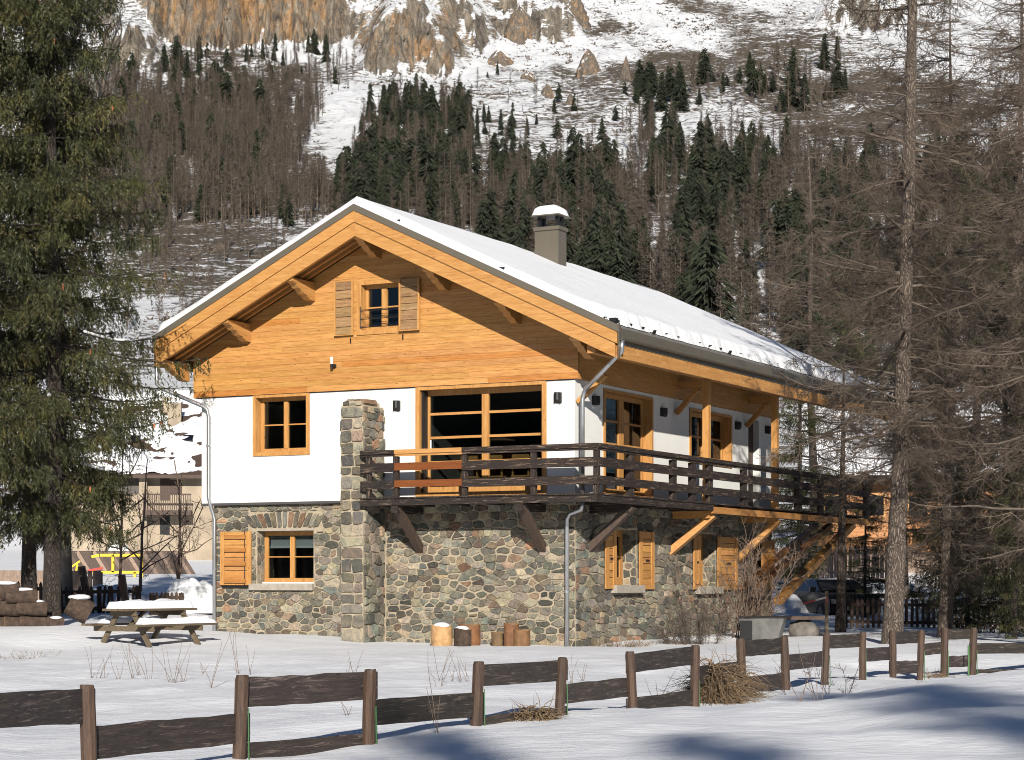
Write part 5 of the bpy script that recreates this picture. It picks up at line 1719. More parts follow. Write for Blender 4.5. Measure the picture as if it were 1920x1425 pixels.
# spruces ------------------------------------------------------------------------------
def spruce_crown(H, h0, rng, reach, lean, whorl=0.36, nper=5, hang=0.5, ntuft=20, tuft=0.052, dens=1.0):
    nb = NB(); wood = NB(); tips = []
    hs = []
    z = h0
    while z < H * 0.985:
        for k in range(nper):
            hs.append(z + rng.uniform(-0.15, 0.15))
        z += whorl * rng.uniform(0.7, 1.3)
    h = np.array(hs); n = len(h)
    cx, cy = lean(h)
    az = rng.uniform(0, 2 * np.pi, n)
    rel = np.clip((H - h) / (H - h0), 0, 1)
    L = (0.25 + reach * rel ** 0.8) * rng.uniform(0.55, 1.1, n) * np.clip((h - h0) / 4.0 + 0.45, 0.45, 1)
    d = np.stack([np.cos(az), np.sin(az), 0.30 - 0.55 * rel + rng.uniform(-0.1, 0.1, n)], 1)
    prim = grow(np.stack([cx, cy, h], 1), d, L, 7, rng, 0.05, 0.09, grow_up=0.16)
    poly_segs(wood, prim, 0.008 + 0.008 * L, 0.004, 4)
    # side shoots
    m = int(13 * dens)
    f = rng.uniform(0.16, 1.0, (n, m)); p, t = along(prim, f)
    p = p.reshape(-1, 3); t = t.reshape(-1, 3); Lr = np.repeat(L, m); fr = f.ravel()
    keep = rng.random(len(p)) < np.clip(Lr / 1.6, 0.3, 1)
    p, t, Lr, fr = p[keep], t[keep], Lr[keep], fr[keep]
    lat = unit(np.cross(t, np.array([[0, 0, 1.0]]))) * np.where(rng.random(len(p)) < 0.5, -1, 1)[:, None]
    sl = (0.15 + 0.30 * Lr * (1.1 - fr)) * rng.uniform(0.5, 1.0, len(p))
    side_sh = grow(p, t * 0.8 + lat * 0.8, sl, 3, rng, 0.10, 0.10, grow_up=0.0)
    poly_segs(wood, side_sh, 0.005, 0.003, 3)
    # hanging shoots from branches and side shoots
    def hangers(pl, cnt, LL, lenf):
        f = rng.uniform(0.08, 1.0, (len(pl), cnt)); p, t = along(pl, f)
        p = p.reshape(-1, 3); t = t.reshape(-1, 3)
        out = unit(rng.normal(size=p.shape)) * 0.35
        ln = lenf * rng.uniform(0.3, 1.15, len(p)) * np.repeat(LL, cnt)
        return grow(p, t * 0.30 + out + np.array([[0, 0, -0.9]]), ln, 3, rng, 0.14, 0.15)
    hg1 = hangers(prim, int(17 * dens), np.clip(0.35 + 0.30 * L, 0, 1.15), hang)
    hg2 = hangers(side_sh, int(4 * dens), np.clip(0.35 + 0.8 * sl, 0, 1), hang)
    shoots = [prim, side_sh, hg1, hg2]
    for si, sh in enumerate(shoots):
        lens = np.linalg.norm(sh[:, 1:] - sh[:, :-1], axis=2).sum(1)
        cnt = np.maximum(4, (lens / 0.030).astype(int))
        cnt = np.minimum(cnt, 90 if si == 0 else ntuft)
        mx = cnt.max()
        f = rng.uniform(0.10 if si else 0.25, 1.0, (len(sh), mx))
        msk = np.arange(mx)[None, :] < cnt[:, None]
        p, t = along(sh, f)
        tone = np.repeat(rng.uniform(0.55, 1.5, (len(sh), 1)), mx, 1)[msk]
        warm = np.repeat(rng.uniform(0.85, 1.2, (len(sh), 1)), mx, 1)[msk]
        p = p[msk]; t = t[msk]
        o = unit(np.cross(t, rng.normal(size=t.shape)))
        q = p + (t * 0.75 + o * 0.75 + np.array([[0, 0, -0.1]])) * tuft * rng.uniform(0.7, 1.5, (len(p), 1))
        V, F = ribbons(p - t * 0.012, q, 0.019 * rng.uniform(0.8, 1.5, len(p)))
        col = np.repeat(np.stack([tone * warm, tone, tone * 0.9], 1), 3, 0)
        nb.add((V, F), col)
    return nb, wood, prim

def mk_spruce(seed, H, r0, h0, reach, hang=0.55, dens=1.0, nper=5, whorl=0.36):
    g = np.random.default_rng(seed)
    ln = lambda z: (0.04 * np.sin(np.asarray(z, float) * 0.4 + seed), 0.04 * np.cos(np.asarray(z, float) * 0.5))
    nb, wd, prim = spruce_crown(H, h0, g, reach, ln, hang=hang, dens=dens, nper=nper, whorl=whorl)
    return trunk_mesh('trunk', H, r0, ln, 'bark_dark', g, 0.04, 40, 12), nb.me('crown', 'needles'), wd.me('branches', 'bark_dark'), prim
SA = mk_spruce(31, 21.0, 0.19, 2.6, 3.5, 0.75, 1.4, 5, 0.38)
SB_ = mk_spruce(32, 19.0, 0.17, 2.4, 2.9, 0.70, 1.25, 5, 0.44)
def put_spruce(mod, label, px, D, scale, rz, group, dz=-0.05):
    x, y = G(px, D)
    o = add_tree('spruce_tree', label, 'tree', (x, y, gz(x, y) + dz), mod[0], mod[1], group, scale=scale, rz=rz)
    link('branches', mod[2], o)
    return o
sp1 = put_spruce(SA, 'large spruce with hanging branches reaching the left eave', 98, 43.6, 1.0, 0.35, 'spruces at the left edge')
sp2 = put_spruce(SB_, 'left spruce of the twin trunks near the log pile', 55, 45.2, 1.0, 1.2, 'spruces at the left edge')
sp3 = put_spruce(SB_, 'spruce cut off by the left edge of the picture', -95, 42.0, 1.05, 4.0, 'spruces at the left edge')
# lying snow and cones on the near spruce
def snow_on(o, prim, idx, seed):
    g = np.random.default_rng(seed)
    nb = NB()
    for i in idx:
        pl = prim[i]
        k0 = g.integers(1, 4); k1 = min(7, k0 + g.integers(2, 4))
        pts = pl[k0:k1 + 1] + np.array([0, 0, 0.03])
        nb.add(segs(pts[:-1], pts[1:], 0.035, 0.03, 6))
    s = link('lying_snow', nb.me('lying_snow', 'snow', True), o)
    tag(s, kind='stuff')
hh = SA[3][:, 0, 2]
snow_on(sp1, SA[3], [i for i in range(len(hh)) if 3 < hh[i] < 9 and i % 9 == 0], 4)
nb = NB()
g = np.random.default_rng(9)
ii = g.choice(len(SA[3]), 60)
pc = SA[3][ii, 6] + g.uniform(-0.15, 0.15, (60, 3)) * np.array([1, 1, 0.4])
nb.add(segs(pc, pc + np.array([[0, 0, -0.07]]) + g.normal(size=(60, 3)) * 0.01, 0.012, 0.022, 6)); nb.add(segs(pc + np.array([[0, 0, -0.07]]), pc + np.array([[0, 0, -0.13]]), 0.022, 0.006, 6))
tag(link('cones', nb.me('cones', 'cone', True), sp1), kind='stuff')

# shaded spruces on the right and behind the house
SC = mk_spruce(33, 9.0, 0.11, 0.5, 2.2, 0.5, 0.95, 5, 0.36)
GR_ = 'dark spruces among the larches on the right'
put_spruce(SC, 'dark spruce hanging over the picket fence at the right edge', 1885, 50.0, 1.0, 0.3, GR_)
put_spruce(SC, 'dark spruce between the larch trunks, right of the cars', 1772, 60.0, 0.95, 2.0, GR_)
put_spruce(SC, 'low dark spruce just behind the plank fence at the right edge', 1905, 45.0, 0.52, 2.2, GR_)
put_spruce(SC, 'bushy dark spruce beside the picket fence, left of the one at the right edge', 1815, 53.0, 0.62, 3.7, GR_)
put_spruce(SC, 'low dark spruce under the far end of the balcony', 1622, 63.0, 0.52, 1.1, GR_)
put_spruce(SC, 'dark spruce behind the far corner of the chalet', 1500, 72.0, 0.95, 3.3, GR_)
put_spruce(SC, 'tall dark spruce beyond the right picture edge', 1980, 62.0, 1.3, 5.0, GR_)
put_spruce(SC, 'tallest dark spruce rising between the larches right of the thick trunk', 1830, 68.0, 1.75, 0.9, GR_)
put_spruce(SC, 'dark spruce just left of the thick barked trunk, behind the wooden chalet roof', 1600, 108.0, 1.7, 2.4, GR_)
put_spruce(SC, 'dark spruce just right of the thick barked trunk, far behind the cars', 1735, 100.0, 1.75, 4.4, GR_)

# bare broadleaf trees --------------------------------------------------------------------
def bare_crown(rng, H, r0, levels=5, spread=0.6, first=0.25, kids=(3, 5), up=0.12, twig=0.004, forks=None):
    nb = NB()
    # trunk polyline
    tr = grow(np.zeros((1, 3)), np.array([[0.02, 0.0, 1.0]]), np.array([H * 0.9]), 10, rng, 0.05, 0.0)
    poly_segs(nb, tr, r0, r0 * 0.25, 8)
    cur = tr; cl = np.array([H * 0.9]); cr = np.array([r0])
    for lv in range(levels):
        k = [9, 6, 5, 5, 4, 3][lv]
        f = rng.uniform(first if lv == 0 else 0.2, 1.0, (len(cur), k))
        p, t = along(cur, f)
        p = p.reshape(-1, 3); t = t.reshape(-1, 3)
        ln = np.repeat(cl, k) * rng.uniform(0.28, 0.55, len(p)) * (1.15 - 0.6 * f.ravel())
        keep = ln > 0.12
        if len(p) > 6000:
            keep &= rng.random(len(p)) < 6000 / len(p)
        p, t, ln = p[keep], t[keep], ln[keep]
        rr = np.maximum(twig, np.repeat(cr, k)[keep] * 0.45)
        d = t * (1 - spread) + unit(rng.normal(size=p.shape)) * spread + np.array([[0, 0, up]])
        K = 4 if lv < 2 else (3 if lv < 3 else 2)
        cur = grow(p, d, ln, K, rng, 0.13, 0.0, grow_up=0.08)
        poly_segs(nb, cur, rr, np.maximum(twig * 0.6, rr * 0.4), 5 if lv == 0 else 3)
        cl = ln; cr = rr
    return nb
def bare_tree(seed, label, px, D, H, r0, mat, group=None, dz=-0.1, **kw):
    x, y = G(px, D)
    g = np.random.default_rng(seed)
    nb = bare_crown(g, H, r0, **kw)
    o = link('bare_tree', nb.me('bare_tree', mat))
    o.location = (x, y, gz(x, y) + dz)
    tag(o, label, 'tree', group)
    return o
bare_tree(41, 'pale bare broadleaf tree behind the spruces at upper left', 128, 52.0, 17.0, 0.16, 'pale_twig', None, spread=0.42, first=0.45, levels=5, up=0.3, twig=0.007)
bare_tree(42, 'slim bare tree with dark stem by the yellow climbing frame', 222, 52.0, 4.6, 0.05, 'stem', None, spread=0.6, first=0.25, levels=5, up=0.05, twig=0.005)
bare_tree(43, 'bare bushy tree in front of the old house beside the left wall', 335, 54.0, 4.6, 0.05, 'stem', None, spread=0.65, first=0.12, levels=5, up=0.05, twig=0.005)
bare_tree(46, 'bare bushy tree in front of the wooden balcony of the old house', 262, 60.0, 5.2, 0.06, 'stem', None, spread=0.65, first=0.12, levels=5, up=0.05, twig=0.005)
for i, (px, D, lab) in enumerate(((930, 175, 'leftmost pale bare poplar behind the chimney'), (955, 182, 'middle pale bare poplar behind the chimney'), (895, 190, 'pale bare poplar left of the others behind the ridge'), (985, 185, 'pale bare poplar nearest the chimney'))):
    bare_tree(50 + i, lab, px, D, 17.0, 0.14, 'pale_twig', 'bare poplars behind the chimney', spread=0.35, first=0.15, levels=4, up=0.5, twig=0.02)
# ------------------------------------------------------------------ the forest on the mountain side
def far_larch_model(seed, ntw=210):
    g = np.random.default_rng(seed)
    nb = NB()
    H = 1.0
    nb.add(segs(np.array([[0, 0, -0.06]]), np.array([[0, 0, H]]), 0.010, 0.002, 4), np.array([[1.9, 1.8, 1.65]]))
    h = g.uniform(0.16, 0.98, ntw) ** 0.9
    az = g.uniform(0, 2 * np.pi, ntw)
    R_ = 0.15 * (1.03 - h) ** 0.6 * g.uniform(0.5, 1.15, ntw) * np.clip((h - 0.12) * 4, 0.3, 1)
    p0 = np.stack([0 * h, 0 * h, h], 1)
    p1 = p0 + np.stack([np.cos(az) * R_, np.sin(az) * R_, g.uniform(-0.3, 0.55, ntw) * R_], 1)
    nb.add(ribbons(p0, p1, 0.009 * g.uniform(0.7, 1.3, ntw)))
    # fine twigs
    m = 3
    f = g.uniform(0.25, 1, (ntw, m, 1))
    b = (p0[:, None] + (p1 - p0)[:, None] * f).reshape(-1, 3)
    e = b + unit(g.normal(size=b.shape) + np.array([[0, 0, 0.5]])) * 0.045 * g.uniform(0.5, 1.5, (len(b), 1))
    tone = np.repeat(g.uniform(0.45, 1.6, (len(b), 1)), 3, 0) * np.array([[1.0, 0.97, 0.93]])
    nb.add(ribbons(b, e, 0.0075 * np.ones(len(b))), tone)
    return nb
def far_spruce_model(seed, n=420, wid=0.15, power=0.75, low=0.93):
    g = np.random.default_rng(seed)
    nb = NB()
    nb.add(segs(np.array([[0, 0, -0.06]]), np.array([[0, 0, 0.99]]), 0.011, 0.002, 4), np.array([[2.2, 1.8, 1.5]]))
    h = 1 - g.uniform(0.0, low, n) ** 0.75
    az = g.uniform(0, 2 * np.pi, n)
    # boughs in uneven whorls, some missing
    wh = vnoise(h * 17 + seed, az * 1.3 + np.sin(az) * 2 + seed * 3, seed)
    keep = wh > 0.30
    h, az, wh = h[keep], az[keep], wh[keep]; n = len(h)
    lob = 0.55 + 0.9 * wh
    R_ = wid * (1.04 - h) ** power * lob * g.uniform(0.6, 1.1, n)
    p0 = np.stack([np.cos(az) * R_ * 0.2, np.sin(az) * R_ * 0.2, h + 0.015], 1)
    p1 = np.stack([np.cos(az) * R_, np.sin(az) * R_, h - 0.35 * R_ + 0.01 * g.normal(size=n)], 1)
    tone = np.repeat(g.uniform(0.5, 1.6, (n, 1)), 3, 0) * np.array([[1.0, 1.0, 0.9]])
    nb.add(ribbons(p0, p1, 0.045 * g.uniform(0.5, 1.3, n)), tone)
    for k in range(2):
        q1 = p1 + np.stack([np.cos(az + g.uniform(-1.6, 1.6, n)), np.sin(az + g.uniform(-1.6, 1.6, n)), -0.7 * np.ones(n)], 1) * 0.04
        nb.add(ribbons(p0 + (p1 - p0) * g.uniform(0.3, 0.8, (n, 1)), q1, 0.026 * np.ones(n)), tone)
    return nb
FL = [far_larch_model(100 + i) for i in range(7)]
FS = [far_spruce_model(200 + i, 460, *[(0.19, 0.75), (0.16, 0.7), (0.25, 0.6, 0.8), (0.17, 0.85), (0.22, 0.7), (0.28, 0.5, 0.7), (0.15, 0.6), (0.20, 0.9)][i]) for i in range(8)]
FLm = [m.me('larch_mesh', 'far_larch') for m in FL]
FSm = [m.me('spruce_mesh', 'far_spruce') for m in FS]

def in_poly(x, y, poly):
    n = len(poly); ins = np.zeros(np.shape(x), bool)
    for i in range(n):
        x0, y0 = poly[i]; x1, y1 = poly[(i + 1) % n]
        c = ((y0 > y) != (y1 > y)) & (x < (x1 - x0) * (y - y0) / ((y1 - y0) + 1e-9) + x0)
        ins ^= c
    return ins
# woods as they lie on the slope, outlined by where their trees stand (column, row of the foot)
W_LEFT = [(60, 170), (300, 150), (575, 170), (608, 215), (560, 310), (525, 360), (600, 365), (650, 420), (660, 470), (560, 450), (420, 440), (250, 450), (60, 450)]
W_MID = [(695, 215), (770, 205), (875, 200), (890, 320), (960, 300), (1010, 330), (1100, 350), (1120, 280), (1200, 260), (1340, 285), (1480, 275), (1560, 330), (1990, 330), (1990, 900), (1480, 800), (1300, 690), (1000, 560), (800, 470), (620, 440), (660, 330)]
W_RIDGE = [(1180, 165), (1580, 120), (1600, 215), (1200, 215)]
W_UP = [(240, 90), (620, 95), (700, 150), (620, 180), (240, 180)]
W_SNOWR = [(870, 140), (1180, 150), (1180, 330), (900, 330)]
W_LOWL = [(330, 420), (640, 420), (560, 640), (330, 700), (150, 560)]
GAPS = [([(1560, 270), (1720, 270), (1720, 340), (1600, 350)], 0.75), ([(740, 240), (790, 230), (790, 290), (750, 300)], 0.5), ([(1210, 430), (1300, 440), (1300, 560), (1210, 560)], 0.3)]
g = np.random.default_rng(77)
NC = 34000
a_c = g.uniform(-0.30, 0.30, NC)
D_c = 250 + (960 - 250) * g.random(NC) ** 0.8
z_c = mountain_z(a_c, D_c)
px_c = px_of(a_c); py_c = HOR - FPX * (z_c - EYE) / D_c
prob = np.zeros(NC); psp = np.zeros(NC); hgt = np.full(NC, 13.0)
nz_ = fbm(px_c / 60, py_c / 50, 301, 3) * 2
for poly, p_, s_, h_ in ((W_LEFT, 1.0, 0.03, 12.5), (W_MID, 0.80, 0.20, 14.5), (W_RIDGE, 0.30, 0.5, 13.0), (W_UP, 0.34, 0.30, 11.0), (W_SNOWR, 0.10, 0.30, 8.0), (W_LOWL, 0.16, 0.08, 8.0)):
    m_ = in_poly(px_c, py_c, poly)
    prob[m_] = p_; psp[m_] = s_; hgt[m_] = h_
m_ = in_poly(px_c, py_c, W_MID)
psp[m_ & (px_c < 880) & (py_c < 440)] = 0.42
psp[m_ & (px_c > 1080) & (px_c < 1320)] = 0.26
psp = np.clip(psp + 0.75 * nz_ * (psp > 0.1), 0.02, 0.95)
gap_ = fbm(px_c / 28, py_c / 42, 333, 3) * 2
prob *= np.where(m_, np.clip(1.0 - 1.6 * np.maximum(0, gap_ - 0.12) / 0.25, 0.08, 1), 1)
for poly, f_ in GAPS:
    prob[in_poly(px_c, py_c, poly)] *= f_
# thin evenly in area seen: the far slope is crowded together in the picture
prob *= np.clip(D_c / 700, 0.45, 1.0)
sel = g.random(NC) < prob * np.where(in_poly(px_c, py_c, W_LEFT), 0.72, 0.56)
a_s, D_s, z_s, px_s, py_s, psp_s, h_s = [v[sel] for v in (a_c, D_c, z_c, px_c, py_c, psp, hgt)]
isS = g.random(len(a_s)) < psp_s
h_s = h_s * g.uniform(0.45, 1.25, len(a_s)) * np.where(isS, 1.02, 1.0)
# hidden behind the house and its roof, or well outside the picture
def hidden(px, py, h, D):
    top = py - FPX * h / D
    roofline = np.where(px < 665, 385 + (665 - px) * 0.62, 385 + (px - 665) * 0.30)
    return (px > 300) & (px < 1560) & (top > roofline + 25)
hid = hidden(px_s, py_s, h_s, D_s) | (px_s < -160) | (px_s > 2080)
order = np.argsort(-h_s / D_s)
count = {'L': 0, 'S': 0}
stuffL, stuffS = NB(), NB()
GRL, GRS = 'bare larches in the mountainside forest', 'dark spruces in the mountainside forest'
def where_on_slope(px, py):
    if py < 215 and px > 1170: return 'high on the slope near the brown meadow', 'high right'
    if px < 640 and py < 200: return 'scattered below the orange cliffs', 'below cliffs'
    if px < 690: return 'in the wood left of the snow gully', 'left of gully'
    if px < 1000: return 'in the wood between the snow gully and the chimney', 'left of chimney'
    if px < 1300: return 'in the wood right of the chimney', 'right of chimney'
    return 'in the wood above the far end of the snowy roof', 'above roof end'
for i in order:
    if hid[i]:
        continue
    k = 'S' if isS[i] else 'L'
    inside = -20 < px_s[i] < 1940 and py_s[i] > -10
    mods = FS if k == 'S' else FL
    mi = int(g.integers(len(mods)))
    X = a_s[i] * D_s[i]; hh_ = h_s[i]; rz = g.uniform(0, 6.28); w = hh_ * g.uniform(0.85, 1.25)
    if count[k] < (190 if k == 'S' else 295) and inside:
        count[k] += 1
        o = link('mountain_spruce' if k == 'S' else 'mountain_larch', (FSm if k == 'S' else FLm)[mi])
        o.location = (X, D_s[i], z_s[i] - 0.3); o.rotation_euler = (0, 0, rz); o.scale = (w, w, hh_)
        if k == 'S':
            wl_ = where_on_slope(px_s[i], py_s[i]); tag(o, 'distant dark green spruce ' + wl_[0], 'tree', GRS + ', ' + wl_[1])
        else:
            wl_ = where_on_slope(px_s[i], py_s[i]); tag(o, 'distant bare brown larch ' + wl_[0], 'tree', GRL + ', ' + wl_[1])
    else:
        nbm = mods[mi]
        V = np.concatenate(nbm.V); F = np.concatenate(nbm.F); C = np.concatenate(nbm.C)
        if k == 'L':                      # lighter copy for the smallest ones
            keepf = np.concatenate([np.arange(16), 16 + np.flatnonzero(g.random(len(F) - 16) < 0.6)]) if len(F) > 16 else np.arange(len(F))
            F = F[keepf]
            us = np.unique(F); rm = np.zeros(len(V), int); rm[us] = np.arange(len(us)); V = V[us]; C = C[us]; F = rm[F]
        c_, s_ = math.cos(rz), math.sin(rz)
        W_ = np.stack([(V[:, 0] * c_ - V[:, 1] * s_) * w + X, (V[:, 0] * s_ + V[:, 1] * c_) * w + D_s[i], V[:, 2] * hh_ + z_s[i] - 0.3], 1)
        (stuffS if k == 'S' else stuffL).add((W_, F), C)
if stuffL.V:
    tag(link('distant_larch_wood', stuffL.me('distant_larch_wood', 'far_larch')), 'mass of small bare larches high on the slope', None, None, 'stuff')
if stuffS.V:
    tag(link('distant_spruce_wood', stuffS.me('distant_spruce_wood', 'far_spruce')), 'mass of small dark spruces high on the slope', None, None, 'stuff')
print('forest', count, len(a_s), sum(len(v) for v in stuffL.V) // 3, sum(len(v) for v in stuffS.V) // 3)

# low scrub and stones on the open snow ------------------------------------------------------
g = np.random.default_rng(78)
NSR = 60000
a_c = g.uniform(-0.30, 0.30, NSR); D_c = 300 + 720 * g.random(NSR)
z_c = mountain_z(a_c, D_c)
px_c = px_of(a_c); py_c = HOR - FPX * (z_c - EYE) / D_c
dn = 0.30 + 1.6 * fbm(px_c / 45, py_c / 22, 401, 4)
dn += 0.45 * blobm(px_c, py_c, 1300, 90, 420, 90) - 0.35 * blobm(px_c, py_c, 640, 240, 80, 100) + 0.3 * blobm(px_c, py_c, 400, 500, 200, 80)
dn += 0.35 * blobm(px_c, py_c, 1000, 40, 300, 60)
keep = (g.random(NSR) < dn) & ~hidden(px_c, py_c, 1.5, D_c)
a_c, D_c, z_c = a_c[keep], D_c[keep], z_c[keep]
n = len(a_c)
base = np.stack([a_c * D_c, D_c, z_c], 1)
sz = g.uniform(0.25, 1.0, n) ** 1.3 * (0.55 + D_c / 900)
nb = NB()
for k in range(5):
    ang = g.uniform(0, 2 * np.pi, n)
    p0 = base + np.stack([np.cos(ang) * sz * 0.3, np.sin(ang) * sz * 0.3, -0.2 * np.ones(n)], 1)
    p1 = base + np.stack([np.cos(ang) * sz * 1.2, np.sin(ang) * sz * 0.5, sz * g.uniform(0.1, 0.9, n)], 1)
    tone = np.repeat(g.uniform(0.5, 1.7, (n, 1)), 3, 0) * np.array([[1.05, 1.0, 0.9]])
    nb.add(ribbons(p0, p1, sz * 0.55), tone)
tag(link('mountain_scrub', nb.me('mountain_scrub', 'far_larch')), 'low dark scrub dotted over the snowy slope', None, None, 'stuff')
# ------------------------------------------------------------------ the plank fence in front
fx, fy = G(POSTS[3][0], POSTS[3][3])
fence = empty('plank_fence', (0, 0, 0))
tag(fence, 'dark weathered plank fence staggered across the snowy foreground', 'fence')
PP = []
rf = random.Random(3)
for i, (px, t, bt, D) in enumerate(POSTS):
    p = P(px, t, D); q = P(px, bt, D)
    PP.append((p, q))
    w = [0.056, 0.056, 0.056, 0.056, 0.05, 0.052, 0.053, 0.056, 0.056, 0.053, 0.050, 0.053, 0.05, 0.058, 0.058][i]
    m = MB()
    lean = Vector((rf.uniform(-0.02, 0.02), rf.uniform(-0.02, 0.02), 0))
    n = 8
    rings = []
    for k, zf in enumerate((0, 0.2, 0.45, 0.7, 0.96, 1.0)):
        z = q.z - 0.35 + (p.z - q.z + 0.35) * zf
        s = 0.86 if k == 5 else 1.0
        rings.append([(p.x - lean.x * (1 - zf) * 3 + s * (w + rf.uniform(-0.004, 0.004)) * max(-0.86, min(0.86, math.cos(2 * math.pi * j / n + 0.39))) * 1.12,
                       p.y + s * w * math.sin(2 * math.pi * j / n + 0.39), z + (rf.uniform(-0.006, 0.006) if k == 5 else 0)) for j in range(n)])
    vs = [v for r in rings for v in r]
    fs = [(a * n + j, a * n + (j + 1) % n, (a + 1) * n + (j + 1) % n, (a + 1) * n + j) for a in range(5) for j in range(n)] + [tuple(5 * n + j for j in range(n))]
    t_ = rf.uniform(0.8, 1.25); m.col = (t_, t_, t_)
    m.add(vs, fs)
    m.build('fence_post', 'fence_z', fence)
    if i not in (0,) or True:
        m = MB(); hgt = (p.z - q.z) * rf.uniform(0.55, 0.75)
        m.col = (rf.uniform(0.5, 1.0), rf.uniform(0.7, 1.1), 0.8)
        m.bar((p.x + w * 1.0, p.y + 0.01, q.z - 0.1), (p.x + w * 1.0 - 0.006, p.y + 0.01, q.z + hgt), 0.010, 0.022, (0, 1, 0))
        m.build('green_stake', 'green', fence)
# one brighter green stake standing free beside the last gap
x_, y_ = G(1816, 32.6)
m = MB(); m.bar((x_, y_, P(1816, 1276, 32.6).z), (x_, y_, P(1816, 1210, 32.6).z), 0.024, 0.03, (0, 1, 0)); m.col = (1, 1, 1)
m.build('green_stake', 'green', fence)
RAILS = [(-1, 0, 1300, 1366, 1293, 1358), (0, 1, 1363, 1426, 1339, 1394), (1, 2, 1272, 1328, 1260, 1312), (1, 2, 1396, 1452, 1376, 1428), (2, 3, 1314, 1362, 1298, 1344),
         (3, 4, 1247, 1288, 1238, 1277), (3, 4, 1345, 1388, 1326, 1366), (4, 5, 1284, 1320, 1271, 1307), (5, 6, 1227, 1262, 1212, 1246), (5, 6, 1311, 1343, 1294, 1326),
         (6, 7, 1251, 1285, 1240, 1275), (7, 8, 1201, 1232, 1197, 1226), (7, 8, 1271, 1302, 1262, 1291), (8, 9, 1229, 1258, 1221, 1249),
         (9, 10, 1192, 1217, 1188, 1213), (10, 11, 1216, 1241, 1213, 1238), (11, 12, 1185, 1208, 1183, 1206), (11, 12, 1240, 1264, 1239, 1262),
         (12, 13, 1208, 1230, 1203, 1225), (13, 14, 1181, 1200, 1179, 1198), (13, 14, 1231, 1252, 1229, 1250), (14, 15, 1206, 1226, 1205, 1225), (14, 15, 1255, 1273, 1254, 1272)]
for i, j, tl, bl, tr, br in RAILS:
    def post_at(k):
        if k == -1:
            return (-30, 13.4)
        if k == 15:
            return (1990, 34.5)
        return (POSTS[k][0], POSTS[k][3])
    (pa, Da), (pb, Db) = post_at(i), post_at(j)
    A0, A1 = P(pa, bl, Da), P(pa, tl, Da)
    B0, B1 = P(pb, br, Db), P(pb, tr, Db)
    base = Vector((A0.x, A0.y + 0.075, A0.z)); end = Vector((B0.x, B0.y + 0.075, B0.z))
    d = end - base; L = math.hypot(d.x, d.y); az = math.atan2(d.y, d.x)
    hl, hr = A1.z - A0.z, B1.z - B0.z
    m = MB(); t_ = rf.uniform(0.75, 1.2); m.col = (t_, t_ * rf.uniform(0.9, 1.0), t_ * rf.uniform(0.85, 1.0))
    ns = 9; ext = 0.07
    rows = []
    for k in range(ns):
        u_ = -ext + (L + 2 * ext) * k / (ns - 1); f_ = k / (ns - 1)
        zb_ = d.z * f_ + rf.uniform(-0.004, 0.004); ht = hl + (hr - hl) * f_ + rf.uniform(-0.004, 0.004)
        w_ = rf.uniform(-0.004, 0.004)
        rows.append([(u_, -0.016 + w_, zb_), (u_, 0.016 + w_, zb_), (u_, 0.016 + w_, zb_ + ht), (u_, -0.016 + w_, zb_ + ht)])
    vs = [v for r in rows for v in r]
    fs = [(a * 4 + k, (a + 1) * 4 + k, (a + 1) * 4 + (k + 1) % 4, a * 4 + (k + 1) % 4) for a in range(ns - 1) for k in range(4)] + [(3, 2, 1, 0), tuple((ns - 1) * 4 + k for k in range(4))]
    m.add(vs, fs)
    o = m.build('fence_plank', 'fence_x', fence)
    o.location = base; o.rotation_euler = (0, 0, az)

# ------------------------------------------------------------------ dry grass, weeds, bushes
def grass_tuft(name, label, px, py, D, rad, hgt, n, seed, mat='drygrass', droop=0.5, group=None, ry=None, mound=0.0):
    g = np.random.default_rng(seed)
    p = P(px, py, D)
    nb = NB()
    a = g.uniform(0, 2 * np.pi, n); r = rad * np.sqrt(g.random(n))
    st = np.stack([np.cos(a) * r, np.sin(a) * r * (ry or 0.5), -0.06 + mound * (1 - r / rad) ** 0.7 * np.sqrt(g.random(n))], 1)
    dr = unit(np.stack([np.cos(a) * 0.5 + 0.35 * g.normal(size=n), np.sin(a) * 0.5 + 0.35 * g.normal(size=n), 0.6 + 0.5 * g.random(n)], 1))
    pl = grow(st, dr, hgt * g.uniform(0.5, 1.2, n), 4, g, 0.14, droop)
    tone = g.uniform(0.5, 1.4, n)
    for k in range(4):
        r0 = 0.006 * (1 - k / 5); r1 = 0.006 * (1 - (k + 1) / 5)
        V, F = segs(pl[:, k], pl[:, k + 1], r0, r1, 3)
        nb.add((V, F), np.repeat(tone, 6)[:, None] * np.array([[1, 0.95, 0.9]]))
    o = link(name, nb.me(name, mat)); o.location = p
    tag(o, label, 'dry grass', group)
    return o
grass_tuft('dry_grass_tuft', 'large drooping clump of dry grass against the fence planks', 1338, 1342, 24.1, 0.30, 0.50, 1300, 1, droop=0.95, ry=0.7, mound=0.80)
grass_tuft('dry_grass_tuft', 'dry grass clump beside the fence post right of the large clump', 1380, 1335, 25.3, 0.22, 0.45, 650, 2, droop=0.95, mound=0.75)
grass_tuft('dry_grass_tuft', 'dry grass bent over the half buried fence plank', 1005, 1356, 19.6, 0.24, 0.24, 420, 3, droop=0.9, mound=0.26)
grass_tuft('dry_grass_tuft', 'small dry grass clump by the free green stake', 1755, 1275, 32.2, 0.25, 0.20, 300, 4, droop=0.8, mound=0.18)
grass_tuft('dry_grass_tuft', 'short yellow grass at the foot of a fence post, right of the large clump', 1482, 1312, 27.4, 0.10, 0.14, 70, 5)
grass_tuft('dry_grass_tuft', 'straw coloured grass along the wall foot below the side window, left part', 1165, 1212, 42.6, 0.55, 0.28, 300, 6, droop=0.35)
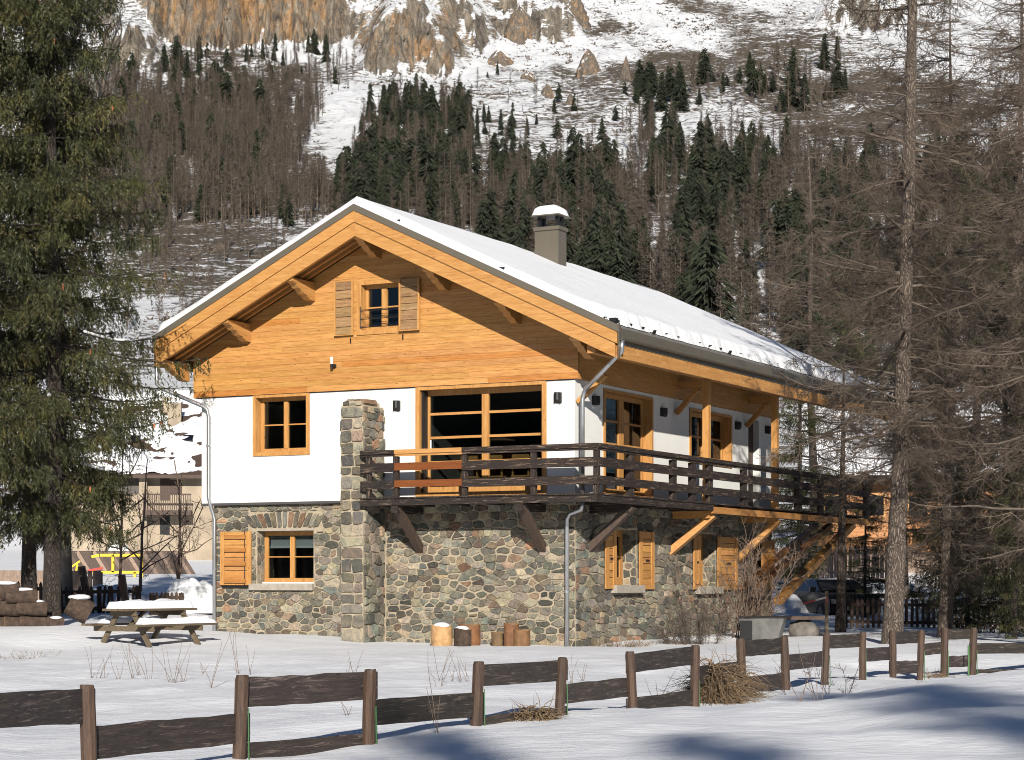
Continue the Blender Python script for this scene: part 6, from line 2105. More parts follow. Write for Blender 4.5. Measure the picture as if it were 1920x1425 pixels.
grass_tuft('dry_grass_tuft', 'straw coloured grass along the wall foot below the side window, right part', 1235, 1214, 43.2, 0.5, 0.26, 260, 7, droop=0.35)
grass_tuft('dry_grass_tuft', 'brown grass patch in the snow at the left picture edge, near the log pile', 25, 1230, 37.0, 0.9, 0.16, 380, 8, droop=0.5, ry=0.9)
grass_tuft('dry_grass_tuft', 'brown grass patch in the snow further from the log pile, nearer the table', 75, 1222, 38.0, 0.5, 0.12, 160, 9, droop=0.5, ry=0.8)

def bush(name, label, px, py, D, n, hgt, spread, seed, mat='stem', thick=0.008, sub=10):
    g = np.random.default_rng(seed)
    p = P(px, py, D)
    nb = NB()
    st = np.stack([g.normal(size=n) * spread * 0.35, g.normal(size=n) * 0.12, -0.1 * np.ones(n)], 1)
    dr = np.stack([g.normal(size=n) * 0.35, g.normal(size=n) * 0.25, np.ones(n)], 1)
    ln = hgt * g.uniform(0.55, 1.1, n)
    pl = grow(st, dr, ln, 6, g, 0.10, 0.0, grow_up=0.04)
    poly_segs(nb, pl, thick, thick * 0.45, 4)
    f = g.uniform(0.2, 1.0, (n, sub)); q, t = along(pl, f); q = q.reshape(-1, 3); t = t.reshape(-1, 3)
    l2 = np.repeat(ln, sub) * g.uniform(0.12, 0.32, len(q))
    s2 = grow(q, t + 0.8 * unit(g.normal(size=q.shape)), l2, 3, g, 0.2, 0.0)
    poly_segs(nb, s2, thick * 0.55, thick * 0.3, 3)
    f = g.uniform(0.1, 1.0, (len(s2), 5)); q, t = along(s2, f); q = q.reshape(-1, 3); t = t.reshape(-1, 3)
    s3 = grow(q, t + unit(g.normal(size=q.shape)), np.repeat(l2, 5) * g.uniform(0.2, 0.5, len(q)), 2, g, 0.2, 0.0)
    poly_segs(nb, s3, thick * 0.4, thick * 0.25, 3)
    o = link(name, nb.me(name, mat)); o.location = p
    tag(o, label, 'bush')
    return o
bush('bare_bush', 'dense tangle of bare stems growing against the stone side wall', 1292, 1222, 43.4, 46, 1.15, 1.0, 11, 'twig', 0.007, 12)
bush('bare_bush', 'tall bare multi stemmed bush right of the second side window', 1395, 1205, 46.0, 26, 2.5, 0.7, 12, 'stem', 0.014, 10)
bush('bare_bush', 'small bare sapling poking out of the snow before the fence', 1545, 1325, 26.0, 7, 0.75, 0.4, 13, 'twig', 0.006, 6)
g = np.random.default_rng(5)
nb = NB()
spots = [(175, 1310, 30, .5), (190, 1280, 30, .6), (225, 1305, 29, .45), (248, 1290, 29, .55), (262, 1275, 30, .5), (280, 1300, 29, .55), (323, 1318, 28, .7), (330, 1316, 28, .7), (345, 1310, 28, .4), (380, 1280, 30, .3), (395, 1325, 27, .8), (448, 1260, 30, .9), (470, 1265, 30, .5),
         (652, 1262, 29, .4), (668, 1260, 29, .45), (655, 1330, 20, .22), (822, 1276, 29, .7), (824, 1280, 28, .6), (868, 1272, 29, .5), (880, 1270, 29, .4), (820, 1372, 18, .75), (850, 1275, 29, .3), (1070, 1275, 28, .5), (1092, 1275, 29, .4), (1230, 1290, 24, .6), (1500, 1345, 21, .5), (1535, 1350, 21, .6), (1358, 1240, 30, .5), (1365, 1240, 30, .5), (1330, 1238, 30, .4), (1720, 1300, 26, .3)]
for px, py, D, hh_ in spots:
    for k in range(3):
        p = P(px + g.uniform(-5, 5), py, D)
        p.z = gz(p.x, p.y) - 0.03
        pl = grow(np.array([[p.x, p.y, p.z]]), np.array([[g.uniform(-0.45, 0.45), g.uniform(-0.2, 0.2), 1.0]]), np.array([hh_ * g.uniform(0.5, 1.15)]), 5, g, 0.08, 0.02)
        poly_segs(nb, pl, 0.0042, 0.002, 3)
tag(link('dry_weed_stems', nb.me('dry_weed_stems', 'stem')), 'thin dry weed stems sticking out of the snow', None, None, 'stuff')

# ------------------------------------------------------------------ picnic table
tx, ty = G(282, 39.6)
TZ = gz(tx, ty)
table = empty('picnic_table', (tx, ty, TZ - 0.03), R(56))
table.scale = (0.94, 0.94, 0.96)
tag(table, 'weathered picnic table with attached benches under a layer of snow', 'table')
LT = 2.05
for k in range(5):
    b = MB(); y0 = -0.37 + k * 0.15; t_ = random.uniform(0.8, 1.2); b.col = (t_, t_, t_)
    b.box(-LT / 2 + random.uniform(-0.02, 0.02), LT / 2, y0, y0 + 0.142, 0.72, 0.765); b.build('top_board', 'grey_wood', table)
for s in (-1, 1):
    for k in range(2):
        b = MB(); y0 = s * 0.70 - 0.14 + k * 0.142; t_ = random.uniform(0.8, 1.2); b.col = (t_, t_, t_)
        b.box(-LT / 2 - 0.12, LT / 2 + 0.12, y0, y0 + 0.136, 0.42, 0.462); b.build('bench_board', 'grey_wood', table)
for xx in (-0.72, 0.72):
    for s in (-1, 1):
        b = MB(); b.bar((xx + 0.03 * s, s * 0.72, 0.0), (xx + 0.03 * s, s * 0.22, 0.72), 0.045, 0.11, (0, 1, 0)); b.build('leg', 'grey_wood', table)
    b = MB(); b.box(xx - 0.075, xx - 0.035, -0.84, 0.84, 0.31, 0.418); b.build('cross_beam', 'grey_wood', table)
    b = MB(); b.box(xx - 0.075, xx - 0.035, -0.36, 0.36, 0.62, 0.718); b.build('top_beam', 'grey_wood', table)
    b = MB(); b.bar((xx * 0.93, 0, 0.37), (xx * 0.25, 0, 0.70), 0.09, 0.045); b.build('strut', 'grey_wood', table)
def snow_slab(name, x0, x1, y0, y1, z, th, parent, seed):
    nx_, ny_ = 26, 12
    u = np.linspace(0, 1, nx_); v = np.linspace(0, 1, ny_)
    U, Vv = np.meshgrid(u, v)
    e = np.minimum(np.minimum(U, 1 - U) * (x1 - x0), np.minimum(Vv, 1 - Vv) * (y1 - y0)) / 0.12
    prof = np.sqrt(1 - (1 - np.clip(e, 0, 1)) ** 2)
    X = x0 + (x1 - x0) * U + 0.05 * fbm(U * 5, Vv * 5, seed, 2); Y = y0 + (y1 - y0) * Vv + 0.05 * fbm(U * 7 + 3, Vv * 4, seed + 1, 2)
    Zq = z + prof * th * (0.85 + 0.9 * fbm(U * 4, Vv * 3, seed + 2, 3))
    return link(name, np_mesh(name, np.stack([X.ravel(), Y.ravel(), Zq.ravel()], 1), grid_faces(ny_, nx_), 'snow', None, True), parent)
snow_slab('table_snow', -LT / 2 + 0.05, LT / 2 - 0.03, -0.35, 0.36, 0.767, 0.17, table, 2)
snow_slab('bench_snow', -LT / 2 - 0.02, LT / 2 + 0.10, -0.84, -0.57, 0.463, 0.14, table, 3)
snow_slab('bench_snow', -LT / 2 + 0.3, LT / 2 + 0.05, 0.57, 0.83, 0.463, 0.13, table, 4)

# ------------------------------------------------------------------ logs, stumps, stones
def log(label, px, py, D, r, L, rx, rz, group, snow=False, cat='log', name='log'):
    p = P(px, py, D)
    o = empty(name, p, rz)
    tag(o, label, cat, group)
    g_ = random.Random(int(px * 7 + py))
    ns = 16
    prof = [r * (1 + g_.uniform(-0.09, 0.09)) for _ in range(ns)]
    m = MB()
    d = Vector((0, math.cos(rx), math.sin(rx))); s = Vector((1, 0, 0)); u = s.cross(d)
    def ring(t, sc):
        return [d * t + (s * math.cos(2 * math.pi * k / ns) + u * math.sin(2 * math.pi * k / ns)) * prof[k] * sc for k in range(ns)]
    vs = ring(-L / 2, 1) + ring(-L / 6, 1.02) + ring(L / 6, 0.98) + ring(L / 2, 1)
    m.add(vs, [(a * ns + k, a * ns + (k + 1) % ns, (a + 1) * ns + (k + 1) % ns, (a + 1) * ns + k) for a in range(3) for k in range(ns)])
    m.build('bark', 'log_bark', o, True)
    for sg in (-1, 1):
        m = MB(); t_ = g_.uniform(0.75, 1.2); m.col = (t_, t_ * 0.97, t_ * 0.9)
        rg_ = ring(sg * L / 2, 0.96) + [d * (sg * (L / 2 + 0.004))]
        m.add(rg_, [((k + 1) % ns, k, ns) if sg < 0 else (k, (k + 1) % ns, ns) for k in range(ns)])
        m.build('cut_end', 'log_end', o)
    if snow:
        m = MB(); m.blob((0, 0, r * 0.85 if abs(rx) < 0.5 else L / 2 + 0.0), r * 0.95, int(px), 12, 6, (1, max(0.8, L / r * 0.45) if abs(rx) < 0.5 else 1, 0.28), 0.08)
        m.build('snow_cap', 'snow', o, True)
    return o
GP = 'log pile at the left edge'
pile = [(8, 1108, 'top log of the pile, its pale cut end at the picture edge', True), (40, 1118, 'snow capped log at the top of the pile, right of the pale end', True), (18, 1140, 'log in the middle of the pile at the picture edge', False), (60, 1140, 'log at the right side of the pile, halfway up', True),
        (5, 1168, 'bottom log of the pile at the picture edge', False), (35, 1170, 'bottom log in the middle of the pile', False), (66, 1168, 'bottom log at the right end of the pile', False)]
for i, (px, py, lb, sn) in enumerate(pile):
    log(lb, px, py, 42.6 + 0.05 * i, 0.165 if i else 0.19, 0.62, 0.05, 1.75 + 0.10 * (i % 3), GP, sn)
log('thick brown log section lying snow topped left of the picnic table', 148, 1142, 43.2, 0.25, 0.5, 0.5, 1.75, None, True)
log('dark snow dusted log stump beside the spruce trunk foot', 104, 1170, 42.0, 0.15, 0.34, 0.1, 1.8, None, True)
GW = 'chopping logs standing along the stone wall'
def upright(label, px, pyb, D, r, h, snow=True, tone=(1, 1, 1)):
    p = P(px, pyb, D)
    o = empty('wood_log', p, 0.3)
    tag(o, label, 'log', GW)
    g_ = random.Random(int(px)); ns = 14
    prof = [r * (1 + g_.uniform(-0.10, 0.10)) for _ in range(ns)]
    m = MB(); m.col = tone
    vs = [(prof[k] * math.cos(2 * math.pi * k / ns), prof[k] * math.sin(2 * math.pi * k / ns), z + (0.02 * math.sin(k) if z > 0 else 0)) for z in (-0.15, h * 0.5, h) for k in range(ns)]
    m.add(vs, [(a * ns + k, a * ns + (k + 1) % ns, (a + 1) * ns + (k + 1) % ns, (a + 1) * ns + k) for a in range(2) for k in range(ns)])
    m.build('bark', 'log_end' if tone != (1, 1, 1) else 'log_bark', o, True)
    m = MB(); m.add([vs[2 * ns + k] for k in range(ns)], [tuple(range(ns))]); m.build('cut_end', 'log_end', o)
    if snow:
        m = MB(); m.blob((-0.02, 0, h), r * 0.85, int(px), 12, 6, (1, 1, 0.42), 0.08); m.build('snow_cap', 'snow', o, True)
upright('pale peeled log standing by the wall with a cap of snow', 829, 1206, 42.4, 0.225, 0.36, True, (1.35, 1.3, 1.15))
upright('short dark log right of the pale peeled one, thinly snowed over', 868, 1206, 42.2, 0.18, 0.30, True)
upright('rusty brown log behind the short dark one', 880, 1205, 42.7, 0.22, 0.38, False, (0.55, 0.40, 0.32))
upright('rusty split log leaning at the wall, left of the downpipe', 958, 1207, 42.3, 0.17, 0.42, False, (0.45, 0.33, 0.27))
upright('grey brown log right of the rusty split one', 978, 1208, 42.2, 0.17, 0.30, False, (0.5, 0.42, 0.35))
upright('low grey log left of the rusty split one', 932, 1207, 42.4, 0.13, 0.24, False, (0.45, 0.45, 0.42))

# leaning sheet and stone basin at the far corner of the house
o = empty('metal_trough', P(1435, 1200, 45.5), -0.35); tag(o, 'grey metal trough leaning at the far house corner', 'trough')
b = MB()
b.prism([(-0.48, -0.3, 0.0), (0.34, -0.3, 0.0), (0.50, -0.34, 0.50), (-0.52, -0.34, 0.48)], [(-0.40, 0.3, 0.0), (0.30, 0.3, 0.0), (0.42, 0.34, 0.50), (-0.44, 0.34, 0.48)]); b.build('basin', 'trough', o)
b = MB(); b.box(-0.54, 0.53, -0.36, 0.36, 0.50, 0.53); b.build('rim', 'black', o)
b = MB(); b.box(-0.50, -0.22, -0.352, -0.345, 0.02, 0.44); b.build('dark_panel', 'black', o)
o = empty('stone_block', P(1507, 1200, 47.5), 0.2); tag(o, 'low mossy stone block beside the metal trough', 'stone')
b = MB(); b.blob((0, 0, 0.22), 0.38, 4, 12, 7, (1.0, 0.8, 0.72), 0.12); b.build('block', 'rock', o, True)
b = MB(); b.box(-0.42, 0.40, -0.3, 0.3, 0.48, 0.56); b.build('top_slab', 'dark_board', o)

# picket fences ------------------------------------------------------------------------
def picket_fence(name, label, A, B, n, h, zoff, mat, tip=True, w=0.07, broken=None, rnd=1, rails=(0.22, 0.78)):
    A = Vector((*A, 0)); B = Vector((*B, 0))
    d = B - A; L = d.length; az = math.atan2(d.y, d.x)
    o = empty(name, (A.x, A.y, gz(A.x, A.y) + zoff), az)
    z1 = gz(B.x, B.y) + zoff - o.location.z
    tag(o, label, 'fence')
    g_ = random.Random(rnd)
    me0 = None
    for i in range(n):
        if broken and g_.random() < broken:
            continue
        u_ = L * (i + 0.5) / n
        if me0 is None:
            m = MB()
            m.prism([(-w / 2, -0.012, 0.0), (w / 2, -0.012, 0.0), (w / 2, -0.012, h * 0.92), (0, -0.012, h) if tip else (w / 2, -0.012, h), (-w / 2, -0.012, h * 0.92 if tip else h)],
                    [(-w / 2, 0.012, 0.0), (w / 2, 0.012, 0.0), (w / 2, 0.012, h * 0.92), (0, 0.012, h) if tip else (w / 2, 0.012, h), (-w / 2, 0.012, h * 0.92 if tip else h)])
            q = m.build('picket', mat, o); me0 = q.data
        else:
            q = link('picket', me0, o)
        q.location = (u_, -0.03, z1 * u_ / L)
        q.rotation_euler = (0, g_.uniform(-0.03, 0.03) * (3 if broken else 1), 0)
    for zf in rails:
        m = MB(); m.bar((0, 0.012, h * zf), (L, 0.012, z1 + h * zf), 0.045, 0.09); m.build('rail', mat, o)
    k = max(2, int(L / 2.2))
    for i in range(k + 1):
        m = MB(); u_ = L * i / k; m.box(u_ - 0.05, u_ + 0.05, 0.04, 0.13, z1 * u_ / L - 0.3, z1 * u_ / L + h * 0.96); m.build('post', mat, o)
    return o
picket_fence('picket_fence', 'dark picket fence behind the thick larch trunk in the right background', G(1582, 58), G(1960, 56), 36, 0.88, -0.02, 'dark_board', w=0.085)
picket_fence('picket_fence', 'broken dark picket fence behind the picnic table', G(112, 51), G(262, 52), 16, 0.75, -0.05, 'dark_board', w=0.07, broken=0.15, rnd=4)
picket_fence('picket_fence', 'short dark fence piece beside the left corner of the chalet', G(288, 50), G(343, 50.5), 6, 0.62, -0.05, 'dark_board', w=0.07, rnd=5)
picket_fence('picket_fence', 'dark picket fence behind the log pile at the left edge', G(-10, 50), G(112, 50.5), 12, 0.85, -0.05, 'dark_board', w=0.08, rnd=6)
picket_fence('board_fence', 'greyed tall board fence behind the cars', G(1440, 82), G(1700, 84), 30, 1.35, 0.15, 'fence_grey', False, 0.17)
picket_fence('board_fence', 'greyed board fence behind the spruce trunks on the left', G(-20, 66), G(190, 67), 24, 1.05, 0.2, 'fence_grey', False, 0.15)
for px, py0, py1, D, lb in ((240, 1078, 1135, 50, 'leaning dark post at the gap in the broken fence'), (165, 1062, 1108, 51.5, 'dark post left of the slim bare tree')):
    p = P(px, py1, D); q = P(px - 12, py0, D)
    m = MB(); m.bar(p - Vector((0, 0, 0.3)), q, 0.16, 0.16); tag(m.build('fence_post', 'dark_board'), lb, 'post')
# slatted ramp of the playground
A = G(112, 90); B = G(345, 91)
o = empty('slatted_panel', (A[0], A[1], gz(*A)), math.atan2(B[1] - A[1], B[0] - A[0])); tag(o, 'brown slatted sloping panel behind the yellow frame', 'panel')
Lp = math.hypot(B[0] - A[0], B[1] - A[1])
for i in range(30):
    m = MB(); u_ = Lp * i / 30; t_ = random.uniform(0.6, 1.3); m.col = (t_, t_, t_)
    m.bar((u_ + 0.62, 0.0, -0.05), (u_, 0.3, 0.98), 0.19, 0.04, (0, 1, 0)); m.build('slat', 'dark_board' if i % 4 else 'fence_grey', o)
for z_, yy in ((0.12, 0.02), (1.0, 0.32)):
    m = MB(); m.bar((0.2, yy + 0.04, z_), (Lp + 0.3, yy + 0.04, z_), 0.05, 0.06); m.build('rail', 'dark_board', o)
m = MB()
m.add([(0.3, 0.02, 0.9), (Lp, 0.02, 0.9), (Lp, 0.5, 0.97), (0.3, 0.5, 0.97), (0.3, 0.02, 0.98), (Lp, 0.02, 0.98), (Lp, 0.5, 1.02), (0.3, 0.5, 1.02)], [(3, 2, 1, 0), (4, 5, 6, 7), (0, 1, 5, 4), (1, 2, 6, 5), (2, 3, 7, 6), (3, 0, 4, 7)])
# yellow frame
D_ = 88.0
o = empty('climbing_frame', P(186, 1090, D_)); tag(o, 'yellow square tube playground frame beside the slim bare tree', 'playground frame')
def loc_(px, py, dd=0.0):
    v = P(px, py, D_) - P(186, 1090, D_); v.y += dd; return v
for a_, b_ in (((188, 1041), (268, 1041)), ((170, 1073), (268, 1073)), ((212, 1041), (212, 1073)), ((266, 1039), (266, 1095)), ((253, 1073), (253, 1095)), ((172, 1044), (186, 1041))):
    m = MB(); m.bar(loc_(*a_), loc_(*b_), 0.115, 0.115, (0, 1, 0)); m.build('tube', 'yellow', o)
for a_, b_ in (((145, 1058), (139, 1100)), ((130, 1066), (150, 1052))):
    m = MB(); m.bar(loc_(*a_), loc_(*b_), 0.08, 0.08, (0, 1, 0)); m.build('tube', 'yellow', o)
m = MB(); m.bar(loc_(166, 1070, -0.1), loc_(194, 1065, -0.1), 0.09, 0.08, (0, 1, 0)); m.build('red_bar', 'red', o)
m = MB(); m.bar(loc_(120, 1076, -0.1), loc_(135, 1074, -0.1), 0.09, 0.08, (0, 1, 0)); m.build('red_bar', 'red', o)
m = MB(); c_ = P(221, 1036, 98); m.blob((c_.x, c_.y, c_.z), 0.56, 2, 20, 12, (1, 0.6, 1.05), 0.01)
tag(m.build('white_dome', 'white_paint', None, True), 'white rounded dome showing above the yellow frame', 'dome')
# snow heaps
def heap(label, px, py, D, r, sq, seed, name='snow_heap'):
    p = P(px, py, D); n_ = 34
    u = np.linspace(-1, 1, n_); U, Vv = np.meshgrid(u, u)
    rr = np.sqrt(U ** 2 + Vv ** 2)
    Zq = np.maximum(0, 1 - rr ** 1.7) * (1 + 0.9 * fbm(U * 2.2 + seed, Vv * 2.2, seed, 4)) * r * sq - 0.12
    o = link(name, np_mesh(name, np.stack([(U * r).ravel(), (Vv * r).ravel(), Zq.ravel()], 1), grid_faces(n_, n_), 'snow', None, True)); o.location = p
    tag(o, label, 'snow heap')
heap('lumpy snow heap beside the left house corner', 362, 1140, 52.0, 1.0, 0.95, 3)
heap('low snow heap behind the broken picket fence', 215, 1120, 54.0, 1.2, 0.42, 5)
heap('snow heap in front of the parked black car', 1480, 1165, 66.0, 1.1, 0.85, 7)

# cars ---------------------------------------------------------------------------------
def car(label, px, pyb, D, rz, width, height, length, snow_seed=None, scale=1.0):
    x, y = G(px, D)
    o = empty('parked_car', (x, y, P(px, pyb, D).z), rz); tag(o, label, 'car', 'cars parked behind the picket fence')
    w = width / 2; h = height; L = length
    prof = [(-L / 2, 0.32), (-L / 2 + 0.02, 0.72), (-L / 2 + 0.25, 0.92), (-L / 2 + 0.95, 1.0), (L / 2 - 0.35, 1.0), (L / 2 - 0.03, 0.85), (L / 2, 0.35)]
    m = MB()
    m.prism([(-w, p[0], p[1]) for p in prof], [(w, p[0], p[1]) for p in prof]); m.build('body', 'blackcar', o)
    rp_ = [(-L / 2 + 0.90, 0.99), (-L / 2 + 1.65, h - 0.04), (-L / 2 + 2.0, h), (L / 2 - 0.75, h - 0.02), (L / 2 - 0.28, 0.99)]
    m = MB()
    m.prism([(-w * (0.96 if p[1] < 1.1 else 0.76), p[0], p[1]) for p in rp_], [(w * (0.96 if p[1] < 1.1 else 0.76), p[0], p[1]) for p in rp_]); m.build('cabin', 'blackcar', o)
    m = MB(); m.prism([(-w * 0.84, -L / 2 + 0.96, 1.03), (w * 0.84, -L / 2 + 0.96, 1.03), (w * 0.68, -L / 2 + 1.60, h - 0.09), (-w * 0.68, -L / 2 + 1.60, h - 0.09)],
                      [(-w * 0.84, -L / 2 + 0.94, 1.04), (w * 0.84, -L / 2 + 0.94, 1.04), (w * 0.68, -L / 2 + 1.58, h - 0.08), (-w * 0.68, -L / 2 + 1.58, h - 0.08)]); m.build('windscreen', 'tyre', o)
    for s in (-1, 1):
        m = MB(); m.box(s * w * 1.0, s * (w + 0.20), -L / 2 + 1.12, -L / 2 + 1.22, 0.98, 1.14); m.build('wing_mirror', 'blackcar', o)
        m = MB(); m.box(s * w * 0.58, s * w * 0.95, -L / 2 - 0.012, -L / 2 + 0.05, 0.62, 0.76); m.build('headlight', 'trough', o)
        for yy in (-L / 2 + 0.75, L / 2 - 0.75):
            m = MB(); m.tube([(s * (w - 0.20), yy, 0.32), (s * (w + 0.015), yy, 0.32)], 0.32, 18); wh = m.build('wheel', 'tyre', o)
            m = MB(); m.tube([(s * (w + 0.005), yy, 0.32), (s * (w + 0.025), yy, 0.32)], 0.19, 12); m.build('rim', 'trough', wh)
    m = MB(); m.box(-w * 0.5, w * 0.5, -L / 2 - 0.014, -L / 2 + 0.02, 0.42, 0.52); m.build('number_plate', 'white_paint', o)
    if snow_seed is not None:
        snow_slab('car_snow', -w * 0.95, w * 0.95, -L / 2 + 0.1, -L / 2 + 1.4, 0.95, 0.36, o, snow_seed)
    return o
car('black car parked with a bare roof, nearest to the chalet', 1556, 1166, 66.0, 0.25, 1.75, 1.42, 4.1)
car('dark car with snow heaped on its bonnet, right of the black one', 1648, 1160, 75.0, 0.1, 1.8, 1.5, 4.2, 6)

# thin post with tape, small trunk
p = P(1550, 1180, 50)
m = MB(); m.bar((p.x, p.y, p.z - 0.2), (p.x, p.y, P(1550, 1108, 50).z), 0.08, 0.08); post = m.build('tape_post', 'grey_wood'); tag(post, 'thin wooden post holding a red and white tape', 'post')
q0 = P(1549, 1120, 49.9); q1 = P(1506, 1132, 51.5)
m = MB(); m.bar(q0, q0 + (q1 - q0) * 0.45, 0.01, 0.045); m.build('white_tape', 'white_paint', post)
m = MB(); m.bar(q0 + (q1 - q0) * 0.452, q1, 0.01, 0.045); m.build('red_tape', 'red', post)
m = MB(); m.bar(q0 + Vector((0.0, -0.05, 0)), q0 + Vector((0.01, -0.05, -0.14)), 0.03, 0.02); m.build('red_tape', 'red', post)
g = np.random.default_rng(8)
put((trunk_mesh('trunk', 7.0, 0.115, lambda z: (np.asarray(z) * 0.012, np.asarray(z) * 0.0), 'bark', g, 0.05, 30, 10), larch_crown(7.0, 2.2, 36, 1.2, g, lambda z: (np.asarray(z) * 0.012, np.asarray(z) * 0.0), 0.7).me('crown', 'twig')),
    'larch_tree', 'small young larch trunk in front of the black car', 'tree', 1576, 52.0, 1.05, 0.0, GL_)

# ------------------------------------------------------------------ neighbouring houses
def house_box(mb, x0, x1, y0, y1, z0, z1):
    mb.box(x0, x1, y0, y1, z0, z1)
D_ = 106.0
x, y = G(280, D_)
NZ = gz(x, y) + 0.1
nh = empty('neighbour_house', (x, y, NZ), 0.06)
tag(nh, 'beige rendered old house with snowy roof and wooden balcony on the left', 'house')
def nl(px, py, dd=0.0):
    D2 = D_ + dd
    return ((px - 280) / FPX * D2, dd, EYE + (HOR - py) / FPX * D2 - NZ)
xa, _, ze_ = nl(120, 900); xb_, _, _ = nl(430, 900)
m = MB(); m.box(xa, xb_, 0, 7.0, -1.2, ze_ + 0.3); wall_n = m.build('wall', 'beige', nh)
xm0 = nl(262, 900)[0]
m = MB(); m.box(xm0 + 0.02, nl(277, 900)[0], -0.45, -0.01, -1.0, ze_ + 0.2); m.build('buttress', 'beige', nh)
# roof: a long slope towards the viewer carrying snow
zr = nl(280, 742, 8.0)[2]
def roof_face(mb, x0, x1, y0, z0, y1, z1, th):
    mb.prism([(x0, y0, z0), (x1, y0, z0), (x1, y1, z1), (x0, y1, z1)], [(x0, y0, z0 + th), (x1, y0, z0 + th), (x1, y1, z1 + th), (x0, y1, z1 + th)])
m = MB(); roof_face(m, xa - 0.6, xb_ + 0.6, -0.9, ze_ + 0.05, 8.0, zr - 0.25, 0.18); rn = m.build('roof', 'dark_board', nh)
nx_, ny_ = 70, 50
u = np.linspace(0, 1, nx_); v = np.linspace(0, 1, ny_); U, Vv = np.meshgrid(u, v)
X = xa - 0.5 + (xb_ - xa + 1.0) * U; Y = -0.85 + 8.85 * Vv
Zq = ze_ + 0.24 + (zr - ze_ - 0.30) * Vv + 0.10 + 0.95 * fbm(U * 9, Vv * 14, 6, 5)
e = np.minimum(1, Vv / 0.03); Zq = Zq - 0.12 * (1 - e)
link('roof_snow', np_mesh('roof_snow', np.stack([X.ravel(), Y.ravel(), Zq.ravel()], 1), grid_faces(ny_, nx_), 'snow', None, True), rn)
def on_roof(px, py):
    # intersection with the roof plane
    for dd in np.arange(-0.9, 8, 0.05):
        p = nl(px, py, dd)
        if p[2] <= ze_ + 0.25 + (zr - ze_ - 0.3) * (dd + 0.85) / 8.85:
            return p
    return p
for px, py in ((243, 831), (341, 830), (172, 832)):
    p = on_roof(px, py); m = MB(); m.bar((p[0], p[1] - 0.25, p[2] + 0.12), (p[0], p[1] + 0.35, p[2] + 0.42), 0.55, 0.06); m.build('skylight', 'blackcar', rn)
for px, py, w_, h_ in ((309, 800, 0.72, 1.3), (287, 770, 0.42, 0.7)):
    p = on_roof(px, py); m = MB(); m.box(p[0] - w_ / 2, p[0] + w_ / 2, p[1] - 0.2, p[1] + 0.3, p[2] - 0.6, p[2] + h_); ch = m.build('chimney', 'beige', rn)
    m = MB(); m.box(p[0] - w_ / 2 - 0.06, p[0] + w_ / 2 + 0.06, p[1] - 0.26, p[1] + 0.36, p[2] + h_ + 0.002, p[2] + h_ + 0.10); m.build('chimney_cap', 'snow', ch)
def on_wall(name, mat, px0, py0, px1, py1, d0, d1, parent=nh):
    a = nl(px0, py0); b = nl(px1, py1)
    m = MB(); m.box(a[0], b[0], d0, d1, b[2], a[2]); return m.build(name, mat, parent)
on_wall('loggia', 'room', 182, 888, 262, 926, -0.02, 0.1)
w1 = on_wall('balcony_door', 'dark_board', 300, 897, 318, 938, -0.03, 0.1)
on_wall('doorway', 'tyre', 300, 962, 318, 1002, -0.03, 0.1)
on_wall('painted_shade_bay', 'dark_board', 318, 900, 341, 925, -0.028, 0.1)  # flat dark panel, the shade of the bay is only in its colour
bl = empty('balcony'); bl.parent = nh
a = nl(272, 958); b2 = nl(362, 930)
m = MB(); m.box(a[0], b2[0], -1.2, -0.46, a[2] - 0.25, a[2]); m.build('slab', 'dark_board', bl)
k = 22
for i in range(k):
    u_ = a[0] + (b2[0] - a[0]) * (i + 0.5) / k
    m = MB(); m.box(u_ - 0.022, u_ + 0.022, -1.2, -1.16, a[2], b2[2]); m.build('baluster', 'dark_board', bl)
m = MB(); m.box(a[0], b2[0], -1.22, -1.13, b2[2] + 0.001, b2[2] + 0.08); m.build('handrail', 'dark_board', bl)
lg = empty('loggia_railing'); lg.parent = nh
a = nl(178, 940); b2 = nl(248, 924)
for i in range(20):
    u_ = a[0] + (b2[0] - a[0]) * (i + 0.5) / 20
    m = MB(); m.box(u_ - 0.03, u_ + 0.03, -0.10, -0.03, a[2], b2[2]); m.build('baluster', 'dark_board', lg)
# a further snowy roof behind it
D2_ = 126.0
x, y = G(280, D2_)
m0 = empty('roof_house', (x, y, gz(x, y)), 0.05); tag(m0, 'second snowy roof just above the roof of the old house', 'house')
def n2(px, py): return ((px - 280) / FPX * D2_, 0, EYE + (HOR - py) / FPX * D2_ - m0.location.z)
c0 = n2(130, 768); c1 = n2(420, 742)
m = MB(); m.box(c0[0], c1[0], 0.5, 6.0, -2.0, c0[2] + 0.2); m.build('wall', 'beige', m0)
m = MB(); roof_face(m, c0[0] - 0.4, c1[0] + 0.4, 0, c0[2], 4.0, c1[2], 0.15); m.build('roof', 'dark_board', m0)
m = MB(); roof_face(m, c0[0] - 0.3, c1[0] + 0.3, 0.15, c0[2] + 0.19, 4.0, c1[2] + 0.15, 0.16); m.build('roof_snow', 'snow', m0)

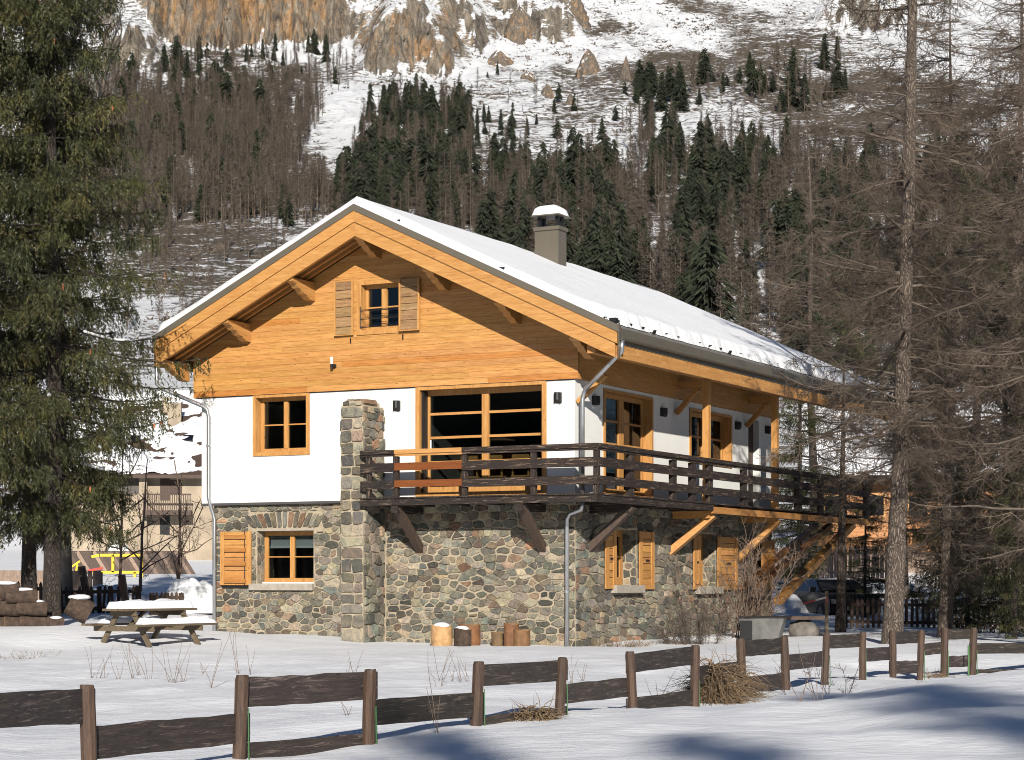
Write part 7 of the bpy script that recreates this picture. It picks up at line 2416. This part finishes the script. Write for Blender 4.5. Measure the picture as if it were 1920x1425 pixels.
# wooden chalet behind the right hand trees
D3 = 92.0
x, y = G(1640, D3)
wc = empty('wooden_chalet', (x, y, gz(x, y)), -0.15); tag(wc, 'orange wooden chalet with snowy roof half hidden behind the larches', 'house')
def n3(px, py): return ((px - 1640) / FPX * D3, 0, EYE + (HOR - py) / FPX * D3 - wc.location.z)
c0 = n3(1530, 900); c1 = n3(1880, 760)
zE = n3(1640, 900)[2]; zR = n3(1640, 735)[2]
m = MB(); m.box(c0[0], c1[0], 0, 7, -1.0, zE + 0.2); wl = m.build('wall', 'fence_grey', wc)
for i in range(14):
    z_ = 0.9 + i * 0.24
    if z_ > zE: break
    m = MB(); t_ = random.uniform(0.5, 0.9); m.col = (t_, t_ * 0.85, t_ * 0.8); m.box(c0[0] - 0.02, c1[0] + 0.02, -0.05 - 0.004 * (i % 2), -0.004, z_, z_ + 0.225); m.build('plank', 'wood_x', wl)
m = MB(); roof_face(m, c0[0] - 0.8, c1[0] + 0.8, -1.2, zE - 0.1, 4.5, zR - 0.2, 0.2); rf_ = m.build('roof', 'dark_board', wc)
m = MB(); roof_face(m, c0[0] - 0.7, c1[0] + 0.7, -1.1, zE + 0.13, 4.5, zR + 0.03, 0.22); m.build('roof_snow', 'snow', rf_)
for px in (1565, 1640, 1720):
    p = n3(px, 950); m = MB(); m.box(p[0] - 0.5, p[0] + 0.5, -0.07, -0.058, p[2] - 0.5, p[2] + 0.6); w_ = m.build('window', 'wood_z', wc)
    m = MB(); m.box(p[0] - 0.40, p[0] + 0.40, -0.085, -0.072, p[2] - 0.40, p[2] + 0.5); m.build('pane', 'blackcar', w_)

# ------------------------------------------------------------------ trees behind the viewer whose shade falls on the snow
GS = 'larches behind the viewer'
GSS = 'spruces behind the viewer'
for i, (x, y, s, mod) in enumerate(((8.2, -36.0, 1.22, SA), (11.8, -40.0, 1.36, SB_), (15.2, -36.0, 1.16, SA), (5.2, -42.0, 1.20, SB_), (19.0, -40.0, 1.30, SA), (13.4, -33.0, 1.08, SB_), (2.6, -31.0, 0.97, SA), (5.0, -34.0, 1.10, SB_), (9.6, -30.0, 1.0, SA), (22.0, -36.0, 1.2, SA))):
    o = add_tree('spruce_tree', 'tall spruce standing behind the viewer, only its shade in the picture', 'tree', (x, y, gz(x, y)), mod[0], mod[1], GSS, scale=s, rz=i * 1.3)
    link('branches', mod[2], o)
